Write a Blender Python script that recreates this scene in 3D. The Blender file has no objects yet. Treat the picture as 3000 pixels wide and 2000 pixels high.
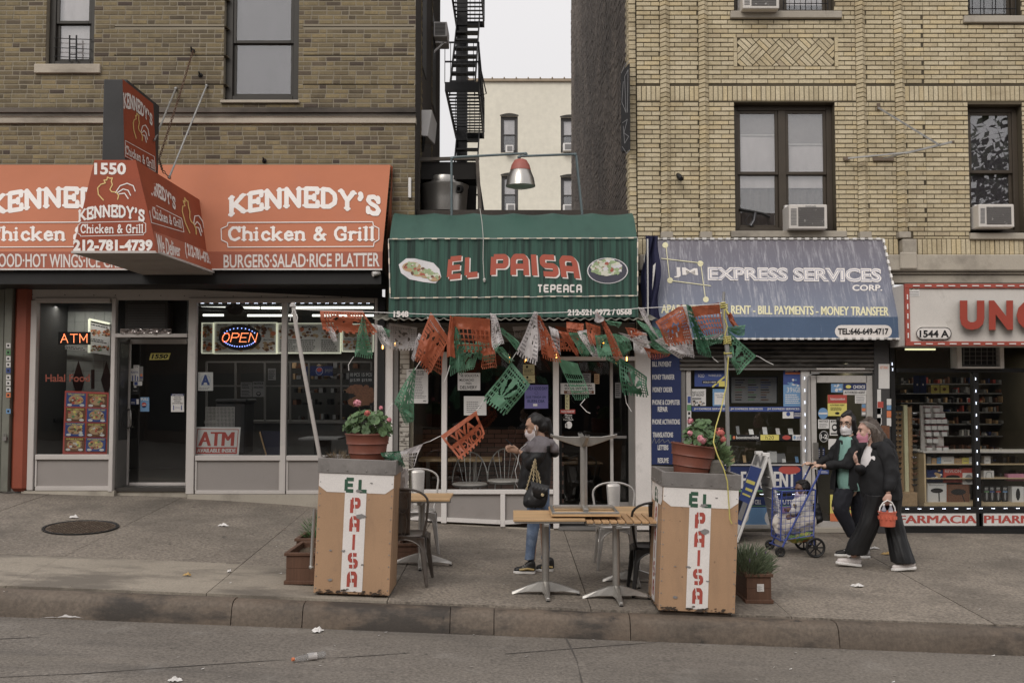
import bpy,bmesh,math,random
from mathutils import Vector,Matrix,noise as mnoise
# --- camera, sky, sun, exposure
SC=bpy.context.scene
COL=SC.collection
R=random.Random(7)
FPX,CZ,PITCH=2917.0,1.931,math.atan((1154-1000)/2917.0)
cam_d=bpy.data.cameras.new('camera');cam=bpy.data.objects.new('camera',cam_d);COL.objects.link(cam)
cam_d.sensor_width=36.0;cam_d.lens=36.0*FPX/3000.0;cam_d.clip_end=2000;cam_d.clip_start=0.05
cam.location=(0,0,CZ);cam.rotation_euler=(math.pi/2+PITCH,0,0);SC.camera=cam
SUN_EL,SUN_AZ=math.radians(40),math.radians(203)
world=bpy.data.worlds.new('World');SC.world=world;world.use_nodes=True
nt=world.node_tree;nt.nodes.clear()
def wn(t):return nt.nodes.new(t)
sky=wn('ShaderNodeTexSky');sky.sky_type='NISHITA';sky.sun_disc=False
sky.sun_elevation=SUN_EL;sky.sun_rotation=SUN_AZ;sky.air_density=1.5;sky.dust_density=3
hs=wn('ShaderNodeHueSaturation');hs.inputs['Saturation'].default_value=0.25
tc=wn('ShaderNodeTexCoord');sep=wn('ShaderNodeSeparateXYZ')
ns=wn('ShaderNodeTexNoise');ns.inputs['Scale'].default_value=2.2;ns.inputs['Detail'].default_value=5
mr=wn('ShaderNodeMapRange');mr.inputs['From Min'].default_value=0.0;mr.inputs['From Max'].default_value=1.0
mr.inputs['To Min'].default_value=7.6;mr.inputs['To Max'].default_value=12.0
mv=wn('ShaderNodeMath');mv.operation='MULTIPLY'
mr2=wn('ShaderNodeMapRange');mr2.inputs['To Min'].default_value=0.93;mr2.inputs['To Max'].default_value=1.07
cl=wn('ShaderNodeVectorMath');cl.operation='SCALE';cl.inputs[0].default_value=(1.0,0.975,0.98)
mx=wn('ShaderNodeMix');mx.data_type='RGBA';mx.inputs['Factor'].default_value=0.88
bg=wn('ShaderNodeBackground');bg.inputs['Strength'].default_value=0.1
wo=wn('ShaderNodeOutputWorld')
L=nt.links.new
L(sky.outputs[0],hs.inputs['Color']);L(tc.outputs['Generated'],sep.inputs[0]);L(tc.outputs['Generated'],ns.inputs['Vector'])
L(sep.outputs['Z'],mr.inputs['Value']);L(ns.outputs['Fac'],mr2.inputs['Value'])
L(mr.outputs[0],mv.inputs[0]);L(mr2.outputs[0],mv.inputs[1]);L(mv.outputs[0],cl.inputs['Scale'])
L(hs.outputs['Color'],mx.inputs['A']);L(cl.outputs[0],mx.inputs['B']);L(mx.outputs['Result'],bg.inputs['Color'])
L(bg.outputs[0],wo.inputs[0])
sun_d=bpy.data.lights.new('sun','SUN');sun_d.energy=1.5;sun_d.angle=math.radians(35);sun_d.color=(1.0,0.95,0.88)
sun=bpy.data.objects.new('sun',sun_d);COL.objects.link(sun)
sd=Vector((math.sin(SUN_AZ)*math.cos(SUN_EL),math.cos(SUN_AZ)*math.cos(SUN_EL),math.sin(SUN_EL)))
sun.rotation_euler=sd.to_track_quat('Z','Y').to_euler()
SC.view_settings.view_transform='Standard';SC.view_settings.look='None'
SC.view_settings.exposure=0.0;SC.view_settings.gamma=1.0;SC.view_settings.use_curve_mapping=False
try:
 SC.cycles.max_bounces=7;SC.cycles.diffuse_bounces=2;SC.cycles.glossy_bounces=3
 SC.cycles.transparent_max_bounces=16;SC.cycles.transmission_bounces=4
 SC.cycles.caustics_reflective=False;SC.cycles.caustics_refractive=False
 SC.cycles.sample_clamp_indirect=4.0
except Exception:pass
# --- measuring: photograph point + distance -> place
CP,SP=math.cos(PITCH),math.sin(PITCH)
def ray(u,v):
 a,b=(u-1500)/FPX,(1000-v)/FPX
 return Vector((a,CP-b*SP,SP+b*CP))
def P(u,v,y):
 d=ray(u,v);t=y/d.y
 return Vector((d.x*t,y,CZ+d.z*t))
class Surf:
 def __init__(s,p0,n):
  s.p=Vector(p0);s.n=Vector(n).normalized()
  if s.n.y>0:s.n=-s.n
 def __call__(s,u,v,off=0.0):
  d=ray(u,v);c=Vector((0,0,CZ));q=s.p+s.n*off
  return c+d*((q-c).dot(s.n)/d.dot(s.n))
def plane3(a,b,c):return Surf(a,(Vector(b)-Vector(a)).cross(Vector(c)-Vector(a)))
def facade(y):return Surf((0,y,0),(0,-1,0))
def lerp(a,b,t):return a+(b-a)*t
def tab(x,T):
 if x<=T[0][0]:return T[0][1]
 for(x0,y0),(x1,y1)in zip(T,T[1:]):
  if x<=x1:
   t=(x-x0)/(x1-x0);return lerp(y0,y1,t)
 return T[-1][1]
ZF=[(-9,.60),(-6.8,.555),(-4.2,.475),(-2.69,.375),(-1.15,.135),(.19,.045),(1.92,.02),(5.28,.004),(7.2,-.01),(9,-.03)]
KY=9.0
def gz(x,y):
 zk=-0.038*x;s=min(1.0,max(0.0,(y-KY)/5.0))
 zf=(tab(x-.35,ZF)+tab(x,ZF)+tab(x+.35,ZF))/3
 return lerp(zk,zf,s)
 # --- materials
SAT=.80
def c(r,g,b):
 f=lambda x:(x/255/12.92)if x<=10.3 else((x/255+.055)/1.055)**2.4
 q=(f(r),f(g),f(b));y=.3*q[0]+.55*q[1]+.15*q[2]
 return tuple(y+(x-y)*SAT for x in q)
MATS={}
def mk(name,col,rough=.6,metal=0.0,var=.12,sc=3.0,fvar=.06,fsc=90.0,bump=0.0,bsc=120.0,stretch=(1,1,1),spec=.4,dirt=None,island=0.0,hue=0.0,emit=0.0,translucent=0.0,coords='pos',ramp=None):
 if name in MATS:return MATS[name]
 m=bpy.data.materials.new(name);m.use_nodes=True;t=m.node_tree;N=t.nodes;K=t.links.new
 b=N['Principled BSDF'];b.inputs['Roughness'].default_value=rough;b.inputs['Metallic'].default_value=metal
 b.inputs['Specular IOR Level'].default_value=spec
 geo=N.new('ShaderNodeNewGeometry')
 vec=geo.outputs['Position']
 if coords=='obj':
  tcn=N.new('ShaderNodeTexCoord');vec=tcn.outputs['Object']
 mp=N.new('ShaderNodeMapping');mp.inputs['Scale'].default_value=stretch;K(vec,mp.inputs['Vector']);vec=mp.outputs[0]
 def noise(s,det=4,rough_=.6):
  n=N.new('ShaderNodeTexNoise');n.inputs['Scale'].default_value=s;n.inputs['Detail'].default_value=det
  n.inputs['Roughness'].default_value=rough_;K(vec,n.inputs['Vector']);return n.outputs['Fac']
 def rng(x,lo,hi,a=.3,z=.7):
  q=N.new('ShaderNodeMapRange');q.inputs['From Min'].default_value=a;q.inputs['From Max'].default_value=z
  q.inputs['To Min'].default_value=lo;q.inputs['To Max'].default_value=hi;K(x,q.inputs['Value']);return q.outputs[0]
 def mul(x,y):
  q=N.new('ShaderNodeMath');q.operation='MULTIPLY';K(x,q.inputs[0]);K(y,q.inputs[1]);return q.outputs[0]
 f=None
 if var:f=rng(noise(sc),1-var,1+var)
 if fvar:
  g=rng(noise(fsc,2),1-fvar,1+fvar);f=mul(f,g)if f else g
 rnd=None
 if island or ramp:
  oi=N.new('ShaderNodeObjectInfo');ad=N.new('ShaderNodeMath');ad.operation='ADD'
  K(oi.outputs['Random'],ad.inputs[0]);K(geo.outputs['Random Per Island'],ad.inputs[1])
  fr=N.new('ShaderNodeMath');fr.operation='FRACT';K(ad.outputs[0],fr.inputs[0]);rnd=fr.outputs[0]
 if island:
  g=rng(rnd,1-island,1+island,0,1);f=mul(f,g)if f else g
 if ramp:
  cr=N.new('ShaderNodeValToRGB');e=cr.color_ramp.elements
  e[0].position,e[0].color=ramp[0][0],(*ramp[0][1],1);e[1].position,e[1].color=ramp[-1][0],(*ramp[-1][1],1)
  for pz,cc in ramp[1:-1]:
   el=e.new(pz);el.color=(*cc,1)
  w=N.new('ShaderNodeTexWhiteNoise');w.noise_dimensions='1D';K(rnd,w.inputs['W']);K(w.outputs['Value'],cr.inputs[0])
  base=cr.outputs[0]
 else:
  rgb=N.new('ShaderNodeRGB');rgb.outputs[0].default_value=(*col,1);base=rgb.outputs[0]
 if f is not None:
  vm=N.new('ShaderNodeVectorMath');vm.operation='SCALE';K(base,vm.inputs[0]);K(f,vm.inputs['Scale']);base=vm.outputs[0]
 for dd in(dirt or[]):
  dc,amount,dsc,lo,hi=dd[:5]
  if len(dd)>5:
   mp2=N.new('ShaderNodeMapping');mp2.inputs['Scale'].default_value=dd[5];K(geo.outputs['Position'],mp2.inputs['Vector'])
   keep=vec;vec=mp2.outputs[0];nn=noise(dsc,6,.65);vec=keep
  else:nn=noise(dsc,6,.65)
  fac=rng(nn,0,amount,lo,hi)
  mxn=N.new('ShaderNodeMix');mxn.data_type='RGBA';K(fac,mxn.inputs['Factor']);K(base,mxn.inputs['A'])
  mxn.inputs['B'].default_value=(*dc,1);base=mxn.outputs['Result']
 K(base,b.inputs['Base Color'])
 if bump:
  bn=N.new('ShaderNodeBump');bn.inputs['Strength'].default_value=bump;bn.inputs['Distance'].default_value=.01
  K(noise(bsc,5),bn.inputs['Height']);K(bn.outputs[0],b.inputs['Normal'])
 if emit:
  K(base,b.inputs['Emission Color']);b.inputs['Emission Strength'].default_value=emit
 if translucent:
  tr=N.new('ShaderNodeBsdfTranslucent');K(base,tr.inputs['Color']);ms=N.new('ShaderNodeMixShader')
  ms.inputs[0].default_value=translucent;K(b.outputs[0],ms.inputs[1]);K(tr.outputs[0],ms.inputs[2])
  K(ms.outputs[0],N['Material Output'].inputs['Surface'])
 MATS[name]=m;return m
def glass(name,tint=(.86,.88,.87),refl=1.0,rough=0.0,haze=0.0,f0=.05):
 if name in MATS:return MATS[name]
 m=bpy.data.materials.new(name);m.use_nodes=True;t=m.node_tree;N=t.nodes;K=t.links.new;N.remove(N['Principled BSDF'])
 tr=N.new('ShaderNodeBsdfTransparent');tr.inputs[0].default_value=(*tint,1)
 gl=N.new('ShaderNodeBsdfGlossy');gl.inputs['Roughness'].default_value=rough;gl.inputs['Color'].default_value=(refl,refl,refl,1)
 fr=N.new('ShaderNodeLayerWeight');fr.inputs['Blend'].default_value=.5;pw=N.new('ShaderNodeMath');pw.operation='POWER';pw.inputs[1].default_value=5
 ad=N.new('ShaderNodeMath');ad.operation='MULTIPLY_ADD';ad.inputs[1].default_value=.9;ad.inputs[2].default_value=f0
 mi=N.new('ShaderNodeMixShader');K(fr.outputs['Facing'],pw.inputs[0]);K(pw.outputs[0],ad.inputs[0]);K(ad.outputs[0],mi.inputs[0])
 nz=N.new('ShaderNodeTexNoise');nz.inputs['Scale'].default_value=1.3
 bp=N.new('ShaderNodeBump');bp.inputs['Strength'].default_value=.05;bp.inputs['Distance'].default_value=.02
 ge=N.new('ShaderNodeNewGeometry');K(ge.outputs['Position'],nz.inputs['Vector']);K(nz.outputs['Fac'],bp.inputs['Height']);K(bp.outputs[0],gl.inputs['Normal'])
 K(tr.outputs[0],mi.inputs[1]);K(gl.outputs[0],mi.inputs[2]);out=mi.outputs[0]
 if haze:
  df=N.new('ShaderNodeBsdfDiffuse');df.inputs[0].default_value=(.5,.5,.5,1);m2=N.new('ShaderNodeMixShader')
  m2.inputs[0].default_value=haze;K(out,m2.inputs[1]);K(df.outputs[0],m2.inputs[2]);out=m2.outputs[0]
 K(out,N['Material Output'].inputs['Surface']);MATS[name]=m;return m
 # --- objects
def put(name,data,parent=None,label=None,cat=None,group=None,kind=None,loc=None):
 o=bpy.data.objects.new(name,data);COL.objects.link(o)
 if loc is not None:o.location=loc
 if parent is not None:
  o.parent=parent
  if parent.type=='EMPTY' and parent.parent is None:o.matrix_parent_inverse=Matrix.Translation(-parent.location)
 if label:o['label']=label
 if cat:o['category']=cat
 if group:o['group']=group
 if kind:o['kind']=kind
 return o
def thing(name,label,cat,loc=(0,0,0),group=None):
 return put(name,None,None,label,cat,group,None,Vector(loc))
class MB:
 def __init__(s):s.v=[];s.f=[];s.m=[]
 def add(s,vs,fs,mi=0):
  o=len(s.v);s.v+=[tuple(q)for q in vs];s.f+=[tuple(i+o for i in q)for q in fs];s.m+=[mi]*len(fs);return s
 def poly(s,pts,mi=0):return s.add(pts,[tuple(range(len(pts)))],mi)
 def box(s,c0,size,mi=0,M=None,ch=0.0):
  cx,cy,cz=c0;hx,hy,hz=size[0]/2,size[1]/2,size[2]/2
  if ch>0:
   ch=min(ch,hx*.45,hy*.45,hz*.45);vs=[];
   bm=bmesh.new();bmesh.ops.create_cube(bm,size=1)
   for q in bm.verts:q.co=Vector((q.co.x*hx*2,q.co.y*hy*2,q.co.z*hz*2))
   bmesh.ops.bevel(bm,geom=bm.edges[:],offset=ch,segments=1,affect='EDGES')
   bm.verts.index_update();vs=[q.co.copy()for q in bm.verts];fs=[[q.index for q in f.verts]for f in bm.faces];bm.free()
  else:
   vs=[Vector((x,y,z))for z in(-hz,hz)for y in(-hy,hy)for x in(-hx,hx)]
   fs=[(0,2,3,1),(4,5,7,6),(0,1,5,4),(2,6,7,3),(0,4,6,2),(1,3,7,5)]
  if M is not None:vs=[M@q for q in vs]
  return s.add([q+Vector(c0)for q in vs],fs,mi)
 def span(s,a,b,mi=0,ch=0.0):
  return s.box([(a[i]+b[i])/2 for i in range(3)],[abs(b[i]-a[i])for i in range(3)],mi,None,ch)
 def hexa(s,bot,top,mi=0):
  return s.add(list(bot)+list(top),[(3,2,1,0),(4,5,6,7),(0,1,5,4),(1,2,6,5),(2,3,7,6),(3,0,4,7)],mi)
 def slab(s,quad,n,th,mi=0):
  n=Vector(n).normalized()*th;return s.hexa([Vector(q)+n for q in quad],quad,mi)
 def bar(s,p,q,w,d=None,mi=0,up=(0,0,1)):
  p,q=Vector(p),Vector(q);d=d or w;t=(q-p).normalized();up=Vector(up)
  if abs(t.dot(up))>.97:up=Vector((0,1,0))
  a=t.cross(up).normalized()*w/2;b=a.cross(t).normalized()*d/2
  return s.hexa([p-a-b,p+a-b,p+a+b,p-a+b],[q-a-b,q+a-b,q+a+b,q-a+b],mi)
 def tube(s,pts,r,n=8,mi=0,caps=True,closed=False):
  pts=[Vector(q)for q in pts];m=len(pts)
  rr=r if isinstance(r,(list,tuple))else[r]*m
  up=Vector((0,0,1));rings=[];prev=None
  for i,q in enumerate(pts):
   if closed:t=pts[(i+1)%m]-pts[i-1]
   else:t=pts[min(i+1,m-1)]-pts[max(i-1,0)]
   if t.length<1e-9:t=Vector((0,0,1))
   t.normalize()
   if prev is None:
    a=t.cross(up)
    if a.length<.05:a=t.cross(Vector((1,0,0)))
   else:a=prev-t*prev.dot(t)
   a.normalize();prev=a;b=t.cross(a)
   rings.append([q+(a*math.cos(k*math.tau/n)+b*math.sin(k*math.tau/n))*rr[i]for k in range(n)])
  vs=[w for g in rings for w in g];fs=[]
  for i in range(m if closed else m-1):
   for k in range(n):
    j=(i+1)%m
    fs.append((i*n+k,i*n+(k+1)%n,j*n+(k+1)%n,j*n+k))
  if caps and not closed:fs+=[tuple(range(n))[::-1],tuple((m-1)*n+k for k in range(n))]
  return s.add(vs,fs,mi)
 def lathe(s,prof,c0,n=20,mi=0,M=None,ez=1.0,cap=True):
  c0=Vector(c0);vs=[];fs=[]
  for(r,z)in prof:
   for k in range(n):
    q=Vector((r*math.cos(k*math.tau/n),r*math.sin(k*math.tau/n)*ez,z))
    vs.append((M@q if M is not None else q)+c0)
  for i in range(len(prof)-1):
   for k in range(n):
    fs.append((i*n+k,i*n+(k+1)%n,(i+1)*n+(k+1)%n,(i+1)*n+k))
  if cap and prof[0][0]>1e-6:fs.append(tuple(range(n))[::-1])
  if cap and prof[-1][0]>1e-6:fs.append(tuple((len(prof)-1)*n+k for k in range(n)))
  return s.add(vs,fs,mi)
 def ball(s,c0,r,n=10,m=6,mi=0,M=None):
  r=r if isinstance(r,(list,tuple))else(r,r,r);c0=Vector(c0);vs=[];fs=[]
  for i in range(m+1):
   th=math.pi*i/m
   for k in range(n):
    ph=math.tau*k/n
    q=Vector((r[0]*math.sin(th)*math.cos(ph),r[1]*math.sin(th)*math.sin(ph),r[2]*math.cos(th)))
    vs.append((M@q if M is not None else q)+c0)
  for i in range(m):
   for k in range(n):fs.append((i*n+k,(i+1)*n+k,(i+1)*n+(k+1)%n,i*n+(k+1)%n))
  return s.add(vs,fs,mi)
 def grid(s,fn,nu,nv,mi=0,hole=None):
  vs=[fn(i/nu,j/nv)for j in range(nv+1)for i in range(nu+1)];fs=[]
  for j in range(nv):
   for i in range(nu):
    if hole and hole(i,j):continue
    fs.append((j*(nu+1)+i,j*(nu+1)+i+1,(j+1)*(nu+1)+i+1,(j+1)*(nu+1)+i))
  return s.add(vs,fs,mi)
 def prism(s,pts,n,th,mi=0):
  n=Vector(n).normalized()*th;k=len(pts);a=[Vector(q)for q in pts];b=[q+n for q in a]
  return s.add(a+b,[tuple(range(k)),tuple(range(2*k-1,k-1,-1))]+[(i,k+i,k+(i+1)%k,(i+1)%k)for i in range(k)],mi)
 def mesh(s,name,mats,smooth=False,fixn=True):
  me=bpy.data.meshes.new(name);me.from_pydata(s.v,[],s.f)
  mats=mats if isinstance(mats,(list,tuple))else[mats]
  for q in mats:me.materials.append(q)
  if len(mats)>1:me.polygons.foreach_set('material_index',s.m)
  if smooth:me.polygons.foreach_set('use_smooth',[True]*len(me.polygons))
  me.validate()
  if fixn:
   bm=bmesh.new();bm.from_mesh(me);bmesh.ops.recalc_face_normals(bm,faces=bm.faces);bm.to_mesh(me);bm.free()
  me.update();return me
 def build(s,name,mats,parent=None,smooth=False,bevel=0.0,label=None,cat=None,group=None,kind=None,fixn=True,sharp=None):
  me=s.mesh(name,mats,smooth,fixn)
  o=put(name,me,parent,label,cat,group,kind)
  if smooth and sharp is not False:
   try:me.set_sharp_from_angle(angle=math.radians(sharp or 40))
   except Exception:pass
  if bevel:
   b=o.modifiers.new('edge','BEVEL');b.width=bevel;b.segments=1;b.limit_method='ANGLE';b.angle_limit=math.radians(35)
  return o
def copy_thing(root,M,label,group=None):
 def rec(o,par):
  q=o.copy();COL.objects.link(q)
  if par is not None:q.parent=par
  for ch in o.children:rec(ch,q)
  return q
 r=rec(root,None);r.matrix_world=M@root.matrix_basis
 r['label']=label
 if group:r['group']=group
 return r
 # --- lettering
_TX={};_TW={}
def glyphs(s,bold=.02,res=3):
 k=(s,bold,res)
 if k in _TX:return _TX[k]
 cu=bpy.data.curves.new('lettering','FONT');cu.body=s;cu.resolution_u=res;cu.offset=bold;cu.fill_mode='FRONT'
 o=bpy.data.objects.new('lettering',cu);COL.objects.link(o)
 dg=bpy.context.evaluated_depsgraph_get();dg.update();me=o.evaluated_get(dg).to_mesh()
 vs=[(q.co.x,q.co.y)for q in me.vertices];fs=[tuple(q.vertices)for q in me.polygons]
 o.evaluated_get(dg).to_mesh_clear();bpy.data.objects.remove(o);bpy.data.curves.remove(cu)
 x0,x1=min(q[0]for q in vs),max(q[0]for q in vs);y0,y1=min(q[1]for q in vs),max(q[1]for q in vs)
 vs=[((x-x0)/max(1e-6,x1-x0),(y-y0)/max(1e-6,y1-y0))for x,y in vs]
 _TX[k]=(vs,fs);_TW[k]=x1-x0;return _TX[k]
def warp(quad,arc=0.0,slant=0.0):
 tl,tr,br,bl=quad
 def g(x,y):
  y2=y+arc*(4*x*(1-x))-(arc*.5 if arc else 0)
  a=(lerp(bl[0],br[0],x),lerp(bl[1],br[1],x));b=(lerp(tl[0],tr[0],x),lerp(tl[1],tr[1],x))
  return lerp(a[0],b[0],y2),lerp(a[1],b[1],y2)
 return g
def rq(u0,v0,u1,v1):return((u0,v0),(u1,v0),(u1,v1),(u0,v1))
def write(mb,s,quad,S,off=.004,bold=.02,arc=0.0,mi=0):
 g=warp(quad,arc)
 if bold>.012 and any(ch in 'MWmwN' for ch in s):
  vs,fs=glyphs(s,.008);d=bold*.8/_TW[(s,.008,3)]
  for k in(-1,0,1):mb.add([S(*g(d+x*(1-2*d)+k*d,y),off+.00015*(k+1))for x,y in vs],fs,mi)
  return mb
 vs,fs=glyphs(s,bold)
 return mb.add([S(*g(x,y),off)for x,y in vs],fs,mi)
def patch(mb,quad,S,off=.003,mi=0,n=1):
 return mb.poly([S(*q,off)for q in quad],mi)
SER={'K':([[(.12,0),(.12,1)],[(.2,.45),(.78,.97)],[(.32,.55),(.85,.03)]],[(.12,0),(.12,1),(.78,1),(.85,0)],1.0),'E':([[(.13,0),(.13,1)],[(.13,1),(.78,1)],[(.13,.5),(.6,.5)],[(.13,0),(.8,0)],[(.78,1),(.78,.78)],[(.8,0),(.8,.24)],[(.6,.6),(.6,.4)]],[(.1,0),(.1,1)],.9),'N':([[(.12,0),(.12,1)],[(.12,1),(.85,0)],[(.85,0),(.85,1)]],[(.12,0),(.08,1),(.87,1)],1.05),'D':([[(.13,0),(.13,1)],[(.13,1),(.5,.98),(.8,.75),(.84,.5),(.8,.25),(.5,.02),(.13,0)]],[(.1,0),(.1,1)],1.0),'Y':([[(.45,0),(.45,.48)],[(.1,1),(.45,.48)],[(.82,1),(.45,.48)]],[(.45,0),(.1,1),(.82,1)],.95),'S':([[(.72,.82),(.5,.98),(.22,.9),(.15,.7),(.3,.55),(.62,.45),(.76,.27),(.66,.06),(.4,0),(.16,.12)],[(.73,.97),(.73,.74)],[(.14,.03),(.14,.26)]],[],.85),"'":([[(.2,1),(.24,.85),(.14,.68)],[(.17,.97),(.22,.97)]],[],.4),'C':([[(.8,.74),(.62,.96),(.35,.96),(.14,.7),(.12,.4),(.25,.1),(.5,0),(.78,.16)],[(.8,.98),(.8,.68)]],[],.9),'G':([[(.8,.74),(.62,.96),(.35,.96),(.14,.7),(.12,.4),(.25,.1),(.5,0),(.8,.08),(.8,.42),(.58,.42)],[(.8,.98),(.8,.68)]],[],.95),'h':([[(.13,0),(.13,1)],[(.13,.5),(.35,.64),(.6,.55),(.63,.35),(.63,0)]],[(.13,0),(.63,0),(.09,1)],.75),'i':([[(.15,0),(.15,.62)],[(.15,.9),(.16,.91)]],[(.15,0),(.1,.62)],.35),'c':([[(.58,.48),(.42,.64),(.2,.56),(.11,.32),(.2,.08),(.4,0),(.6,.12)]],[],.65),'k':([[(.13,0),(.13,1)],[(.2,.28),(.58,.62)],[(.3,.36),(.64,0)]],[(.13,0),(.09,1),(.58,.63),(.64,0)],.75),'e':([[(.14,.34),(.6,.36),(.52,.6),(.32,.65),(.13,.45),(.14,.15),(.34,0),(.6,.12)]],[],.68),'n':([[(.13,0),(.13,.62)],[(.13,.5),(.35,.64),(.58,.55),(.6,.35),(.6,0)]],[(.13,0),(.6,0),(.09,.62)],.72),'r':([[(.13,0),(.13,.62)],[(.13,.45),(.3,.62),(.48,.58)]],[(.13,0),(.09,.62)],.52),'l':([[(.14,0),(.14,1)]],[(.14,0),(.1,1)],.33),'&':([[(.8,.02),(.25,.72),(.3,.92),(.48,.96),(.58,.8),(.42,.58),(.15,.35),(.14,.12),(.35,0),(.6,.12),(.78,.45)]],[(.78,.45)],.9),' ':([],[],.35)}
BLK={'E':([[(0,0),(0,1)],[(0,1),(.75,1)],[(0,.5),(.68,.5)],[(0,0),(.75,0)]],.85),'L':([[(0,0),(0,1)],[(0,0),(.7,0)]],.8),'P':([[(0,-.13),(0,1)],[(0,1),(.62,1),(.72,.88),(.72,.55),(.62,.42),(0,.42)]],.85),'A':([[(0,-.13),(0,.8),(.14,1),(.6,1),(.74,.8),(.74,-.13)],[(0,.4),(.74,.4)]],.87),'I':([[(.05,-.13),(.05,1.13)]],.25),'S':([[(.72,1),(.12,1),(0,.88),(0,.62),(.12,.5),(.6,.5),(.72,.38),(.72,.12),(.6,0),(0,0)]],.85),'T':([[(0,1),(.74,1)],[(.37,-.13),(.37,1)]],.85),'C':([[(.7,1),(.12,1),(0,.88),(0,.12),(.12,0),(.7,0)]],.85),' ':([],.4)}
def ribbon(pts,w,round_=True):
 out=[]
 for a,b in zip(pts,pts[1:]):
  dx,dy=b[0]-a[0],b[1]-a[1];l=math.hypot(dx,dy)or 1;nx,ny=-dy/l*w/2,dx/l*w/2
  out.append([(a[0]+nx,a[1]+ny),(a[0]-nx,a[1]-ny),(b[0]-nx,b[1]-ny),(b[0]+nx,b[1]+ny)])
 if round_ is not None:
  n=10 if round_ else 4
  for i,q in enumerate(pts):
   if round_:out.append([(q[0]+w/2*math.cos(k*math.tau/n),q[1]+w/2*math.sin(k*math.tau/n))for k in range(n)])
   elif 0<i<len(pts)-1:out.append([(q[0]+w/2*math.cos((k+.5)*math.tau/8),q[1]+w/2*math.sin((k+.5)*math.tau/8))for k in range(8)])
 return out
def slabtext(mb,s,quad,S,off=.004,w=.26,arc=0.0,mi=0):
 x=0;items=[]
 for ch in s:
  st,se,adv=SER[ch]
  for line in st:items+=[[(px*.95+x,py)for px,py in pg]for pg in ribbon(line,w)]
  for(sx,sy)in se:
   sy2=sy+(.03 if sy<.3 else-.03)
   items+=[[(px*.95+x,py)for px,py in pg]for pg in ribbon([(sx-.13,sy2),(sx+.13,sy2)],w*.55)]
  x+=adv*.95+.09
 xs=[q[0]for pg in items for q in pg];ys=[q[1]for pg in items for q in pg]
 x0,x1,y0,y1=min(xs),max(xs),min(ys),max(ys);g=warp(quad,arc)
 for i,pg in enumerate(items):
  mb.poly([S(*g((px-x0)/(x1-x0),(py-y0)/(y1-y0)),off+.00003*i)for px,py in pg],mi)
 return mb
def blocktext(mb,s,quad,S,off=.004,w=.3,arc=0.0,mi=0,gap=.22,step=.00003):
 x=0;items=[]
 for ch in s:
  st,adv=BLK[ch]
  for line in st:items+=[[(px+x,py)for px,py in pg]for pg in ribbon(line,w*.95,False)]
  x+=adv+gap
 xs=[q[0]for pg in items for q in pg];ys=[q[1]for pg in items for q in pg]
 x0,x1,y0,y1=min(xs),max(xs),min(ys),max(ys);g=warp(quad,arc)
 for i,pg in enumerate(items):
  mb.poly([S(*g((px-x0)/(x1-x0),(py-y0)/(y1-y0)),off+step*i)for px,py in pg],mi)
 return mb
def words(parent,m,items,name='lettering'):
 for fn,*a in items:
  q=MB();fn(q,*a);q.build(name,m,parent)
def line2(mb,pts,w,S,off=.004,mi=0):
 for i,pg in enumerate(ribbon(pts,w)):mb.poly([S(*q,off+.00005*(i%12))for q in pg],mi)
 return mb
 # --- palette
m_asph=mk('asphalt',c(112,104,95),.85,var=.16,sc=.5,fvar=.34,fsc=40,bump=.5,bsc=70,dirt=[(c(70,66,63),.55,1.1,.52,.72,(.35,1.6,1)),(c(150,145,138),.35,2.0,.58,.75),(c(58,54,51),.8,9,.66,.72),(c(72,68,64),.5,30,.58,.7),(c(128,118,104),.35,.8,.5,.7,(.2,2.2,1))])
m_walk=mk('pavement_concrete',c(129,118,105),.85,var=.22,sc=.7,fvar=.42,fsc=34,bump=.6,bsc=40,island=.08,dirt=[(c(82,75,67),.65,.9,.47,.68),(c(62,57,53),.8,5.5,.665,.70),(c(165,158,148),.3,7,.62,.72),(c(70,64,58),.6,24,.60,.68,(.6,1.6,1))])
m_walk2=mk('pale_concrete',c(148,137,121),.85,var=.12,sc=.9,fvar=.14,fsc=50,bump=.4,bsc=50,island=.06,dirt=[(c(92,84,75),.75,1.5,.47,.62,(.6,1.4,1)),(c(70,66,62),.8,5,.67,.70)])
m_joint=mk('joint_dirt',c(84,79,73),.95,var=.2,sc=3)
m_kerb=mk('kerb_stone',c(100,87,74),.7,var=.2,sc=1.4,fvar=.2,fsc=30,bump=.4,bsc=50,island=.14,dirt=[(c(108,86,66),.45,1.1,.45,.7),(c(52,47,43),.85,1.5,.5,.62,(.7,1,2)),(c(44,41,38),.9,4,.64,.70)])
m_mortL=mk('mortar_pale',c(142,131,110),.9,var=.12,sc=.8,fvar=.1)
m_mortR=mk('mortar_dark',c(84,74,56),.95,var=.2,sc=1.5)
bl=[(0,c(94,81,60)),(.12,c(112,97,68)),(.3,c(122,107,74)),(.5,c(130,114,78)),(.7,c(142,123,80)),(.86,c(116,102,76)),(.95,c(98,84,66)),(1,c(76,62,54))]
m_brL=mk('brown_brick',c(140,116,80),.85,var=.16,sc=6,fvar=.14,fsc=70,bump=.35,bsc=110,ramp=bl,stretch=(1,1,1),dirt=[(c(70,60,48),.6,.35,.46,.75,(1,1,.4)),(c(56,47,38),.55,2.2,.56,.72,(1.4,1,.5))])
br=[(0,c(184,167,130)),(.25,c(197,180,142)),(.5,c(206,190,154)),(.75,c(194,177,138)),(.9,c(206,185,138)),(1,c(180,162,128))]
m_brR=mk('tan_brick',c(196,170,114),.85,var=.1,sc=4,fvar=.16,fsc=60,bump=.4,bsc=90,ramp=br,dirt=[(c(120,102,70),.55,2.0,.52,.74),(c(96,84,64),.5,.6,.56,.8)])
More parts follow.
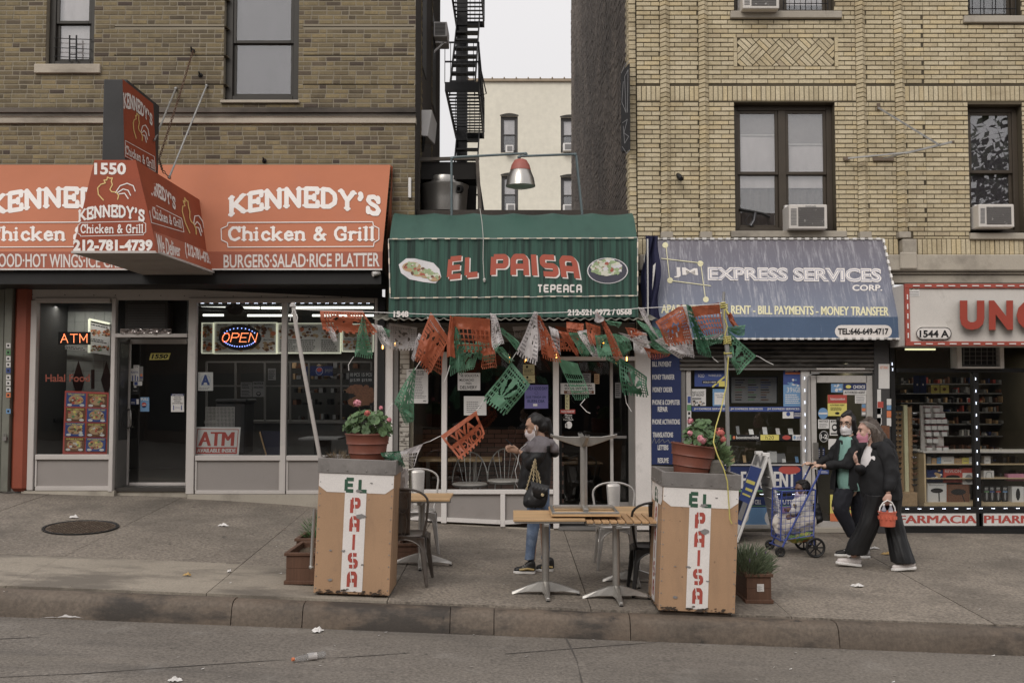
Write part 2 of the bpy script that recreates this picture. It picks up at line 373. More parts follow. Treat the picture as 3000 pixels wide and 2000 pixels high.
m_stone=mk('limestone',c(176,164,146),.8,var=.14,sc=1.2,fvar=.08,bump=.25,bsc=60,dirt=[(c(92,82,70),.7,1.6,.48,.7,(.4,1,1.5))])
m_stone_d=mk('weathered_stone',c(104,94,84),.85,var=.2,sc=1.5,fvar=.1,bump=.25,dirt=[(c(52,47,43),.85,1.2,.45,.68,(.5,1,1.2))])
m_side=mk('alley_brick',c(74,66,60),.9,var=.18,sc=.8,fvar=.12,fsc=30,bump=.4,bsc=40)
m_wfr=mk('bronze_window_frame',c(52,47,40),.5,var=.12,sc=3)
m_wfr2=mk('brown_window_frame',c(70,60,48),.5,var=.12,sc=3)
m_glassU=glass('window_glass',(.9,.9,.9),1.0,0,0,.14)
m_glassS=glass('shop_glass',(.93,.94,.94),.9,0,0,.045)
m_blind=mk('roller_blind',c(84,78,86),.8,var=.2,sc=2.2,stretch=(2.5,1,.5))
m_blindw=mk('white_blind',c(214,206,205),.8,var=.2,sc=1.7,stretch=(1.5,1,.6))
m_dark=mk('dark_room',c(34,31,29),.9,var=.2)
m_black=mk('black_paint',c(28,27,27),.5,var=.15)
m_iron=mk('black_iron',c(25,25,29),.55,var=.2)
m_alu=mk('grey_aluminium_frame',c(192,184,178),.5,metal=.0,var=.07,sc=1.5,fvar=.03,dirt=[(c(120,112,106),.5,3,.58,.8)])
m_alu_d=mk('dull_aluminium_frame',c(120,116,112),.5,metal=.2,var=.1,sc=2)
m_pan=mk('grey_kick_panel',c(146,138,133),.55,var=.06,sc=1.2,fvar=.03,dirt=[(c(105,98,92),.5,1.6,.55,.8),(c(120,114,108),.6,14,.68,.75)])
m_white=mk('white_plastic',c(222,218,214),.5,var=.04)
m_whited=mk('dirty_white_paint',c(206,199,191),.6,var=.07,sc=2,dirt=[(c(140,132,122),.45,4,.58,.75)])
m_cream=mk('cream_painted_brick',c(226,219,200),.85,var=.06,sc=.15,fvar=.05,fsc=4,bump=.3,bsc=6,dirt=[(c(176,164,140),.35,.12,.5,.75)])
m_steel=mk('brushed_steel',c(176,172,166),.32,metal=.9,var=.1,sc=2,stretch=(1,1,.2))
m_galv=mk('galvanised_pipe',c(160,158,154),.45,metal=.6,var=.12,sc=8)
m_conc=mk('cast_concrete',c(168,158,142),.85,var=.12,sc=1,bump=.3,bsc=50,dirt=[(c(90,82,74),.65,1.5,.5,.7)])
# --- the ground, the road, the kerb, the pavement
gb=MB();gb.grid(lambda a,b:Vector((lerp(-400,400,a),lerp(-300,500,b),-.75-.038*max(-30,min(30,lerp(-400,400,a))))),20,4)
gb.build('ground',mk('earth',c(96,90,82),.9),kind='structure')
rb=MB();rb.grid(lambda a,b:Vector((lerp(-30,30,a),lerp(-9,KY-.02,b),-.038*lerp(-30,30,a)-.205-.012*lerp(18,0,b))),60,20)
road=rb.build('road',m_asph,kind='structure',smooth=True)
def rz(x,y):return-.038*x-.205-.012*(KY-.02-y)*18/(KY-.02+9)*1.0
def onroad(u,v):
 y=8
 for _ in range(30):
  p=P(u,v,y);z=rz(p.x,y);y=y+(p.z-z)/((CZ-z)/y)*1.0 if abs(p.z-z)>1e-4 else y
  y=max(4,min(9,y))
 return Vector((P(u,v,y).x,y,rz(P(u,v,y).x,y)))
def onwalk(u,v):
 lo,hi=8.8,15.0
 for _ in range(40):
  mid=(lo+hi)/2;p=P(u,v,mid)
  if p.z>gz(p.x,mid):lo=mid
  else:hi=mid
 return Vector((P(u,v,lo).x,lo,gz(P(u,v,lo).x,lo)))
tb=MB()
for line,w in(([(-60,1986),(250,1972),(560,1950),(800,1934),(1010,1925),(1200,1912)],.007),([(1655,1862),(1672,1895),(1690,1935),(1705,1998)],.007),([(-20,1872),(120,1866)],.01),([(1480,1915),(1720,1896),(1990,1870)],.008)):
 pts=[onroad(*q)for q in line]
 for a,b in zip(pts,pts[1:]):
  n=8
  for k in range(n):
   p,q=a.lerp(b,k/n),a.lerp(b,(k+1)/n);d=(q-p).normalized();s=Vector((-d.y,d.x,0))*w*max(.12,.6+1.2*mnoise.noise(p*2.2))
   s2=Vector((-d.y,d.x,0))*w*max(.12,.6+1.2*mnoise.noise(q*2.2));up=Vector((0,0,.004))
   tb.poly([p-s+up,q-s2+up,q+s2+up,p+s+up])
tb.build('road_crack',mk('tar',c(78,73,68),.9),road)
sb=MB();sb.grid(lambda a,b:(lambda x,y:Vector((x,y,gz(x,y)-.03)))(lerp(-14,14,a),lerp(9.05,14.6,b)),80,10)
walk=sb.build('sidewalk',m_joint,kind='structure',smooth=True)
xs=[-14,-12,-10.2,-8.3,-6.45,-4.62,-2.79,-1.14,.72,2.55,4.4,6.25,8.1,10,12,14];ys=[9.19,10.38,12.25,14.5]
for i in range(len(xs)-1):
 for j in range(3):
  q=MB();g=.004;x0,x1,y0,y1=xs[i]+g,xs[i+1]-g,ys[j]+g,ys[j+1]-g;dz=R.uniform(-.002,.002);sl=R.uniform(-.002,.002)
  top=lambda a,b:(lambda x,y:Vector((x,y,gz(x,y)+dz+sl*(a-.5))))(lerp(x0,x1,a),lerp(y0,y1,b))
  q.grid(top,8,6)
  for e in range(8):
   for bb in(0,1):
    p0,p1=top(e/8,bb),top((e+1)/8,bb);d=Vector((0,0,.05));q.poly([p0,p1,p1-d,p0-d])
  for e in range(6):
   for aa in(0,1):
    p0,p1=top(aa,e/6),top(aa,(e+1)/6);d=Vector((0,0,.05));q.poly([p0,p1,p1-d,p0-d])
  q.build('paving_slab',m_walk2 if(j==0 and i<=6)else m_walk,walk)
kb=MB();kb.span((-30,9.03,-2),(30,9.15,-1.6));kerb=kb.build('kerb',m_joint,kind='structure')
kx=[-14,-11.5,-9,-7.2,-5.45,-2.49,-1.86,-.55,-.16,1.05,2.9,4.6,6.3,8.5,11,14]
for a,b in zip(kx,kx[1:]):
 q=MB();a+=.0035;b-=.0035;n=8;prof=[(9.185,-.012),(9.10,0.0),(9.03,-.006),(8.985,-.028),(8.962,-.065),(8.93,-.20),(8.92,-.32)]
 dz=R.uniform(-.004,.004);dy=R.uniform(-.005,.005)
 q.grid(lambda s,t:(lambda x,pr:Vector((x,pr[0]+dy+.004*mnoise.noise(Vector((x*3,pr[1]*9,0))),-.038*x+pr[1]+dz+.004*mnoise.noise(Vector((x*2,5,pr[1]))))))(lerp(a,b,s),prof[int(round(t*6))]),n,6)
 for x in(a,b):q.poly([Vector((x,py+dy,-.038*x+pz+dz))for py,pz in prof]+[Vector((x,9.185,-.038*x-.32))])
 q.build('kerb_stone',m_kerb,kerb,smooth=True)
 # --- walls of laid bricks
def cells(x0,x1,z0,z1,holes):
 X=sorted({x0,x1,*[min(max(h[0],x0),x1)for h in holes],*[min(max(h[1],x0),x1)for h in holes]})
 Zs=sorted({z0,z1,*[min(max(h[2],z0),z1)for h in holes],*[min(max(h[3],z0),z1)for h in holes]})
 for a,b in zip(X,X[1:]):
  for e,f in zip(Zs,Zs[1:]):
   if b-a<1e-5 or f-e<1e-5:continue
   mx_,mz_=(a+b)/2,(e+f)/2
   if any(h[0]<mx_<h[1]and h[2]<mz_<h[3]for h in holes):continue
   yield a,b,e,f
def wall(mb,x0,x1,z0,z1,y,holes,depth=.25,mi=0):
 for a,b,e,f in cells(x0,x1,z0,z1,holes):mb.poly([(a,y,e),(b,y,e),(b,y,f),(a,y,f)],mi)
 for(a,b,e,f)in holes:
  e2,f2=max(e,z0),min(f,z1);a2,b2=max(a,x0),min(b,x1)
  for xx in(a,b):
   if x0<xx<x1:mb.poly([(xx,y,e2),(xx,y+depth,e2),(xx,y+depth,f2),(xx,y,f2)],mi)
  for zz in(e,f):
   if z0<zz<z1:mb.poly([(a2,y,zz),(b2,y,zz),(b2,y+depth,zz),(a2,y+depth,zz)],mi)
def clip(r,holes):
 out=[r]
 for h in holes:
  nx=[]
  for(a,b,e,f)in out:
   if h[0]>=b-1e-6 or h[1]<=a+1e-6 or h[2]>=f-1e-6 or h[3]<=e+1e-6:nx.append((a,b,e,f));continue
   if h[0]-a>.02:nx.append((a,h[0],e,f))
   if b-h[1]>.02:nx.append((h[1],b,e,f))
   a2,b2=max(a,h[0]),min(b,h[1])
   if h[2]-e>.025:nx.append((a2,b2,e,h[2]))
   if f-h[3]>.025:nx.append((a2,b2,h[3],f))
  out=nx
 return out
def courses(x0,x1,z0,z1,ch,L,jx,jz,holes=(),phase=0,header=0):
 out=[];k=0;z=z0
 while z<z1-.02:
  f=min(z+ch-jz,z1);x=x0-L*(.5 if(k+phase)%2 else 0)-(R.uniform(0,.02));i=0
  while x<x1:
   l=L if not(header and(i+k)%header==0)else L*.5
   a,b=max(x,x0),min(x+l-jx,x1)
   if b-a>.03:out+=clip((a,b,z,f),holes)
   x+=l;i+=1
  z+=ch;k+=1
 return out
def unit_brick():
 v=[(-.5,1,-.5),(.5,1,-.5),(.5,1,.5),(-.5,1,.5),(-.5,.25,-.5),(.5,.25,-.5),(.5,.25,.5),(-.5,.25,.5),(-.485,0,-.44),(.485,0,-.44),(.485,0,.44),(-.485,0,.44)]
 f=[(8,9,10,11)]+[(i,(i+1)%4,4+(i+1)%4,4+i)for i in range(4)]+[(4+i,4+(i+1)%4,8+(i+1)%4,8+i)for i in range(4)]
 return v,f
UBV,UBF=unit_brick();_UB={}
def lay(rects,y,parent,m,proud=.009,limit=300,depthfn=None,rough=.002):
 seen=[r for r in rects if r[0]>X_(-40,y)and r[1]<X_(3040,y)and P(1500,0,y).z+.1>r[3]]
 seen.sort(key=lambda r:-(r[1]-r[0])*(r[3]-r[2]));key=set(id(r)for r in seen[:limit]);rest=MB()
 if m.name not in _UB:
  q=MB();q.add(UBV,UBF);_UB[m.name]=q.mesh('brick',m)
 for r in rects:
  a,b,e,f=r;pr=proud+R.uniform(-rough,rough)+(depthfn(r)if depthfn else 0);yy=y-pr
  ctr=((a+b)/2,yy,(e+f)/2);sc=(b-a,pr+.01,f-e);dx=R.uniform(-.0015,.0015)
  if id(r)in key:
   o=put('brick',_UB[m.name],parent,loc=ctr);o.scale=sc
  else:rest.add([(ctr[0]+dx+q[0]*sc[0],yy+q[1]*sc[1],ctr[2]+q[2]*sc[2])for q in UBV],UBF)
 if rest.v:rest.build('brickwork',m,parent,kind='stuff',fixn=True)
def X_(u,y):return P(u,1154,y).x
def hole(u0,u1,v0,v1,y):return(P(u0,(v0+v1)/2,y).x,P(u1,(v0+v1)/2,y).x,P((u0+u1)/2,v1,y).z,P((u0+u1)/2,v0,y).z)
def window(bld,h,y,fm,panes,rec=.13,fr=.055,rail=.045,gm=None,behind=m_dark,mid=.5,mull=0,blind=None,label=None):
 a,b,e,f=h;f_=MB();yf=y+rec
 f_.span((a,yf,e),(a+fr,yf+.09,f));f_.span((b-fr,yf,e),(b,yf+.09,f));f_.span((a+fr,yf,f-fr),(b-fr,yf+.09,f));f_.span((a+fr,yf,e),(b-fr,yf+.09,e+fr))
 W=[(a+fr,b-fr)]
 if mull:
  mxx=(a+b)/2;f_.span((mxx-mull/2,yf,e+fr),(mxx+mull/2,yf+.09,f-fr));W=[(a+fr,mxx-mull/2),(mxx+mull/2,b-fr)]
 w=f_.build('window',fm,bld,bevel=.006,label=label)
 zm=lerp(e+fr,f-fr,mid)
 for wi,(p,q)in enumerate(W):
  for top in(1,0):
   z0,z1=(zm-rail*.3,f-fr)if top else(e+fr,zm+rail*.5);yy=yf+(.02 if top else.055)
   s=MB();t=rail
   s.span((p,yy,z0),(p+t,yy+.03,z1));s.span((q-t,yy,z0),(q,yy+.03,z1));s.span((p+t,yy,z1-t),(q-t,yy+.03,z1));s.span((p+t,yy,z0),(q-t,yy+.03,z0+t))
   s.build('sash',fm,w,bevel=.004)
   g=MB();g.span((p+t,yy+.012,z0+t),(q-t,yy+.018,z1-t));g.build('pane',gm or m_glassU,w)
  if blind:
   zb=lerp(e,f,blind[1]);d=MB();d.span((p+.005,yf+.092,zb),(q-.005,yf+.097,f-fr));d.build('blind',blind[0],w)
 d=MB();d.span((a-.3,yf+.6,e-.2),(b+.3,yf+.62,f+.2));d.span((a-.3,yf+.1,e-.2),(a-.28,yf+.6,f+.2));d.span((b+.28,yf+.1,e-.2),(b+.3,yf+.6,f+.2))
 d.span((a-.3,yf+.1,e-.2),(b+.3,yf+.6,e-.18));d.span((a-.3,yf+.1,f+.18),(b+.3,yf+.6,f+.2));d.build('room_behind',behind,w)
 return w
CHH=.0677
# --- brown brick apartment building, over the chicken shop
YL=14.1
bL=thing('apartment_building','weathered brown brick apartment building above the orange awning','building',(-5,17,0))
xl0,xl1=X_(-120,YL),X_(1212,YL);ztop=P(600,-420,YL).z;zb=P(600,640,YL).z
hA=hole(137,278,-160,190,YL);hB=hole(657,876,-140,295,YL)
belt=(xl0-1,xl1+.001,P(600,363,YL).z,P(600,319,YL).z)
w1=MB();slots=[]
for v in(-258,-174,-90,-5,79,163,248):
 z=P(600,v,YL).z
 slots+=[(X_(313,YL),X_(650,YL),z-.007,z+.007),(X_(877,YL),xl1-.02,z-.007,z+.007)]
wall(w1,xl0,xl1,3.45,ztop,YL,[hA,hB,belt]+slots,.2);wall(w1,P(1126,1200,YL).x,xl1,-.3,3.45,YL,[])
w1.poly([(xl0,YL+.25,3.45),(xl1-.05,YL+.25,3.45),(xl1-.05,YL+.25,belt[2]-.1),(xl0,YL+.25,belt[2]-.1)])
w1.build('mortar_wall',m_mortL,bL,fixn=False)
hs_=[hA,hB,belt]+slots
zc0=P(600,248,YL).z;zstart=zc0+.007-CHH*60
zs0=zstart
while zs0<zb-.3:zs0+=CHH
lay(courses(xl0,xl1-.001,zs0,ztop,CHH,.215,.014,.0165,hs_,header=3),YL,bL,m_brL,proud=.005,rough=.0025)
q=MB()
for s in slots:q.span((s[0],YL+.03,s[2]-.01),(s[1],YL+.04,s[3]+.01))
q.build('joint_shade',m_dark,bL)  # dark strips at the slot backs stand in for their shadow lines
q=MB()
zA,zB,zM=belt[3],belt[2],P(600,343,YL).z
for(z0,z1,pr,mi)in((zM+.045,zA,.075,0),(zM,zM+.043,.05,0),(zB,zM-.012,.04,1),(zM-.012,zM,.055,1)):
 q.span((xl0,YL-pr,z0),(xl1+.015,YL+.1,z1-.002),mi)
q.build('stone_band',[m_stone_d,m_stone],bL,bevel=.012)
for hh,du in((hA,.14),(hB,.03)):
 q=MB();q.span((hh[0]-du,YL-.05,hh[2]-(.135 if hh is hA else.045)),(hh[1]+du*.8,YL+.2,hh[2]-.002));q.build('window_sill',m_stone,bL,bevel=.008)
window(bL,hA,YL,m_wfr,1,blind=(m_blindw,.02),mid=.36,rec=.1,fr=.09)
window(bL,hB,YL,m_wfr,1,blind=(m_blind,.05),mid=.40,rec=.1,fr=.1)
q=MB();ya=YL+.07
for v in(112,140,166):q.tube([P(158,v,ya),P(270,v+5,ya)],.006,5)
for u in(204,224):q.tube([P(u,104,ya-.01),P(u,181,ya-.01)],.011,6)
for k in range(3):q.tube([P(204,116+22*k,ya-.01),P(224,116+22*k,ya-.01)],.008,5)
q.build('window_guard',m_iron,bL)
q=MB()
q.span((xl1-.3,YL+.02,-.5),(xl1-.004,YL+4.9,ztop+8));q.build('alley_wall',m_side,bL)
q=MB();z=zb-.5;k=0
while z<ztop+3:
 if k%2:q.span((xl1-.02,YL+.9,z),(xl1+.004,YL+1.12,z+.055));q.span((xl1-.02,YL+2.9,z),(xl1+.004,YL+3.1,z+.055))
 else:q.span((xl1-.02,YL+.9,z),(xl1+.004,YL+1.0,z+.055));q.span((xl1-.02,YL+2.9,z),(xl1+.004,YL+3.0,z+.055))
 z+=CHH;k+=1
q.build('jamb_bricks',m_brL,bL,kind='stuff')
for y0,z0,z1 in((15.05,3.6,5.1),(15.05,7,8.6),(17.0,4,5.6),(17.0,7,8.6),(17.0,10,11.6)):
 q=MB();q.span((xl1-.05,y0+.1,z0),(xl1+.006,y0+.8,z1));q.build('window',m_black,bL)
for(u,v)in((565,150),(588,222),(775,472)):
 q=MB();p=P(u,v,YL);q.tube([p,p+Vector((0,-.06,0)),p+Vector((0,-.09,.03))],.012,6);q.lathe([(.035,0),(.02,.02)],p+Vector((0,-.012,0)),8,M=Matrix.Rotation(math.pi/2,3,'X'));q.build('wall_anchor',m_iron,bL)
q=MB();q.span(P(1196,520,YL-.05),P(1205,581,YL-.012));q.build('conduit_cover',m_white,bL,bevel=.006)
# --- tan brick apartment building, right
YR=14.3
bR=thing('apartment_building','tan brick apartment building with pointed brick ribs and woven brick panel','building',(5,17,0))
xr0,xr1=X_(1872,YR),X_(3160,YR);ztR=P(2400,-480,YR).z;zbR=P(2400,800,YR).z-.1
hC=hole(2148,2440,-340,38,YR);hD=hole(2152,2448,300,678,YR);hE=hole(2832,2985,-330,50,YR);hF=hole(2838,2998,306,684,YR)
panel=hole(2149,2454,112,196,YR);z_sol0,z_sol1=P(2400,297,YR).z,P(2400,252,YR).z
ribx=[X_(u,YR)for u in(1955,2070,2538,2653)];rw=.072
xstep=X_(2727,YR)
soldT=(xr0,xr1,z_sol0,z_sol1);z_low1,z_low0=P(2400,699,YR).z,P(2400,748,YR).z
lowS=(xr0,xr1,z_low0,z_low1)
sills=[hole(2138,2464,36,58,YR),hole(2140,2478,678,698,YR),hole(2820,3060,50,71,YR),hole(2838,3060,684,703,YR)]
ribs=[(x-rw,x+rw,P(2000,684,YR).z,ztR+1)for x in ribx];ribb=[(x-rw*1.25,x+rw*1.25,P(2000,700,YR).z,P(2000,682,YR).z)for x in ribx]
bigst=hole(2634,2676,684,748,YR)
w2=MB();wall(w2,xr0,xr1,zbR,ztR,YR,[hC,hD,hE,hF],.2);w2.build('mortar_wall',m_mortR,bR,fixn=False)
allh=[hC,hD,hE,hF,panel,soldT,lowS]+sills+ribs+ribb+[bigst]
rc=courses(xr0,xstep-.001,zbR+.1,ztR,CHH,.225,.0085,.0125,allh)+courses(xstep+.004,xr1,zbR+.1,ztR,CHH,.225,.0085,.0125,allh,1)
lay(rc,YR,bR,m_brR,proud=.012,rough=.003,limit=220)
so=[]
for(z0,z1)in((z_sol0+.004,z_sol1-.008),(z_low0+.01,z_low1-.008)):
 x=xr0
 while x<xr1-.05:
  so+=[r for r in clip((x,x+.059,z0,z1),ribs+ribb+[bigst]+sills+[hD,hF])if r[3]-r[2]>.1];x+=CHH+.002
lay(so,YR,bR,m_brR,proud=.012,rough=.003,limit=80)
for x in ribx:
 q=MB();z=P(2000,680,YR).z
 while z<ztR+.1:
  z1=z+CHH-.014;d=R.uniform(-.002,.002)
  q.prism([(x-rw+.004,YR-.004,z),(x-rw+.004,YR-.035,z),(x+d,YR-.11,z),(x+rw-.004,YR-.035,z),(x+rw-.004,YR-.004,z)],(0,0,1),z1-z);z+=CHH
 q.build('brick_rib',m_brR,bR,kind='stuff')
 q=MB();zt=P(2000,682,YR).z;q.span((x-rw*1.2,YR-.11,zt-.09),(x+rw*1.2,YR+.02,zt));q.build('rib_base_stone',m_conc,bR,bevel=.008)
q=MB();q.span((bigst[0],YR-.13,bigst[2]+.02),(bigst[1],YR+.02,bigst[3]-.1));q.build('bracket_stone',m_conc,bR,bevel=.01)
for i,s in enumerate(sills):
 q=MB();q.span((s[0],YR-.06,s[2]+.003),(s[1],YR+.2,s[3]));q.build('window_sill',m_conc,bR,bevel=.01)
def fx_band(u0,u1,v0,v1):
 q=MB();y=YR+.216;q.span(P(u0,v1,y),P(u1,v0,y)+Vector((0,.004,0)));q.build('shade_roll',mk('grey_shade',c(150,143,142),.8,var=.15,sc=3)if v1-v0>10 else m_white,bR)
def woven(p):
 a,b,e,f=p;bb=MB();fr=.055;ix0,ix1,iz0,iz1=a+fr,b-fr,e+.01,f-.01;U=.205;n=3;w=U/n
 def clipp(poly):
  for ax,lim,sg in((0,ix0,1),(0,ix1,-1),(1,iz0,1),(1,iz1,-1)):
   out=[]
   for i,q in enumerate(poly):
    r_=poly[i-1];dq,dr=(q[ax]-lim)*sg,(r_[ax]-lim)*sg
    if(dq>=0)!=(dr>=0):
     t=dr/(dr-dq);out.append((lerp(r_[0],q[0],t),lerp(r_[1],q[1],t)))
    if dq>=0:out.append(q)
   poly=out
   if len(poly)<3:return[]
  return poly
 cs=math.cos(math.pi/4)
 for i in range(-12,13):
  for j in range(-12,13):
   for k in range(n):
    if(i+j)%2:r_=(i*U+.006,i*U+U-.006,j*U+k*w+.006,j*U+(k+1)*w-.006)
    else:r_=(i*U+k*w+.006,i*U+(k+1)*w-.006,j*U+.006,j*U+U-.006)
    pg=[((x-z)*cs+(ix0+ix1)/2,(x+z)*cs+(iz0+iz1)/2)for x,z in((r_[0],r_[2]),(r_[1],r_[2]),(r_[1],r_[3]),(r_[0],r_[3]))]
    pg=clipp(pg)
    ar=abs(sum(pg[t-1][0]*pg[t][1]-pg[t][0]*pg[t-1][1]for t in range(len(pg))))/2 if pg else 0
    if ar>.0008:
     q=MB();q.prism([(x,YR-.012+R.uniform(-.003,.003),z)for x,z in pg],(0,1,0),.03);q.build('brick',m_brR,bR)
 for(x0,x1)in((a,a+fr-.008),(b-fr+.008,b)):
  for z0,z1 in((e,(e+f)/2-.006),((e+f)/2+.006,f)):
   q=MB();q.span((x0,YR-.022,z0),(x1,YR+.01,z1));q.build('brick',m_brR,bR)
woven(panel)
window(bR,hC,YR,m_wfr2,1,fr=.07,mull=.09,rec=.12,blind=(m_blindw,.1));window(bR,hE,YR,m_wfr2,1,fr=.07,rec=.12)
window(bR,hD,YR,m_wfr2,1,fr=.08,mull=.11,rec=.14,mid=.46,blind=(m_blindw,.36));[fx_band(u0,u1,v0,v1)for u0,u1,v0,v1 in((2164,2274,338,393),(2305,2414,338,420),(2164,2274,394,398),(2305,2414,421,425))];q=MB();q.grid(lambda a,b:Vector((lerp(hD[0]+.09,hD[1]-.09,a),YR+.27+.02*math.sin(a*70)+.01*math.sin(a*31),lerp(hD[2]+.08,lerp(hD[2],hD[3],.40+.05*math.sin(a*6.3)),b))),80,4);q.build('curtain',mk('grey_net_curtain',c(96,90,88),.9,var=.2,sc=6),bR,smooth=True);window(bR,hF,YR,m_wfr2,1,fr=.075,rec=.14,mid=.49,blind=(m_blind,.1))
for u0,u1,v0,v1 in((2295,2425,-140,28),(2838,2976,-140,45)):
 q=MB();ya=YR+.06
 for k in range(5):q.tube([P(lerp(u0,u1,k/4),v0,ya),P(lerp(u0,u1,k/4),v1,ya)],.007,5)
 for k in(.55,.9):q.tube([P(u0,lerp(v0,v1,k),ya),P(u1,lerp(v0,v1,k),ya)],.007,5)
 q.build('window_guard',m_iron,bR)
q=MB()
zt,zm,zl=P(2400,750,YR).z,P(2400,797,YR).z,P(2400,832,YR).z
q.span((xr0,YR-.16,zm),(xr1,YR+.1,zt));q.span((xr0,YR-.1,zm-.04),(xr1,YR+.1,zm-.003));q.span((xr0,YR-.06,zl),(xr1,YR+.1,zm-.043))
q.span((X_(2630,YR),YR-.2,zm+.02),(X_(2680,YR),YR-.161,zt+.03));q.build('concrete_band',m_conc,bR,bevel=.015)
q=MB();xc=X_(1850,YR)
ya_=YR+.1
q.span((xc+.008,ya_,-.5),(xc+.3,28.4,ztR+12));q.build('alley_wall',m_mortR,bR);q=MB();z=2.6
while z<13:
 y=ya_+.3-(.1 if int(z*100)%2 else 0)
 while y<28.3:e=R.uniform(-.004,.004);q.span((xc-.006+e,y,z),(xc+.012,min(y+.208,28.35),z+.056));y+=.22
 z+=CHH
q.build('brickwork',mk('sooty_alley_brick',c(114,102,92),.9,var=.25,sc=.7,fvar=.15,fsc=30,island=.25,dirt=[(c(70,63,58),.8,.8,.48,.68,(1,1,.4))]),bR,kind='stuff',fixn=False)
q=MB();z=zbR-1.2;k=0
while z<ztR+.2:
 e=.0 if k%2 else.012
 q.span((xc-.004,YR+.05-e,z),(xr0-.012,YR+.22,z+CHH-.011));q.span((xc-.012,YR+.12,z),(xc+.02,YR+(.42 if k%2 else.3),z+CHH-.011));z+=CHH;k+=1
q.build('corner_bricks',m_brR,bR,kind='stuff')
q=MB();q.tube([P(1795,-30,17),P(1798,300,17),P(1800,600,17)],.008,5);q.build('wall_cable',m_black,bR)
q=MB();sA=Surf((xc-.006,0,0),(-1,0,0))
def SA(u,v,off=0):
 d=ray(u,v);t=(xc-.022-off)/d.x;return Vector((0,0,CZ))+d*t
q.poly([SA(1818,215),SA(1845,185),SA(1847,440),SA(1820,445)],0)
for pts in([(1826,240),(1822,300),(1834,330),(1830,225),(1840,205),(1838,330)],[(1824,360),(1838,350),(1828,390),(1842,400),(1830,420),(1826,370)],[(1823,430),(1836,450),(1844,440)],[(1820,215),(1829,195),(1845,175)]):
 line2(q,pts,1.6,SA,.004,1)
q.build('graffiti',[mk('dark_patch',c(44,42,44),.9),mk('spray_white',c(170,168,170),.8)],bR)
# --- the pale building behind, at the end of the alley
YC=45.0
bC=thing('apartment_building','pale cream painted building behind the alley, small dark windows','building',(1,48,0))
xa,xb,zt=X_(1368,YC),X_(1900,YC),P(1500,240,YC).z
hw=[hole(*r,YC)for r in((1467,1517,341,448),(1643,1697,345,448),(1469,1518,515,625),(1643,1697,519,625))]
q=MB();wall(q,xa,xb,-1,zt,YC,hw,.3);q.poly([(xa,YC,-1),(xa,YC+12,-1),(xa,YC+12,zt),(xa,YC,zt)]);q.poly([(xa,YC,zt),(xb,YC,zt),(xb,YC+12,zt),(xa,YC+12,zt)]);q.build('wall',m_cream,bC,fixn=False)
q=MB();q.span((xa-.1,YC-.12,zt),(xb,YC+.3,zt+.12));x=xa
while x<xb:q.span((x,YC-.16,zt+.121),(x+.06,YC+.3,zt+.17));x+=.55
q.build('coping',mk('tan_coping',c(160,140,116),.8),bC)
q=MB();z=.5
while z<zt:q.span((xa,YC-.008,z),(xb,YC+.02,z+.16))if False else None;z+=.4
for(a,b,e,f)in hw:
 window(bC,(a,b,e,f),YC,mk('grey_window_frame',c(74,72,72),.6),1,rec=.1,fr=.09,rail=.06,blind=(m_blindw,.5))
 q=MB();n=6;q.grid(lambda s,t:Vector((lerp(a-.03,b+.03,s),YC-.02,f+.01+(.08*math.sin(math.pi*s)+.05)*t)),n,1);q.build('window_arch',m_wfr,bC)
 # --- the houses across the road (only mirrored in the glass)
q=MB();bO=thing('apartment_building','brick row across the road seen only as a reflection','building',(0,-16,0))
q.span((-40,-22,-2),(40,-14,9.8));q.build('wall',mk('red_brown_brick',c(96,80,70),.9,var=.2,sc=.4),bO)
q=MB()
for i in range(-18,19):
 for z in(4.2,7.4):q.span((i*2.1-.5,-13.99,z),(i*2.1+.5,-13.95,z+1.7))
 q.span((i*2.1-.95,-13.99,.4),(i*2.1+.95,-13.95,2.8))
q.build('windows',mk('dim_pane',c(40,44,48),.15),bO)
for tx,ty,tz,tr_ in((18.5,-11,10.5,3.4),(-15,-11,10.0,3.0)):
 tt=thing('street_tree','leafy street tree across the road seen only as a reflection, '+('east' if tx>0 else 'west')+' one','tree',(tx,ty,0));q=MB();q.tube([(tx,ty,-.5),(tx+.1,ty,4),(tx,ty+.2,8),(tx+.5,ty,11)],[.24,.2,.14,.05],8);q.build('trunk',m_side,tt);q=MB()
 for k in range(1500):
  d=Vector((R.gauss(0,1),R.gauss(0,1),R.gauss(0,.8))).normalized()*tr_*R.uniform(.3,1.05);p=Vector((tx,ty,tz))+d*(1+.3*mnoise.noise(d));u=Vector((R.gauss(0,1),R.gauss(0,1),R.gauss(0,1))).normalized()*.22;v=u.cross(Vector((R.random(),.4,1))).normalized()*.12;q.poly([p-u,p+v,p+u,p-v])
 q.build('crown',mk('tree_leaf',c(70,84,52),.6,var=.3),tt,kind='stuff',fixn=False)
q=MB();q.span((-40,-14,-1.5),(40,-9,-.25));q.build('opposite_pavement',m_walk,kind='structure')
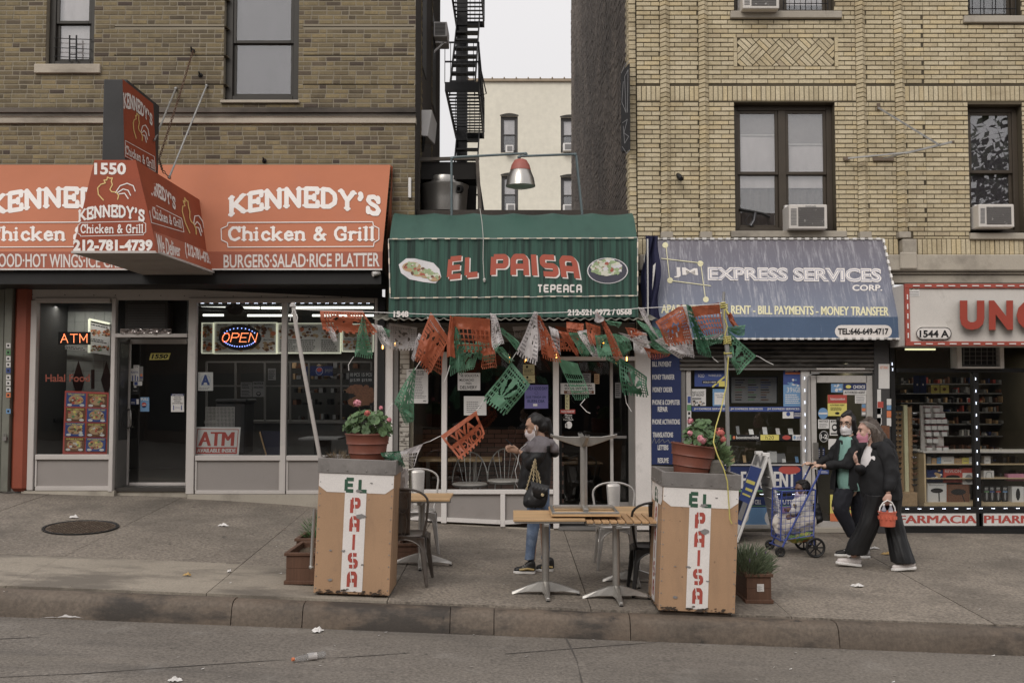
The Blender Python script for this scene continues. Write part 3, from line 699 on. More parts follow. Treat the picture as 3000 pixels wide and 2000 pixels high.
# --- fire escape in the alley
fe=thing('fire_escape','black iron fire escape with slatted landings in the alley','fire escape',(-1,21,5))
fx0,fx1=xl1+.02,X_(1402,20.0)
for z0 in(8.2,10.94,5.46):
 q=MB();q.span((fx0,20.0,z0-.1),(fx1,20.03,z0+.08));q.span((fx0,23.8,z0-.1),(fx1,23.83,z0+.05));q.span((fx1-.03,20.031,z0-.1),(fx1,23.79,z0+.06));q.span((fx0,20.031,z0-.1),(fx0+.03,23.79,z0+.05));q.build('landing_frame',m_iron,fe)
 y=20.1
 while y<23.75:
  q=MB();q.span((fx0+.031,y,z0-.02),(fx1-.031,y+.035,z0+.01));q.build('slat',m_iron,fe);y+=.24
 q=MB()
 for yy in(20.0,23.8):
  for z in(.9,.5):q.bar((fx0,yy,z0+z),(fx1,yy,z0+z),.03)
  for k in range(7):q.bar((lerp(fx0,fx1,k/6),yy,z0+.05),(lerp(fx0,fx1,k/6),yy,z0+.9),.014)
 for z in(.9,.5):q.bar((fx1-.015,20.02,z0+z),(fx1-.015,23.8,z0+z),.03)
 for k in range(15):q.bar((fx1-.015,lerp(20,23.8,k/14),z0+.05),(fx1-.015,lerp(20,23.8,k/14),z0+.9),.014)
 q.build('railing',m_iron,fe)
 q=MB();a,b=Vector((-1.30,20.4,z0)),Vector((-1.30,23.4,z0+2.7));q.bar(a,b,.02,.2);d=Vector((.52,0,0));q.bar(a+d,b+d,.02,.2);q.build('stringer',m_iron,fe)
 for k in range(1,9):
  p=a.lerp(b,k/9);q=MB();q.span((p.x+.012,p.y-.1,p.z-.02),(p.x+.508,p.y+.1,p.z+.02));q.build('stair_tread',m_iron,fe)
q=MB();q.tube([P(1402,173,20.0),P(1425,275,20.0),P(1403,281,20.0)],.014,6);q.build('bracket',m_iron,fe)
q=MB();q.span((-1.30,23.0,2),(-1.06,23.4,14));q.build('riser_duct',m_iron,fe)
a1=thing('air_conditioner','small pale air conditioner jutting into the alley beside the fire escape','air conditioner',(xl1,16,8))
q=MB();q.span((xl1+.002,17.3,P(1272,108,17.3).z),(xl1+.24,17.95,P(1272,64,17.3).z));q.build('housing',m_white,a1,bevel=.01)
q=MB()
for k in range(9):zz=P(1272,lerp(70,102,k/8),17.3).z;q.span((xl1+.03,17.29,zz),(xl1+.21,17.3,zz+.012))
q.build('vent_slats',m_alu_d,a1);q=MB();q.bar(P(1308,126,17.4),P(1276,124,17.4),.03);q.bar(P(1300,126,17.4),P(1268,156,17.4),.03);q.build('bracket',m_white,a1)
a2=thing('electric_box','tilted white box fixed on the alley wall','box',(xl1,15,5))
q=MB();q.hexa([(xl1+.004,15.0,P(1,398,15).z),(xl1+.10,15.0,P(1,400,15).z),(xl1+.17,15.6,P(1,395,15).z),(xl1+.004,15.6,P(1,395,15).z)],[(xl1+.004,15.0,P(1,322,15).z),(xl1+.17,15.0,P(1,322,15).z),(xl1+.2,15.6,P(1,330,15).z),(xl1+.004,15.6,P(1,330,15).z)]);q.build('box_body',m_white,a2,bevel=.01)
q=MB();q.bar((xl1+.05,15.0,P(1,400,15).z),(xl1+.01,15.1,P(1,440,15).z),.04);q.build('bracket',m_black,a2)
# --- the one-storey restaurant in the gap
RX0,RX1=xl1+.01,xc-.02
bE=thing('restaurant_building','one storey restaurant squeezed between two brick buildings','building',(0,17,0))
q=MB();q.span((RX0,14.35,4.3),(RX1,21,4.6));q.span((RX0,20.6,-.3),(RX1,21,4.3));q.build('roof',m_side,bE)
ex=thing('exhaust_fan','round steel kitchen exhaust drum on the restaurant roof','exhaust fan',(-1,15,4.6))
ec=Vector((P(1302,580,15).x,15.0,0));zq=lambda v:P(1302,v,15).z
q=MB();q.lathe([(.33,zq(625)),(.345,zq(590)),(.355,zq(556)),(.37,zq(548)),(.37,zq(545)),(.34,zq(544))],ec,28);q.build('drum',m_steel,ex,smooth=True)
q=MB();q.lathe([(.27,zq(545)),(.28,zq(526)),(.27,zq(522)),(.20,zq(519)),(0,zq(518))],ec,28);q.build('cap',m_steel,ex,smooth=True)
q=MB();q.lathe([(.06,0),(.06,.05),(.03,.05),(.03,0)],ec+Vector((.26,-.27,zq(566))),12,M=Matrix.Rotation(math.pi/2,3,'X')@Matrix.Rotation(-.6,3,'Y'));q.build('port',m_black,ex)
hd=thing('fan_hood','open dark sheet metal hood with weathered frame around the steel drum','hood',(-1,15,4.6))
hy=14.75
q=MB();q.span((RX0+.005,15.45,zq(640)),(P(1395,500,15.45).x,15.5,zq(470)));q.span(P(1233,524,hy)+Vector((0,.02,0)),P(1393,474,hy)+Vector((0,.5,0)));q.build('back_panel',m_dark,hd)
q=MB();q.bar(P(1229,468,hy),P(1404,463,hy),.05,.05);q.bar(P(1398,466,hy),P(1408,640,hy),.05,.06);q.bar(P(1227,466,hy),P(1224,640,hy),.05,.06);q.build('frame',mk('weathered_wood',c(92,84,76),.9,var=.25,sc=6),hd)
q=MB();q.span(P(1234,530,15.44)-Vector((0,.01,0)),P(1360,640,15.44));q.build('inner_panel',m_galv,hd)
lp=thing('barn_lamp','bell shaped steel lamp with red cap hanging from a pipe','lamp',(.1,13.6,4.8));ly=13.6
lc=P(1525,480,ly);zl_=lambda v:P(1525,v,ly).z
mred=mk('faded_red_cap',c(164,84,70),.5,var=.1)
q=MB();q.lathe([(.145,zl_(500)),(.125,zl_(484)),(.085,zl_(470)),(.05,zl_(467)),(0,zl_(466))],(lc.x,ly,0),24);q.build('cap',mred,lp,smooth=True)
q=MB();q.lathe([(.205,zl_(546)),(.2,zl_(540)),(.185,zl_(522)),(.155,zl_(506)),(.138,zl_(499))],(lc.x,ly,0),28);q.build('shade',m_steel,lp,smooth=True)
q=MB();q.lathe([(.2,zl_(546)),(.12,zl_(551)),(0,zl_(553))],(lc.x,ly,0),24);q.build('lens',mk('frosted_lens',c(200,198,190),.3),lp,smooth=True)
m_tealpipe=mk('teal_painted_pipe',c(92,108,112),.5,var=.12,sc=8)
pg=thing('pipe_gantry','thin blue grey pipe frame carrying the bell lamp','pipe frame',(0,13.6,4))
q=MB();q.tube([P(1323,640,ly),P(1323,468,ly),P(1328,461,ly),P(1535,450,ly),P(1543,452,ly),P(1543,458,ly)],.017,8);q.tube([P(1520,467,ly),P(1520,462,ly),P(1524,458,ly),P(1680,452,ly),P(1688,457,ly),P(1707,640,ly)],.017,8)
for u,v in((1324,464),(1540,451),(1521,461),(1685,453)):q.ball(P(u,v,ly),.026,8,6)
q.build('pipe',m_tealpipe,pg,smooth=True)
# --- orange awning of the chicken shop
m_or=mk('orange_vinyl',(.43,.15,.078),.55,var=.08,sc=.8,fvar=.02,spec=.25,dirt=[(c(176,104,80),.35,1.2,.55,.8,(1,1,.4))])
m_ord=mk('red_orange_vinyl',(.34,.085,.04),.5,var=.05,sc=1.5,spec=.5,dirt=[(c(150,70,48),.4,2,.55,.8)])
m_wl=mk('white_lettering',c(222,214,208),.55,var=.04,sc=3)
m_yl=mk('yellow_line',c(214,176,84),.55,var=.04)
AX=-1.735;aw=thing('awning','long orange shop awning with white lettering under brown brick','awning',(-4,13.6,3.5))
zt_,zm_,zb_=P(800,483,14.06).z,P(800,737,13.26).z,P(800,787,13.24).z
S1=plane3((-8,14.06,zt_),(-2,14.06,zt_),(-2,13.26,zm_));S2=plane3((-8,13.26,zm_),(-2,13.26,zm_),(-2,13.24,zb_))
q=MB();q.grid(lambda a,b:Vector((lerp(-8.6,AX,a),lerp(14.06,13.26,b),lerp(zt_,zm_,b)+.002*math.sin(a*31)*math.sin(b*3.1))),60,6);q.build('canopy',m_or,aw,smooth=True)
q=MB();q.poly([(-8.6,13.26,zm_),(AX,13.26,zm_),(AX,13.24,zb_),(-8.6,13.24,zb_)]);q.build('valance',m_ord,aw)
q=MB();n=8;pr=[(14.08,zt_)]+[(lerp(14.06,13.26,t),lerp(zt_,zm_,t))for t in(0.02,.5,1)]+[(13.24,zb_),(14.08,zb_+.02)]
q.poly([(AX+.003+(.03 if 0<i<5 else 0),y,z)for i,(y,z)in enumerate(pr)]);q.build('end_panel',m_ord,aw)
q=MB();q.span((-8.6,13.225,zb_-.02),(AX,13.25,zb_-.001));q.build('hem_bar',m_white,aw)
for sh in(0,-704):
 q=MB();slabtext(q,"KENNEDY'S",rq(668+sh,560,1116+sh,624),S1,.0035,.265,.44);q.build('lettering',m_wl,aw)
 q=MB();slabtext(q,'Chicken & Grill',rq(668+sh,662,1098+sh,707),S1,.0035,.2);q.build('lettering',m_wl,aw)
 q=MB();fr=[(668,652),(1092,650),(1094,661),(1110,669),(1110,702),(1096,710),(1094,722),(668,724),(666,711),(649,703),(648,670),(666,662),(668,652)]
 line2(q,[(u+sh,v)for u,v in fr],2.6,S1,.012);q.build('frame_line',m_wl,aw)
q=MB();write(q,'BURGERS·SALAD·RICE PLATTER',((655,746),(1112,740),(1112,781),(655,785)),S2,.003,.018);q.build('lettering',m_wl,aw)
q=MB();write(q,'SEAFOOD·HOT WINGS·ICE CREAM',((-68,742),(398,746),(398,785),(-68,782)),S2,.003,.018);q.build('lettering',m_wl,aw)
q=MB();q.span((-8.6,13.3,zb_-.2),(AX-.02,14.0,zb_-.03));q.build('roller_box',m_black,aw)
m_sg=mk('brick_red_vinyl',(.28,.066,.033),.6,var=.1,sc=1.5,spec=.15,dirt=[(c(128,60,42),.5,2,.5,.8)])
wd=thing('projecting_sign','flared red shop sign box jutting out over the door with house number','sign',(-4.5,12,4))
yb0,yb1,yt0,yt1=11.17,13.28,11.38,13.8;zlo,zhi=3.53,4.63
B=[(-4.963,yb0,zlo),(-3.998,yb0,zlo),(-3.998,yb1,zlo+.03),(-4.963,yb1,zlo+.03)];T=[(-4.826,yt0,zhi),(-4.35,yt0,zhi),(-4.35,yt1,zhi),(-4.826,yt1,zhi)]
B,T=[Vector(x)for x in B],[Vector(x)for x in T]
q=MB();q.poly([B[0],B[1],T[1],T[0]]);q.poly([B[1],B[2],T[2],T[1]]);q.poly([B[3],B[0],T[0],T[3]]);q.poly(T);q.build('sign_body',m_sg,wd)
q=MB();y=yb0+.03
while y<yb1-.05:
 q.span((-4.95,y,zlo-.004),(-4.01,min(y+.29,yb1),zlo+.03));y+=.30
q.build('soffit_panel',mk('soffit_grey',c(150,141,132),.7,var=.15),wd)
q=MB();q.bar(B[0],B[1],.025);q.bar(B[1],B[2],.025);q.bar(B[0],B[3],.025);q.build('trim',m_alu,wd)
SF=plane3(B[0],B[1],T[1]);SR=plane3(B[1],B[2],T[2])
RO1=[(595,1147),(566,1115),(562,1078),(580,1058),(606,1050),(598,1034),(614,1034),(618,1018),(632,1024),(646,1022),(640,1040),(646,1060),(632,1086),(642,1100),(668,1102),(682,1120),(676,1142)]
RO2=[[(664,1104),(690,1066),(730,1052),(765,1066),(776,1096)],[(676,1104),(708,1084),(736,1092),(750,1120)],[(686,1112),(716,1108),(736,1138)]]
def rooster(parent,S,quad,w1=3.2,w2=3.0,off=.006):
 g=warp(quad);f=lambda p:g((p[0]-560)/218,1-(p[1]-1015)/133)
 q=MB();line2(q,[f(p)for p in RO1],w1,S,off);q.build('rooster_outline',m_yl,parent)
 q=MB();[line2(q,[f(p)for p in t],w2,S,off)for t in RO2];q.build('tail_feathers',m_wl,parent)
q=MB();write(q,'1550',rq(276,477,369,512),SF,.003,.035);q.build('lettering',m_wl,wd)
rooster(wd,SF,rq(285,518,397,587))
words(wd,m_wl,[(slabtext,"KENNEDY'S",rq(229,607,424,645),SF,.003,.24,.4),(slabtext,'Chicken & Grill',rq(236,656,420,684),SF,.003,.18),(write,'212-781-4739',rq(214,702,447,736),SF,.003,.05)])
q=MB();line2(q,[(235,652),(420,648),(421,652),(427,655),(427,680),(421,683),(420,688),(236,692),(235,688),(228,684),(228,660),(234,656),(235,652)],1.8,SF,.003);q.build('frame_line',m_wl,wd)
q=MB();q.poly([SR(*p,.003)for p in((450.5,677),(614,737),(622.5,794.5),(457,738.5))]);q.build('lower_band',m_ord,wd)
words(wd,m_wl,[(slabtext,"KENNEDY'S",((412,515),(513,573),(515,612),(424,566)),SR,.0045,.24,.3),(slabtext,'Chicken & Grill',((444,602),(530,645),(533,670),(448,640)),SR,.0045,.18),(write,'We Deliver',((457,684),(527,716),(530,752),(462,742)),SR,.0045,.04),(write,'( 212-781-4739',((540,708),(616,745),(620,783),(545,756)),SR,.0045,.05)])
q=MB();line2(q,[(434,590),(532,640),(539,680),(444,652),(434,590)],1.8,SR,.0045);q.build('frame_line',m_wl,wd)
rooster(wd,SR,((520,562),(596,620),(600,700),(548,680)))
vs_=thing('upright_sign','tall black framed red sign standing on top of the flared sign','sign',(-4.6,12,4.7))
q=MB();q.span((-4.81,11.55,zhi+.01),(-4.53,12.62,5.63));q.build('case',mk('scuffed_black_case',c(46,45,46),.55,var=.15,dirt=[(c(190,186,180),.8,14,.70,.73),(c(150,146,140),.5,5,.70,.76,(1,1,.25))]),vs_,bevel=.01)
SV=Surf((-4.53,0,0),(1,0,0))
def SVf(u,v,off=0):
 d=ray(u,v);return Vector((0,0,CZ))+d*((-4.53+off)/d.x)
q=MB();q.poly([SVf(*p,.004)for p in((359,232),(449,305),(459,500),(365,461))]);q.build('sign_face',m_sg,vs_)
words(vs_,m_wl,[(slabtext,"KENNEDY'S",((360,262),(446,330),(447,366),(362,312)),SVf,.008,.24,.35),(slabtext,'Chicken & Grill',((368,424),(451,470),(453,499),(369,452)),SVf,.008,.18)])
q=MB();line2(q,[(367,412),(452,459),(455,503),(368,458),(367,412)],1.6,SVf,.008);q.build('frame_line',m_wl,vs_)
rooster(vs_,SVf,((388,322),(436,352),(438,428),(392,402)),2.6,2.4,.008)
for i,(w0,w1_)in enumerate((((605,252,14.08),(495,522,12.95)),((515,260,14.08),(452,412,12.4)))):
 q=MB();a,b=P(*w0),P(*w1_);q.tube([a,b],.013,8);q.ball(a,.025,8,6)
 q.build('stay_rod',m_galv,None,smooth=True,label=('steel stay rod from the brick wall to the flared sign, right of the chain','steel stay rod from the brick wall, partly behind the upright sign')[i],cat='rod')
q=MB();a,b=P(566,148,14.05),P(466,466,12.9)
def chain(q,pts,link=.05,r=.006):
 L_=[(Vector(p),Vector(s))for p,s in zip(pts,pts[1:])];k=0
 for p,s in L_:
  n=max(1,int((s-p).length/(link*.78)));d=(s-p).normalized();sd_=d.cross(Vector((0,1,0))).normalized()
  for i in range(n):
   m=p.lerp(s,(i+.5)/n);w=sd_ if k%2 else d.cross(sd_);k+=1
   q.tube([m+d*math.cos(t*math.tau/6)*link/2+w*math.sin(t*math.tau/6)*link*.3 for t in range(6)],r,4,closed=True)
chain(q,[a,a.lerp(b,.5)+Vector((0,0,-.02)),b,P(476,500,12.6),P(500,524,12.6)])
q.build('chain',mk('rusty_chain',c(96,70,52),.8,var=.2),None,label='rusty chain running from the brick wall down to the flared sign',cat='chain',kind=None)
# --- green awning of the restaurant
m_gr=mk('green_canvas',c(44,88,74),.7,var=.08,sc=1,fvar=.04,dirt=[(c(14,34,30),.85,3.0,.44,.6,(5,1,.1)),(c(70,116,102),.35,2.0,.55,.8,(3,1,.3))])
m_grt=mk('green_canvas_top',c(46,86,74),.65,var=.08,sc=1.5,dirt=[(c(24,58,52),.5,2,.52,.75,(2,1,.5))])
ga=thing('awning','green corrugated restaurant awning with red letters and food pictures','awning',(0,13.4,3.6))
GX0,GX1=X_(1138,13.06),X_(1871,13.02)
zcr,zle,zbo=P(1500,612,13.35).z,P(1500,700,13.08).z,P(1500,929,13.0).z
def gprof(t):
 if t<.5:
  s=t/.5;th=math.pi*(1.05-s*.95)/2
  return(13.08+.55*(1-math.sin(th*1.0+0))if False else lerp(14.0,13.08,s**1.1),lerp(zcr-.02,zle,s**3)+.05*math.sin(math.pi*s))
 s=(t-.5)/.5;return(lerp(13.08,13.0,s),lerp(zle,zbo,s))
zcrest=max(gprof(k/40)[1]for k in range(20))
def gpt(a,b,top):
 x=lerp(GX0,GX1,a);t=b*.5 if top else.5+b*.5;y,z=gprof(t);rb_=abs(math.sin(a*math.pi*6.0))
 if top:z-=.028*rb_*math.sin(math.pi*b);y+=.02*rb_*b*(1-b)
 else:y-=.004*math.sin(a*math.pi*52)*min(1,4*b)
 return Vector((x,y,z))
q=MB();q.grid(lambda a,b:gpt(a,b,True),72,16);q.build('canopy_top',m_grt,ga,smooth=True)
q=MB();q.grid(lambda a,b:gpt(a,b,False),260,6);q.build('front_panel',m_gr,ga,smooth=True)
for xx in(GX0,GX1):
 q=MB();q.poly([(xx,*gprof(k/30))for k in range(31)]+[(xx,14.0,zbo)]);q.build('end_panel',m_gr,ga)
SG=plane3((-2,13.08,zle),(2,13.08,zle),(2,13.0,zbo))
m_redl=mk('orange_red_letter',c(178,70,38),.5,var=.05,sc=3)
off_=.0065
words(ga,m_wl,[(blocktext,'EL',((1318,754),(1403,746),(1403,815),(1312,824)),SG,off_,.3,0,0,.3),(blocktext,'PAISA',((1443,746),(1692,752),(1704,820),(1440,809)),SG,off_,.34,.06,0,.3)],'letter_shadow')
words(ga,m_redl,[(blocktext,'EL',((1314,752),(1399,743),(1399,811),(1308,820)),SG,off_+.002,.32,0,0,.3),(blocktext,'PAISA',((1439,743),(1688,749),(1700,816),(1436,805)),SG,off_+.002,.34,.06,0,.3)])
words(ga,m_wl,[(blocktext,'TEPEACA',rq(1576,833,1705,857),SG,off_,.3,0,0,.32),(write,'1548',rq(1153,911,1197,929),SG,off_,.05),(write,'212-521-9972 / 0568',((1663,906),(1851,904),(1851,922),(1663,925)),SG,off_,.045)])
def ell(u,v,ru,rv,n=18,a0=0,wob=0,seed=0):
 return[(u+ru*(1+wob*math.sin(3*k+seed))*math.cos(k*math.tau/n),v+rv*(1+wob*math.cos(2*k+seed))*math.sin(k*math.tau/n))for k in range(n)]
def blobs(q,S,off,n,u0,u1,v0,v1,r,mis,inside=None,st=.00015):
 for i in range(n):
  u,v=R.uniform(u0,u1),R.uniform(v0,v1)
  if inside and not inside(u,v):continue
  rr=r*R.uniform(.6,1.3);q.poly([S(*p,off+st*i)for p in ell(u,v,rr*R.uniform(1,1.6),rr,7,0,.2,i)],R.choice(mis))
fm=[mk('plate_white',c(212,208,210),.5),mk('tortilla',c(186,150,104),.6),mk('lettuce',c(150,172,120),.6),mk('meat_brown',c(110,70,48),.6),mk('dark_stone_bowl',c(66,66,80),.6,fvar=.3,fsc=200),mk('pale_cheese',c(206,204,184),.6),mk('tomato',c(170,84,60),.6)]
q=MB();q.poly([SG(*p,off_)for p in((1168,775),(1190,757),(1215,757),(1270,770),(1287,788),(1293,812),(1276,830),(1240,826),(1200,818),(1175,800))],0)
for i,(u,v)in enumerate(((1206,782),(1228,796),(1250,802),(1272,812))):
 q.poly([SG(*p,off_+.002+.002*i)for p in ell(u,v,28-3*i,15-i,14)],1);blobs(q,SG,off_+.003+.002*i,22,u-20,u+16,v-11,v+5,4,[2,2,3,5,6],None,.00003)
q.build('taco_picture',fm,ga)
q=MB();q.poly([SG(*p,off_)for p in ell(1780,793,60,38,26)],0);q.poly([SG(*p,off_+.001)for p in ell(1780,793,57,36,26)],4);q.poly([SG(*p,off_+.002)for p in ell(1777,784,46,24,22)],2)
blobs(q,SG,off_+.003,110,1734,1820,758,806,5,[2,2,5,5,0,6],lambda u,v:((u-1777)/44)**2+((v-784)/24)**2<1,.00004);q.build('bowl_picture',fm,ga)
m_led=mk('warm_led',c(232,214,190),.4);m_ledc=mk('led_cable',c(190,186,180),.5)
q=MB();ln=lambda p,r_:[SG(lerp(p[0],r_[0],k/14),lerp(p[1],r_[1],k/14)+R.uniform(-1.5,1.5),.025)for k in range(15)]
ledrect=[((1138,700),(1868,697)),((1868,697),(1868,866)),((1868,866),(1143,873)),((1143,873),(1138,700))]
for a,b in ledrect:q.tube(ln(a,b),.006,5)
q.build('led_cable',m_ledc,ga)
q=MB()
for a,b in ledrect:
 n=int(math.hypot(b[0]-a[0],b[1]-a[1])/37)
 for k in range(n):
  t=(k+.5)/n;p,s=SG(lerp(a[0],b[0],t-.2/n),lerp(a[1],b[1],t-.2/n),.03),SG(lerp(a[0],b[0],t+.2/n),lerp(a[1],b[1],t+.2/n),.03);q.bar(p,s,.014)
q.build('led_light',m_led,ga,kind='stuff')
q=MB();q.tube([SG(1406,611,.02),SG(1412,650,.03),SG(1416,700,.03),SG(1415,760,.03),SG(1418,815,.03)],.005,5);q.lathe([(.012,0),(.02,.03),(.012,.05),(0,.055)],SG(1419,826,.03),8);q.build('hanging_cord',m_ledc,ga)
q=MB()
def corr(a,b):
 u=lerp(1092,1928,a);x=X_(u,13.0);return Vector((x,lerp(12.93,13.95,b),P(u,935,12.93).z+.17*b+.013*math.sin(x*math.tau/.115)))
q.grid(corr,240,3);o=q.build('corrugated_sheet',mk('corrugated_fibreglass',c(120,116,104),.6,var=.2,sc=2,dirt=[(c(60,56,50),.6,2,.5,.7)]),ga,smooth=True)
sm=o.modifiers.new('thickness','SOLIDIFY');sm.thickness=.006
# --- blue faded awning of the money transfer shop
m_ja=bpy.data.materials.new('faded_blue_print');m_ja.use_nodes=True;t_=m_ja.node_tree
zj0,zjm,zj1=P(2250,702,14.2).z,P(2250,928,13.68).z,P(2250,990,13.66).z
def jmat():
 N,K=t_.nodes,t_.links.new;g=N.new('ShaderNodeNewGeometry');s=N.new('ShaderNodeSeparateXYZ');K(g.outputs['Position'],s.inputs[0])
 m=N.new('ShaderNodeMapRange');m.inputs['From Min'].default_value=zjm;m.inputs['From Max'].default_value=zj0;K(s.outputs['Z'],m.inputs[0])
 r=N.new('ShaderNodeValToRGB');e=r.color_ramp.elements;e[0].color=(*c(112,122,144),1);e[1].color=(*c(104,98,108),1);el=e.new(.45);el.color=(*c(104,106,124),1);K(m.outputs[0],r.inputs[0])
 mp=N.new('ShaderNodeMapping');mp.inputs['Scale'].default_value=(7,1,.8);K(g.outputs['Position'],mp.inputs[0]);n=N.new('ShaderNodeTexNoise');n.inputs['Scale'].default_value=3;n.inputs['Detail'].default_value=7;n.inputs['Roughness'].default_value=.75;K(mp.outputs[0],n.inputs['Vector'])
 q=N.new('ShaderNodeMapRange');q.inputs['From Min'].default_value=.5;q.inputs['From Max'].default_value=.7;q.inputs['To Max'].default_value=.62;K(n.outputs['Fac'],q.inputs[0])
 x=N.new('ShaderNodeMix');x.data_type='RGBA';K(q.outputs[0],x.inputs['Factor']);K(r.outputs[0],x.inputs['A']);x.inputs['B'].default_value=(*c(188,186,192),1)
 K(x.outputs['Result'],N['Principled BSDF'].inputs['Base Color']);N['Principled BSDF'].inputs['Roughness'].default_value=.55
jmat()
m_jb=mk('blue_valance',c(70,94,126),.55,var=.06,sc=2,dirt=[(c(150,160,180),.4,3,.6,.75,(6,1,.8))])
ja=thing('awning','faded blue awning with streaks, white and yellow lettering and phone number','awning',(3.6,13.9,3.5));JX0,JX1=1.925,5.326
q=MB();q.grid(lambda a,b:Vector((lerp(JX0,JX1,a),lerp(14.2,13.68,b)+.003*math.sin(b*math.pi)*math.sin(a*22),lerp(zj0,zjm,b))),40,8);q.build('canopy',m_ja,ja,smooth=True)
q=MB();q.poly([(JX0,13.68,zjm),(JX1,13.68,zjm),(JX1,13.66,zj1),(JX0,13.66,zj1)]);q.build('valance',m_jb,ja)
for xx in(JX0,JX1):
 q=MB();q.poly([(xx,14.2,zj0),(xx,13.68,zjm),(xx,13.66,zj1),(xx,14.2,zj1)]);q.build('end_panel',mk('navy_side',c(40,46,84),.6,var=.1),ja)
SJ=plane3((2,14.2,zj0),(5,14.2,zj0),(5,13.68,zjm));SJV=plane3((2,13.68,zjm),(5,13.68,zjm),(5,13.66,zj1))
m_pale=mk('pale_yellow_letter',c(222,214,166),.6,var=.05);m_ink=mk('black_ink',c(24,24,26),.6)
q=MB();write(q,'EXPRESS SERVICES',((2073,782),(2582,786),(2583,827),(2074,821)),SJ,.005,.055);q.build('lettering',m_wl,ja)
q=MB();write(q,'EXPRESS SERVICES',((2077,786),(2578,790),(2579,823),(2078,817)),SJ,.0062,.022);q.build('lettering',mk('faded_outline',c(128,132,160),.6),ja)
q=MB();write(q,'EXPRESS SERVICES',((2079,788),(2576,792),(2577,821),(2080,815)),SJ,.0074,-.004);q.build('lettering',m_wl,ja)
words(ja,m_wl,[(write,'CORP.',rq(2497,834,2585,852),SJ,.005,.03),(write,'JM',((1973,782),(2043,786),(2046,812),(1975,813)),SJ,.005,.03)]);words(ja,m_pale,[(write,'APARTMENTS FOR RENT - BILL PAYMENTS - MONEY TRANSFER',((1937,892),(2604,899),(2604,925),(1937,917)),SJ,.005,.04)]);q=MB()
for u,v in((1949,718),(2052,772),(1963,821),(2068,877)):q.poly([SJ(*p,.005)for p in ell(u,v,8.5,8.5,14)])
for a,b in(((1951,718),(1962,821)),((1938,757),(2060,771)),((2053,772),(2067,877)),((1968,822),(2082,837))):line2(q,[a,b],2.2,SJ,.012)
q.build('star_chart_logo',m_pale,ja)
def pill(u0,u1,v0,v1):
 r=(v1-v0)/2;o=[]
 for cx,s in((u1-r,-.5),(u0+r,.5)):o+=[(cx+r*math.cos((s+k/8)*math.pi),v0+r+r*math.sin((s+k/8)*math.pi))for k in range(9)]
 return o
q=MB();q.poly([SJV(*p,.004)for p in pill(2446,2613,952,989)],0);write(q,'TEL:646-649-4717',rq(2455,961,2603,980),SJV,.008,.035,0,1);q.build('phone_label',[m_wl,m_ink],ja)
q=MB();zz=lambda t:None
edge=[Vector((JX0,14.19,zj0+.01)),Vector((JX1,14.19,zj0+.01)),Vector((JX1+.01,13.67,zjm)),Vector((JX1+.01,13.65,zj1-.01)),Vector((JX0,13.65,zj1-.01))]
for a,b in zip(edge,edge[1:]):
 n=max(1,int((b-a).length/.11));
 for k in range(n):q.bar(a.lerp(b,(k+.1)/n),a.lerp(b,(k+.62)/n),.028)
q.build('edge_lacing',m_white,ja,kind='stuff');q=MB();q.tube(edge,.009,6);q.build('edge_piping',m_ledc,ja)
fl=thing('furled_banner','navy and white cloth banner hanging furled between the green and blue awnings','banner',(1.9,13.5,3.5))
q=MB()
def ban(a,b):
 v=lerp(690,935,b);u=lerp(1890,1932,a)-16*b*(1-a)+5*math.sin(b*9+a*4);return P(u,v,13.55+.05*math.sin(a*13+b*3))
q.grid(ban,14,16);q.build('cloth',mk('navy_cloth',c(46,48,84),.8,var=.1),fl,smooth=True)
q=MB();q.poly([P(1913,778,13.45),P(1921,770,13.44),P(1918,800,13.44),P(1911,850,13.45)]);q.poly([P(1886,760,13.47),P(1891,735,13.46),P(1888,770,13.46)]);q.tube([P(1897,700,13.44),P(1898,940,13.44)],.012,6);q.build('white_stripe',m_white,fl)
# --- pharmacy sign
ps=thing('shop_sign','white box sign with red frame and large raised red letters','sign',(6,13.6,3.2));SU=facade(13.42)
zu0,zu1=P(2800,833,13.42).z,P(2800,1012,13.42).z;ux0=P(2652,920,13.42).x
q=MB();q.span((ux0,13.42,zu1),(8.4,14.0,zu0));q.build('sign_box',m_whited,ps)
q=MB();w=.055
q.span((ux0-.005,13.395,zu0-w),(8.4,13.45,zu0+.005));q.span((ux0-.005,13.395,zu1-.005),(8.4,13.45,zu1+w));q.span((ux0-.005,13.395,zu1+w),(ux0+w,13.45,zu0-w));q.build('red_frame',mk('red_frame_paint',c(168,64,44),.5,var=.1),ps,bevel=.004)
q=MB();x=ux0+.1
while x<8.3:q.span((x,13.385,zu0-.03),(x+.09,13.393,zu0-.015));q.span((x,13.385,zu1+.015),(x+.09,13.393,zu1+.03));x+=.16
z=zu1+.1
while z<zu0-.1:q.span((ux0+.015,13.385,z),(ux0+.03,13.393,z+.07));z+=.13
q.build('led_tube',m_white,ps,kind='stuff')
for s,u0,u1 in(('U',2812,2884),('N',2897,2968),('O',2978,3066)):
 vs,fs=glyphs(s,.06);g=warp(rq(u0,880,u1,966));k=len(vs);fr=[SU(*g(x,y),.13)for x,y in vs];bk=[SU(*g(x,y),.002)for x,y in vs]
 cnt={}
 for f in fs:
  for a,b in zip(f,f[1:]+f[:1]):cnt[(a,b)]=1
 sides=[(a,b)for a,b in cnt if(b,a)not in cnt]
 q=MB();q.add(fr,fs,0);q.add(fr+bk,[(a,b,b+k,a+k)for a,b in sides],1);q.build('raised_letter',[mk('letter_red',c(166,54,30),.45,var=.04),mk('letter_side',c(84,78,76),.5)],ps)
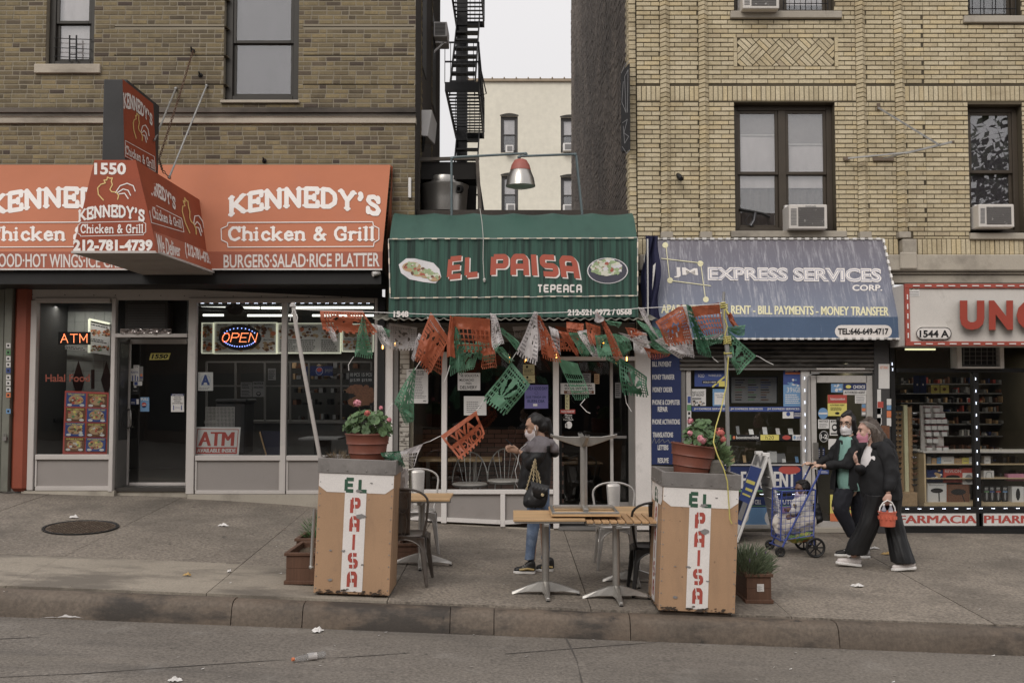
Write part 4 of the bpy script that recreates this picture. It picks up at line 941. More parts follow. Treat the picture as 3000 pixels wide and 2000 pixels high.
q=MB();q.poly([SU(*p,.03)for p in pill(2684,2788,958,995)],1);q.poly([SU(*p,.033)for p in pill(2686.5,2785.5,960.5,992.5)],0);q.poly([SU(*p,.036)for p in pill(2689,2783,963,990)],0);write(q,'1544 A',rq(2694,967,2780,988),SU,.04,.035,0,1)
q.prism([SU(*p,.028)for p in pill(2684,2788,958,995)],(0,1,0),.025,0);q.build('number_plate',[m_wl,m_ink],ps)
q=MB();write(q,'LAUNDRY',rq(2662,848,2692,856),SU,.004,.02,0,0)if False else None;q.poly([SU(*p,.004)for p in rq(2661,842,2694,868)],0);line2(q,[(2668,850),(2676,843),(2684,848),(2692,842)],1.5,SU,.005,1);[line2(q,[(2664,v),(2692,v)],1.2,SU,.005,2)for v in(855,860,865)];q.build('small_label',[m_white,mk('label_green',c(90,150,70),.6),m_ink],ps)
bk=thing('flag_bracket','empty steel arm bracket sticking out of the tan brick wall','bracket',(5.5,14,5));q=MB()
tip=P(2792,416,13.3);q.bar(P(2574,316,14.2),P(2752,425,13.42),.03,.022);q.bar(P(2485,464,14.2),P(2660,447,13.75),.03,.022);q.bar(P(2655,449,13.76),tip,.032,.026);q.bar(P(2590,464,14.2),P(2660,447,13.75),.02)
q.build('arm',m_galv,bk);q=MB();q.box(P(2574,312,14.26),(.05,.02,.09));q.box(P(2480,464,14.26),(.09,.02,.05));q.box(P(2588,466,14.26),(.3,.02,.05));q.box(P(2792,416,13.3),(.03,.03,.03));q.build('fixing_plate',mk('rusty_plate',c(110,92,74),.7,var=.2),bk)
fl2=thing('flood_light','small black lamp on the tan brick wall left of the big window','lamp',(2.4,14.2,5));q=MB();q.tube([P(1986,512,14.26),P(1990,518,14.15),P(1996,525,14.1)],[.03,.04,.035],8);q.build('lamp_body',m_black,fl2)
# --- shop fronts: helpers
def fx(mb,u0,u1,v0,v1,y0,y1,mi=0,ch=0.0):
 um,vm=(u0+u1)/2,(v0+v1)/2
 mb.span((P(u0,vm,y0).x,y0,P(um,v1,y0).z),(P(u1,vm,y0).x,y1,P(um,v0,y0).z),mi,ch);return mb
def one(name,mats,parent,u0,u1,v0,v1,y0,y1,bevel=.004,**k):
 q=MB();fx(q,u0,u1,v0,v1,y0,y1);return q.build(name,mats,parent,bevel=bevel,**k)
m_blue=mk('print_blue',c(52,74,140),.6,var=.05);m_red=mk('print_red',c(180,60,46),.6,var=.05);m_paper=mk('paper',c(206,202,198),.7,var=.04)
m_grey=mk('print_grey',c(130,128,128),.7);m_yel=mk('print_yellow',c(214,200,70),.6,var=.04);m_orp=mk('print_orange',c(214,110,48),.6,var=.05);m_lb=mk('print_light_blue',c(96,142,186),.6,var=.06)
m_navy=mk('print_navy',c(28,44,92),.55,var=.08);m_grn=mk('print_green',c(84,136,84),.6);m_tan=mk('print_tan',c(178,142,96),.6,var=.2,sc=30);m_brn=mk('print_brown',c(112,68,40),.6,var=.3,sc=40);m_pink=mk('print_pink',c(196,124,150),.6)
def emis(name,col,s):
 if name in MATS:return MATS[name]
 m=bpy.data.materials.new(name);m.use_nodes=True;b=m.node_tree.nodes['Principled BSDF'];b.inputs['Base Color'].default_value=(*col,1);b.inputs['Emission Color'].default_value=(*col,1);b.inputs['Emission Strength'].default_value=s;MATS[name]=m;return m
m_ledw=emis('white_led',(.80,.86,1.0),5.0);m_ledo=emis('orange_led',(1.0,.30,.12),2.4);m_ledb=emis('blue_led',(.25,.35,1.0),4.0);m_tube=emis('fluorescent_tube',(1.0,1.0,.9),2.0);m_bulb=emis('filament',(1.0,.62,.25),9.0)
PAL=[m_paper,m_ink,m_blue,m_red,m_yel,m_orp,m_lb,m_navy,m_grn,m_grey,m_brn,m_tan,m_pink,mk('print_purple',c(104,98,158),.7),mk('print_straw',c(188,178,124),.7)]
PI_=dict(w=0,k=1,b=2,r=3,y=4,o=5,l=6,n=7,g=8,e=9,m=10,t=11,p=12,v=13,i=14)
def poster(label,quad,y,paper='w',items=(),name='poster',cat='poster',th=.004,bold=.03,group=None,S=None,mats=None):
 S=S or facade(y);b=MB();n=S.n
 b.slab([S(*p)for p in quad],-n,th);o=b.build(name,PAL[PI_[paper]],None,label=label,cat=cat,group=group)
 q=MB();g=warp(quad);k=0;used=False
 for it in items:
  k+=1;of=.0012+.0003*k;used=True
  if it[0]=='t':x0,y0,x1,y1=it[2];write(q,it[1],(g(x0,y1),g(x1,y1),g(x1,y0),g(x0,y0)),S,of,it[4]if len(it)>4 else bold,0,PI_[it[3]])
  elif it[0]=='r':x0,y0,x1,y1=it[1];q.poly([S(*g(*p),of)for p in((x0,y0),(x1,y0),(x1,y1),(x0,y1))],PI_[it[2]])
  elif it[0]=='e':cx,cy,rx,ry=it[1];q.poly([S(*g(cx+rx*math.cos(t*math.tau/14),cy+ry*math.sin(t*math.tau/14)),of)for t in range(14)],PI_[it[2]])
  elif it[0]=='l':
   x0,y0,x1,y1=it[1];nl=it[2]
   for r_ in range(nl):
    yy=lerp(y1,y0,(r_+.5)/nl);xx=x0;hh=abs(y1-y0)/nl*.22;xe=lerp(x0,x1,R.uniform(.7,1))
    while xx<xe:
     w=(x1-x0)*R.uniform(.05,.16);q.poly([S(*g(*p),of)for p in((xx,yy-hh),(min(xx+w,xe),yy-hh),(min(xx+w,xe),yy+hh),(xx,yy+hh))],PI_[it[3]]);xx+=w+(x1-x0)*.025
  elif it[0]=='s':line2(q,[g(*p)for p in it[1]],it[3],S,of,PI_[it[2]])
  elif it[0]=='f':
   x0,y0,x1,y1=it[1];us=[g(x0,y0),g(x1,y1)]
   blobs(q,S,of,it[2],min(us[0][0],us[1][0]),max(us[0][0],us[1][0]),min(us[0][1],us[1][1]),max(us[0][1],us[1][1]),abs(us[1][1]-us[0][1])*.16,[PI_[z]for z in it[3]],None,.00003)
 if used:q.build('print',PAL,o,fixn=False,kind='stuff')
 return o
def ledrow(name,parent,pts,step,y,size=(.03,.012),m=None):
 q=MB()
 for a,b in zip(pts,pts[1:]):
  n=max(1,int(math.hypot(b[0]-a[0],b[1]-a[1])/step));vert=abs(b[1]-a[1])>abs(b[0]-a[0])
  for k in range(n):
   p=P(lerp(a[0],b[0],(k+.5)/n),lerp(a[1],b[1],(k+.5)/n),y)
   for dd in(-1,0,1):
    d=Vector((0,0,dd*.014))if vert else Vector((dd*.018,0,0));q.box(p+d,(.011,.006,.004)if vert else(.006,.006,.007))
 o=q.build(name,m or m_ledw,parent,kind='stuff')
 return o
def room(parent,u0,u1,y0,depth,zt,zf,wallm,floorm,ceilm):
 xa,xb=P(u0,1154,y0).x,P(u1,1154,y0).x;y1=y0+depth;w=.05
 q=MB();q.span((xa,y1,zf),(xb,y1+w,zt));q.build('back_wall',wallm,parent)
 for x in(xa-w,xb):q=MB();q.span((x,y0+.06,zf),(x+w,y1,zt));q.build('side_wall',wallm,parent)
 q=MB();q.span((xa,y0+.06,zf-w),(xb,y1,zf));q.build('shop_floor',floorm,parent)
 q=MB();q.span((xa,y0+.06,zt),(xb,y1,zt+w));q.build('ceiling',ceilm,parent)
def lamp_light(p,sx,sy,w,col=(1,.97,.9)):
 l=bpy.data.lights.new('interior_light','AREA');l.shape='RECTANGLE';l.size=sx;l.size_y=sy;l.energy=w;l.color=col  # unseen area light inside a shop; several stand where no tube is modelled
 o=bpy.data.objects.new('interior_light',l);COL.objects.link(o);o.location=p
m_floor=mk('dark_floor_tile',c(64,60,56),.4,var=.1);m_ceil=mk('ceiling_tile',c(64,62,60),.9);m_wallk=mk('dim_shop_wall',c(64,62,60),.8,var=.1,sc=2)
# --- chicken shop front
YK=14.0
sk=thing('storefront','grey aluminium shop front with glass door and lit strip lights in its windows','shop front',(-4.4,14,.5))
zfl=.62;room(sk,72,1104,YK,3.6,P(600,868,YK).z,zfl,m_wallk,m_floor,m_ceil)
q=MB();q.hexa([P(84,878,YK),P(1104,878,YK),P(1104,878,YK)+Vector((0,.1,0)),P(84,878,YK)+Vector((0,.1,0))],[P(85,826,YK),P(1104,873,YK),P(1104,873,YK)+Vector((0,.1,0)),P(85,826,YK)+Vector((0,.1,0))]);fas=q.build('fascia_panel',m_alu,sk)
q=MB()
for u in(95,190,275,338,408,471,540,600,683,766,842,905,950,1000,1060):p=P(u,lerp(862,871,u/1100),YK-.004);q.lathe([(.008,0),(.005,.005),(0,.006)],p,6,M=Matrix.Rotation(math.pi/2,3,'X'))
q.build('rivet',m_black,fas,kind='stuff')
q=MB();q.hexa([P(40,825,YK-.05),P(1120,874,YK-.05),P(1120,874,YK+.1),P(40,825,YK+.1)],[P(40,780,YK-.05),P(1120,780,YK-.05),P(1120,780,YK+.1),P(40,780,YK+.1)]);q.build('shutter_housing',m_black,sk)
FR=[(84,102,879,1436),(102,322,872,886),(102,322,1331,1346),(102,322,1424,1437),(322,334,872,1440),(548,571,872,1447),(335,548,977,988),(571,1096,872,886),(571,822,1334,1349),(571,822,1436,1447),(822,838,886,1447),(838,1096,1334,1349),(838,1096,1436,1447),(1096,1105,872,1447)]
for f in FR:one('frame_bar',m_alu,sk,*f,YK-.02-(.003 if f[1]-f[0]<30 else 0),YK+.07,.006)
for u0,u1,v0,v1 in((102,322,886,1331),(571,822,886,1334),(838,1096,886,1334)):one('window_pane',m_glassS,sk,u0,u1,v0,v1,YK+.03,YK+.036,0)
for u0,u1,v0,v1 in((102,322,1346,1424),(571,822,1349,1436),(838,1096,1349,1436)):
 pn=one('kick_panel',m_pan,sk,u0,u1,v0,v1,YK+.02,YK+.05,0)
 q=MB()
 for e in((u0,u0+5,v0,v1),(u1-5,u1,v0,v1)):fx(q,*e,YK+.005,YK+.019)
 q.build('bead',m_alu,pn)
YD=YK+.45
q=MB();q.span((P(334,1100,YK).x,YK+.071,.45),(P(334,1100,YK).x+.03,YD+.05,P(340,983,YK).z));q.build('side_light',m_alu_d,sk)
q=MB();pz=lambda v:P(350,v,YK).z;xs_=P(334,1100,YK).x+.036;q.poly([(xs_,YK+.12,pz(1290)),(xs_,YD-.02,pz(1290)),(xs_,YD-.02,pz(1000)),(xs_,YK+.12,pz(1000))]);q.build('side_pane',mk('grey_pane',c(70,70,70),.2),sk)
dr=one('door',m_alu,sk,368,378,992,1428,YD,YD+.05)
q=MB();fx(q,546,556,992,1428,YD,YD+.05);fx(q,378,546,992,1007,YD,YD+.05);fx(q,378,546,1413,1428,YD,YD+.05);q.build('door_frame',m_alu,dr,bevel=.005)
one('door_glass',m_glassS,dr,378,546,1007,1413,YD+.02,YD+.026,0)
q=MB();q.tube([P(367,1200,YD-.01),P(378,1198,YD-.07),P(383,1205,YD-.08),P(383,1245,YD-.08),P(378,1253,YD-.07),P(367,1252,YD-.01)],.012,8);q.lathe([(.018,0),(.018,.012),(0,.013)],P(370,1221,YD-.002),10,M=Matrix.Rotation(math.pi/2,3,'X'));q.build('door_handle',m_steel,dr,smooth=True)
one('door_sill',m_alu_d,sk,362,556,1428,1437,YD-.3,YD+.1);q=MB();fx(q,410,505,1427,1434,YD-.06,YD-.005);q.build('draught_strip',m_white,dr)
one('step',m_conc,sk,336,548,1438,1470,YK+.09,YD+.2);q=MB();q.hexa([(P(552,1400,YK).x,YK-.06,.2),(AX+.02,YK-.06,.0),(AX+.02,YK+.2,.0),(P(552,1400,YK).x,YK+.2,.2)],[(P(552,1400,YK).x,YK-.04,P(552,1447,YK).z),(AX+.02,YK-.04,P(1100,1447,YK).z),(AX+.02,YK+.2,P(1100,1447,YK).z),(P(552,1400,YK).x,YK+.2,P(552,1447,YK).z)]);q.build('concrete_plinth',m_conc,sk)
q=MB();q.hexa([(X_(70,YK),YK-.03,.2),(P(336,1400,YK).x,YK-.03,.2),(P(336,1400,YK).x,YK+.2,.2),(X_(70,YK),YK+.2,.2)],[(X_(70,YK),YK-.01,P(70,1437,YK).z),(P(336,1400,YK).x,YK-.01,P(330,1437,YK).z),(P(336,1400,YK).x,YK+.2,P(330,1437,YK).z),(X_(70,YK),YK+.2,P(70,1437,YK).z)]);q.build('concrete_plinth',m_conc,sk)
ak=thing('air_conditioner','dark air conditioner over the shop door with crumpled foil tray','air conditioner',P(430,930,YK))
q=MB();fx(q,366,490,886,972,YK+.05,YK+.5);q.build('housing',mk('dark_brown_housing',c(52,47,43),.7),ak,bevel=.006);q=MB()
for k in range(16):fx(q,374,483,892+k*4.8,894.4+k*4.8,YK+.035,YK+.049)
q.build('grille',mk('grille_grey',c(72,68,64),.6),ak);[one('side_board',m_black,ak,*e,880,976,YK+.3,YK+.34,0)for e in((335,366),(490,548))]
q=MB();q.grid(lambda a,b:P(lerp(352,502,a),lerp(963,977,b)+2.5*mnoise.noise(Vector((a*20,b*4,1))),YK-.03-.05*mnoise.noise(Vector((a*14,b*5,0)))),40,6);q.build('foil_tray',mk('foil',c(190,180,176),.3,metal=.8),ak)
pl=thing('pillar','rust orange steel pillar at the far edge of the chicken shop','pillar',P(55,1430,YK));q=MB();fx(q,34,82,800,1440,YK-.06,YK+.3);q.build('pillar_body',mk('orange_red_paint',c(150,66,36),.5,var=.1,sc=2),pl,bevel=.05)
gr_=thing('gate_rail','grey green roll gate rail covered with small stickers and a padlock','gate rail',P(18,1430,YK));q=MB();fx(q,8,30,800,1440,YK-.1,YK);fx(q,-40,7,800,1440,YK-.02,YK+.1);q.build('rail',mk('grey_green_paint',c(112,112,100),.6,var=.15),gr_,bevel=.006)
q=MB();SS=facade(YK-.105)
for k,v in enumerate((1005,1025,1043,1061,1078,1098,1115,1133,1150,1197)):patch(q,rq(18,v,31,v+14),SS,.001,(0,8,0,0,2,0,0,0,5,6)[k]);patch(q,rq(21,v+4,27,v+10),SS,.002,1)
q.build('stickers',PAL,gr_,kind='stuff');q=MB();p=P(14,1284,YK-.13);q.box(p,(.05,.03,.06));q.tube([p+Vector((-.015,0,.03)),p+Vector((-.015,0,.07)),p+Vector((.015,0,.07)),p+Vector((.015,0,.03))],.006,6);q.build('padlock',m_alu_d,gr_)
one('dark_column',m_black,sk,1105,1126,870,1530,YK-.06,YK+.2)
sec=thing('security_camera','small white security camera under the corner of the orange awning','camera',P(1108,798,13.3));q=MB();q.tube([P(1092,803,13.25),P(1112,798,13.3)],.035,10);q.build('camera_body',m_white,sec,smooth=True);q=MB();q.tube([P(1108,796,13.32),P(1116,788,13.4)],.012,6);q.build('bracket',m_white,sec)
ledrow('led_strip',sk,[(104,890),(97,1325)],24,YK+.06);ledrow('led_strip',sk,[(108,884),(318,884)],24,YK+.06);ledrow('led_strip',sk,[(573,890),(568,1330)],24,YK+.06);ledrow('led_strip',sk,[(843,890),(838,1330)],24,YK+.06);ledrow('led_strip',sk,[(580,888),(815,888)],24,YK+.06);ledrow('led_strip',sk,[(850,888),(1090,888)],24,YK+.06)
YT=15.3;tw=thing('tiled_wall','pale tiled wall with dark diamond pattern inside the chicken shop window','wall',P(200,1300,YT));SW=facade(YT)
m_tile=mk('pale_tile',c(176,178,172),.35,var=.05,island=.05);m_diam=mk('dark_red_tile',c(62,34,30),.4,island=.2);q=MB();q.span((P(60,1100,YT).x,YT+.012,zfl),(P(345,1100,YT).x,YT+.06,3.3));q.build('grout',m_grey,tw)
x=P(100,1100,YT).x;tsz=.152
tiles=[]
while x<P(340,1100,YT).x:
 z=zfl+.3
 while z<3.1:tiles.append((x,z));z+=tsz
 x+=tsz
for x,z in tiles:q=MB();q.span((x,YT,z),(x+tsz-.004,YT+.011,z+tsz-.004));q.build('tile',m_tile,tw)
for u,v,ru,rv in((124,1095,21,62),(230,1115,18,60),(312,1112,16,55),(109,1190,6,15),(134,1190,6,15),(175,1191,6,15),(182,1105,5,28),(272,1110,5,28)):
 q=MB();q.prism([SW(u,v-rv,.002),SW(u+ru,v,.002),SW(u,v+rv,.002),SW(u-ru,v,.002)]if rv<20 or ru>10 else[SW(*p,.002)for p in rq(u-ru,v-rv,u+ru,v+rv)],(0,-1,0),.004);q.build('tile',m_diam,tw)
q=MB();q.span((P(100,1220,15.1).x,14.9,P(1,1235,15).z),(P(180,1220,15.1).x,15.28,P(1,1226,15).z));q.build('ledge',m_black,tw)
def ledtext(name,label,cat,box,strokes,y,mL,back,arcs=None):
 t=thing(name,label,cat,P((box[0]+box[1])/2,box[3],y));q=MB()
 if back=='box':fx(q,*box,y,y+.05)
 else:q.prism([P(*p,y)for p in ell((box[0]+box[1])/2,(box[2]+box[3])/2,(box[1]-box[0])/2,(box[3]-box[2])/2,32)],(0,1,0),.05)
 q.build('panel',m_black,t,bevel=.004)
 q=MB()
 for s in strokes:
  for a,b in zip(s,s[1:]):
   n=max(1,int(math.hypot(b[0]-a[0],b[1]-a[1])/2.1))
   for k in range(n+1):
    p=P(lerp(a[0],b[0],k/n),lerp(a[1],b[1],k/n),y-.006);q.box(p,(.0085,.006,.0085))
 q.build('lit_letters',mL,t,kind='stuff')
 if arcs:
  q=MB();[q.box(P(*p,y-.006),(.012,.006,.012))for p in arcs];q.build('blue_lights',m_ledb,t,kind='stuff')
def strk(chars,u0,u1,v0,v1,sl=0):
 G={'A':[[(0,0),(.5,1),(1,0)],[(.2,.38),(.8,.38)]],'T':[[(0,1),(1,1)],[(.5,1),(.5,0)]],'M':[[(0,0),(0,1),(.5,.3),(1,1),(1,0)]],'O':[[(.5+.5*math.cos(t*math.tau/12),.5+.5*math.sin(t*math.tau/12))for t in range(13)]],'P':[[(0,0),(0,1),(.75,1),(1,.85),(1,.65),(.75,.5),(0,.5)]],'E':[[(1,1),(0,1),(0,0),(1,0)],[(0,.5),(.8,.5)]],'N':[[(0,0),(0,1),(1,0),(1,1)]]}
 o=[];n=len(chars);w=(u1-u0)/n
 for i,ch in enumerate(chars):o+=[[(u0+i*w+px*w*.74+sl*(py-.5)*(v1-v0),lerp(v1,v0,py))for px,py in s]for s in G[ch]]
 return o
ledtext('led_sign','lit orange three letter LED sign in the chicken shop window','sign',(170,262,972,1009),strk('ATM',178,262,979,1003),YK+.25,m_ledo,'box')
arcs=[(702+50*math.cos(t),988+27*math.sin(t))for t in[math.pi*(.16+.68*k/14)for k in range(15)]]+[(702+50*math.cos(t),988+27*math.sin(t))for t in[-math.pi*(.16+.68*k/9)for k in range(10)]]
ledtext('open_sign','lit oval sign with orange letters and blue dots in the window','sign',(640,764,950,1026),strk('OPEN',652,758,976,1001,.25),YK+.2,m_ledo,'oval',arcs)
YP=YK+.045;SP_=facade(YP)
items=[]
for r_ in range(4):
 for cc in range(2):
  x0,x1,y1,y0=.04+.48*cc,.48+.48*cc,.97-.235*r_,.97-.235*r_-.215
  items+=[('r',(x0,y0,x1,y1),'b' if(r_+cc)%2==0 else 'm'),('t',['TRIPLE CHEESEBURGER','CHICKEN BURGER','PHILLY CHEESESTEAK','SPICY CHICKEN HERO','CHICKEN WRAP','GRILLED CHICKEN HERO','SHRIMP & FRIES','FISH SANDWICH'][r_*2+cc],(x0+.03,y1-.035,x1-.03,y1-.01),'y',.02),('e',((x0+x1)/2,(y0+y1)/2,.17,.075),'t'),('f',(x0+.08,y0+.05,x1-.08,y1-.06),22,'tmymgtorw'),('e',(x0+.08,y0+.025,.055,.02),'w'),('e',(x1-.08,y0+.025,.055,.02),'w')]
poster('tall menu poster with eight food pictures leaning in the shop window',((190,1144),(319,1149),(313,1331),(183,1330)),YK+.12,'r',items,cat='poster')
q=MB();write(q,'Halal Food',rq(133,1096,263,1118),SP_,.0,.02);q.build('window_lettering',mk('halal_red',c(170,76,50),.6),None,label='red vinyl words stuck across the window over the diamond tiles',cat='lettering')
YDP=YD+.012;
poster('slanted number plate on the glass of the chicken shop door',((442,1034),(500,1034),(493,1053),(437,1054)),YDP,'y',[('t','1550',(.1,.15,.92,.85),'k',.04)],'number_plate','plate')
poster('blue and red cola pull sticker on the door glass',rq(411,1163,437,1205),YDP,'l',[('t','PULL',(.08,.78,.92,.95),'w'),('e',(.42,.45,.28,.2),'n'),('e',(.42,.5,.26,.13),'r'),('s',[(.2,.42),(.45,.48),(.66,.42)],'w',1.4)],'sticker','sticker')
poster('attention notice about distancing on the door glass',rq(501,1153,539,1206),YDP,'w',[('r',(0,.88,1,1),'n'),('t','ATTENTION',(.08,.9,.92,.98),'w',.02),('t','PLEASE',(.25,.77,.75,.84),'k',.01),('t','MAINTAIN',(.2,.66,.8,.73),'k',.01),('t','SOCIAL',(.25,.55,.75,.62),'k',.01),('t','DISTANCING',(.1,.44,.9,.51),'k',.01),('s',[(.2,.34),(.2,.12)],'b',2.4),('s',[(.8,.34),(.8,.12)],'b',2.4),('s',[(.3,.24),(.7,.24)],'b',.8)],'notice','notice')
for lab,r_,pp,it in(('white plastic bottle sticker high on the door glass',(382,1079,408,1116),'w',[('t','PLASTIC',(.08,.62,.92,.78),'b',.02),('s',[(.25,.05),(.25,.4)],'b',3),('s',[(.55,.05),(.55,.45)],'b',3),('s',[(.82,.05),(.82,.35)],'b',3)]),('small white pay sticker above the bottle sticker',(391,1069,408,1079),'w',[('t','G Pay',(.2,.3,.8,.7),'k',.01)]),('grey card sticker strip beside the bottle sticker',(409,1073,419,1116),'e',[('e',(.5,.4,.35,.1),'o'),('r',(.1,.2,.9,.3),'b')]),('blue and white card sticker below the bottle sticker',(391,1117,416,1129),'w',[('r',(.1,.1,.5,.9),'b')]),('navy card sticker beside the cola sticker',(382,1167,408,1185),'n',[('r',(.68,.1,.95,.9),'w'),('l',(.08,.1,.6,.5),2,'w')]),('black delivery sticker with a tiny white flap on the door',(384,1130,408,1155),'k',[('r',(.35,.8,.65,1.0),'w'),('t','Pickup',(.25,.35,.75,.5),'w',.0)])):
 poster(lab,rq(*r_),YDP,pp,it,'sticker','sticker')
poster('white grade card with a big blue letter A in the window',rq(580,1090,624,1144),YP,'w',[('s',[(.5+.32*math.cos(t*math.tau/20),.56+.28*math.sin(t*math.tau/20))for t in range(21)],'l',.9),('t','A',(.2,.3,.8,.86),'b',.05),('l',(.1,.05,.9,.2),2,'e')],'grade_card','card')
poster('white and red cash machine board at the foot of the window',((573,1250),(705,1251),(699,1333),(567,1333)),YK+.1,'w',[('r',(.04,.05,.96,.93),'r'),('r',(.055,.29,.945,.905),'w'),*[('t','ATM',(.1+s,.33,.86+s,.83),'r',0)for s in(-.018,-.009,0,.009,.018)],('t','AVAILABLE INSIDE',(.07,.1,.93,.24),'w',.045)],'board','sign board')
YB=17.45;BRD=[('first lit menu board, narrow, beside the window mullion',(592,947,622,1033),1,2),('wide lit menu board behind the oval sign',(628,946,808,1034),4,2),('lit menu board of chicken meals beside the fan',(814,948,996,1033),3,1),('last lit menu board beside the green bunting cone',(1004,950,1092,1028),3,2)]
for lab,r_,nc,nr in BRD:
 t=poster(lab,rq(*r_),YB,'w',sum([[('f',(.03+i/nc,.1+j/nr*.9 if nr>1 else.5,(i+.9)/nc,(j+.78)/nr if nr>1 else.84),16,'tmtmo'),('t','Mixed Chicken',(.05+i/nc,(j+.85)/nr,(i+.85)/nc,(j+.93)/nr),'k',.03)]+([('l',(.03+i/nc,.04,(i+.92)/nc,.46),6,'k')]if nr==1 else[])for i in range(nc)for j in range(nr)],[]),'menu_board','menu board',.05)
 q=MB();u0,v0,u1,v1=r_
 for e in((u0-2,u1+2,v0-2.5,v0),(u0-2,u1+2,v1,v1+2.5),(u0-2.5,u0,v0,v1),(u1,u1+2.5,v0,v1)):fx(q,*e,YB-.03,YB+.04)
 q.build('lit_frame',emis('board_glow',(.95,.95,.75),.4),t)
t=poster('slanted lit menu board with platters beside the cash machine LED sign',((264,936),(322,949),(322,1041),(263,1032)),15.2,'w',[('f',(.05,.5,.95,.8),40,'tmtmo'),('f',(.05,.05,.95,.3),40,'tmgmo'),('l',(.05,.82,.95,.98),2,'k'),('l',(.05,.34,.95,.46),2,'k')],'menu_board','menu board',.06)
q=MB();q.bar(P(262,935,15.18),P(322,948,15.18),.03);q.bar(P(262,935,15.18),P(261,1033,15.18),.03);q.build('lit_frame',emis('board_glow',(.95,.95,.75),.4),t)
poster('white price strip under the cash machine LED sign',((179,1010),(258,1018),(258,1029),(179,1021)),15.22,'w',[('l',(.03,.1,.97,.9),2,'k')],'price_strip','strip')
for i,(u0,u1,v,y)in enumerate(((590,660,902,15.6),(700,760,902,15.6),(765,830,902,15.6),(595,655,923,16.4),(725,870,924,16.4),(915,1095,924,16.4),(855,1094,901,15.6))):
 q=MB();q.tube([P(u0,v,y),P(u1,v,y)],.018,8);q.build('tube_lamp',m_tube,None,label=['short tube lamp at the mullion of the middle window','short tube lamp over the oval sign','tube lamp right of the ceiling fan','tube lamp behind the fan on the mullion side','long tube lamp passing behind the mullion','tube lamp behind the red bunting','long thin tube lamp nearest the last window'][i],cat='lamp')
for u,v,y in((700,903,15.6),(960,903,15.6),(830,925,16.4),(230,890,14.9)):lamp_light(P(u,v,y)-Vector((0,0,.04)),1.0,.08,6 if u>300 else 5)
fn=thing('ceiling_fan','dark ceiling fan above the oval sign inside the shop','fan',P(700,905,15.2));q=MB();q.lathe([(.02,.3),(.02,.06),(.1,.05),(.14,0),(.1,-.07),(.05,-.09),(0,-.1)],P(690,905,15.2),14);q.build('motor',m_black,fn,smooth=True)
for k in range(4):
 a=.3+k*math.pi/2;q=MB();M_=Matrix.Rotation(a,3,'Z')@Matrix.Rotation(.15,3,'X');q.box(P(690,905,15.2)+Vector((math.cos(a)*.36,math.sin(a)*.36,0)),(.5,.12,.01),0,M_);q.build('blade',m_black,fn)
cn=thing('shop_counter','long dark serving counter with glass case inside the chicken shop','counter',P(800,1300,16));q=MB();q.span((P(600,1250,16).x,16,zfl),(P(1090,1250,16).x,16.5,P(1,1240,16).z));q.build('counter_base',mk('counter_grey',c(92,90,88),.5),cn)
q=MB();q.span((P(600,1250,16).x,15.96,P(1,1240,16).z),(P(1090,1250,16).x,16.52,P(1,1232,16).z));q.build('counter_top',m_alu_d,cn)
q=MB()
for u in(605,690,776,850,905,1000,1088):q.bar(P(u,1235,16.05),P(u,1060,16.05),.03)
for v in(1060,1130):q.bar(P(605,v,16.05),P(1088,v,16.05),.025)
q.build('case_frame',m_alu_d,cn);RD=random.Random(3)
q=MB()
for k in range(90):
 u,v=RD.uniform(850,1080),RD.choice((1078,1110,1150,1185,1228));w=RD.uniform(4,14);fx(q,u,u+w,v-RD.uniform(5,18),v,16.3+RD.uniform(0,.3),16.7,RD.choice((1,9,9,10,11,10,9,1)))
q.build('stock',PAL,cn,kind='stuff')
poster('blue cola banner behind the counter',rq(896,1072,975,1101),16.25,'n',[('e',(.5,.5,.13,.42),'w'),('e',(.5,.5,.12,.4),'b'),('e',(.5,.62,.1,.2),'r'),('t','pepsi',(.72,.3,.98,.8),'e',.0)],'banner','banner')
poster('dim chicken bucket price poster in the last pane',rq(1022,1086,1092,1188),YK+.15,'k',[('t','10 PCS',(.05,.84,.46,.94),'e'),('t','15 PCS',(.54,.84,.96,.94),'e'),('t','$15.99',(.05,.68,.46,.78),'e'),('t','$19.99',(.54,.68,.96,.78),'e'),('f',(.05,.03,.95,.55),60,'mmm')],'poster','poster')
poster('grey mask notice in the middle pane',rq(740,1117,775,1162),15.0,'e',[('t','NOTICE',(.1,.8,.9,.95),'k'),('t','REQUIRED',(.1,.55,.9,.66),'k'),('e',(.5,.2,.2,.14),'k'),('e',(.5,.22,.14,.08),'e')],'notice','notice')
poster('pair of faint grey sheets beside the mask notice',rq(705,1119,738,1162),15.0,'e',[('l',(.1,.55,.9,.95),4,'k'),('l',(.1,.05,.9,.45),4,'k')],'notice','notice')
poster('faint price list hanging high behind the middle pane',rq(785,1079,808,1113),16.0,'e',[('l',(.1,.1,.9,.9),5,'k')],'notice','notice')
bn=thing('trash_bin','dark swing top trash bin behind the wire rack in the window','bin',P(680,1330,15));q=MB();q.hexa([P(628,1330,14.9),P(716,1330,14.9),P(716,1330,14.9)+Vector((0,.5,0)),P(628,1330,14.9)+Vector((0,.5,0))],[P(632,1180,14.9),P(720,1180,14.9),P(720,1180,14.9)+Vector((0,.5,0)),P(632,1180,14.9)+Vector((0,.5,0))]);q.build('bin_body',mk('bin_grey',c(58,57,58),.5),bn,bevel=.02);q=MB();fx(q,630,724,1168,1179,14.86,15.44);q.build('lid',mk('bin_grey',c(58,57,58),.5),bn,bevel=.02)
wr=thing('wire_rack','pale wire mesh panel standing in the window above the cash machine board','rack',P(645,1250,14.2));q=MB()
for k in range(22):u=lerp(603,687,k/21);q.bar(P(u,1192,14.2),P(u-1,1252,14.2),.004)
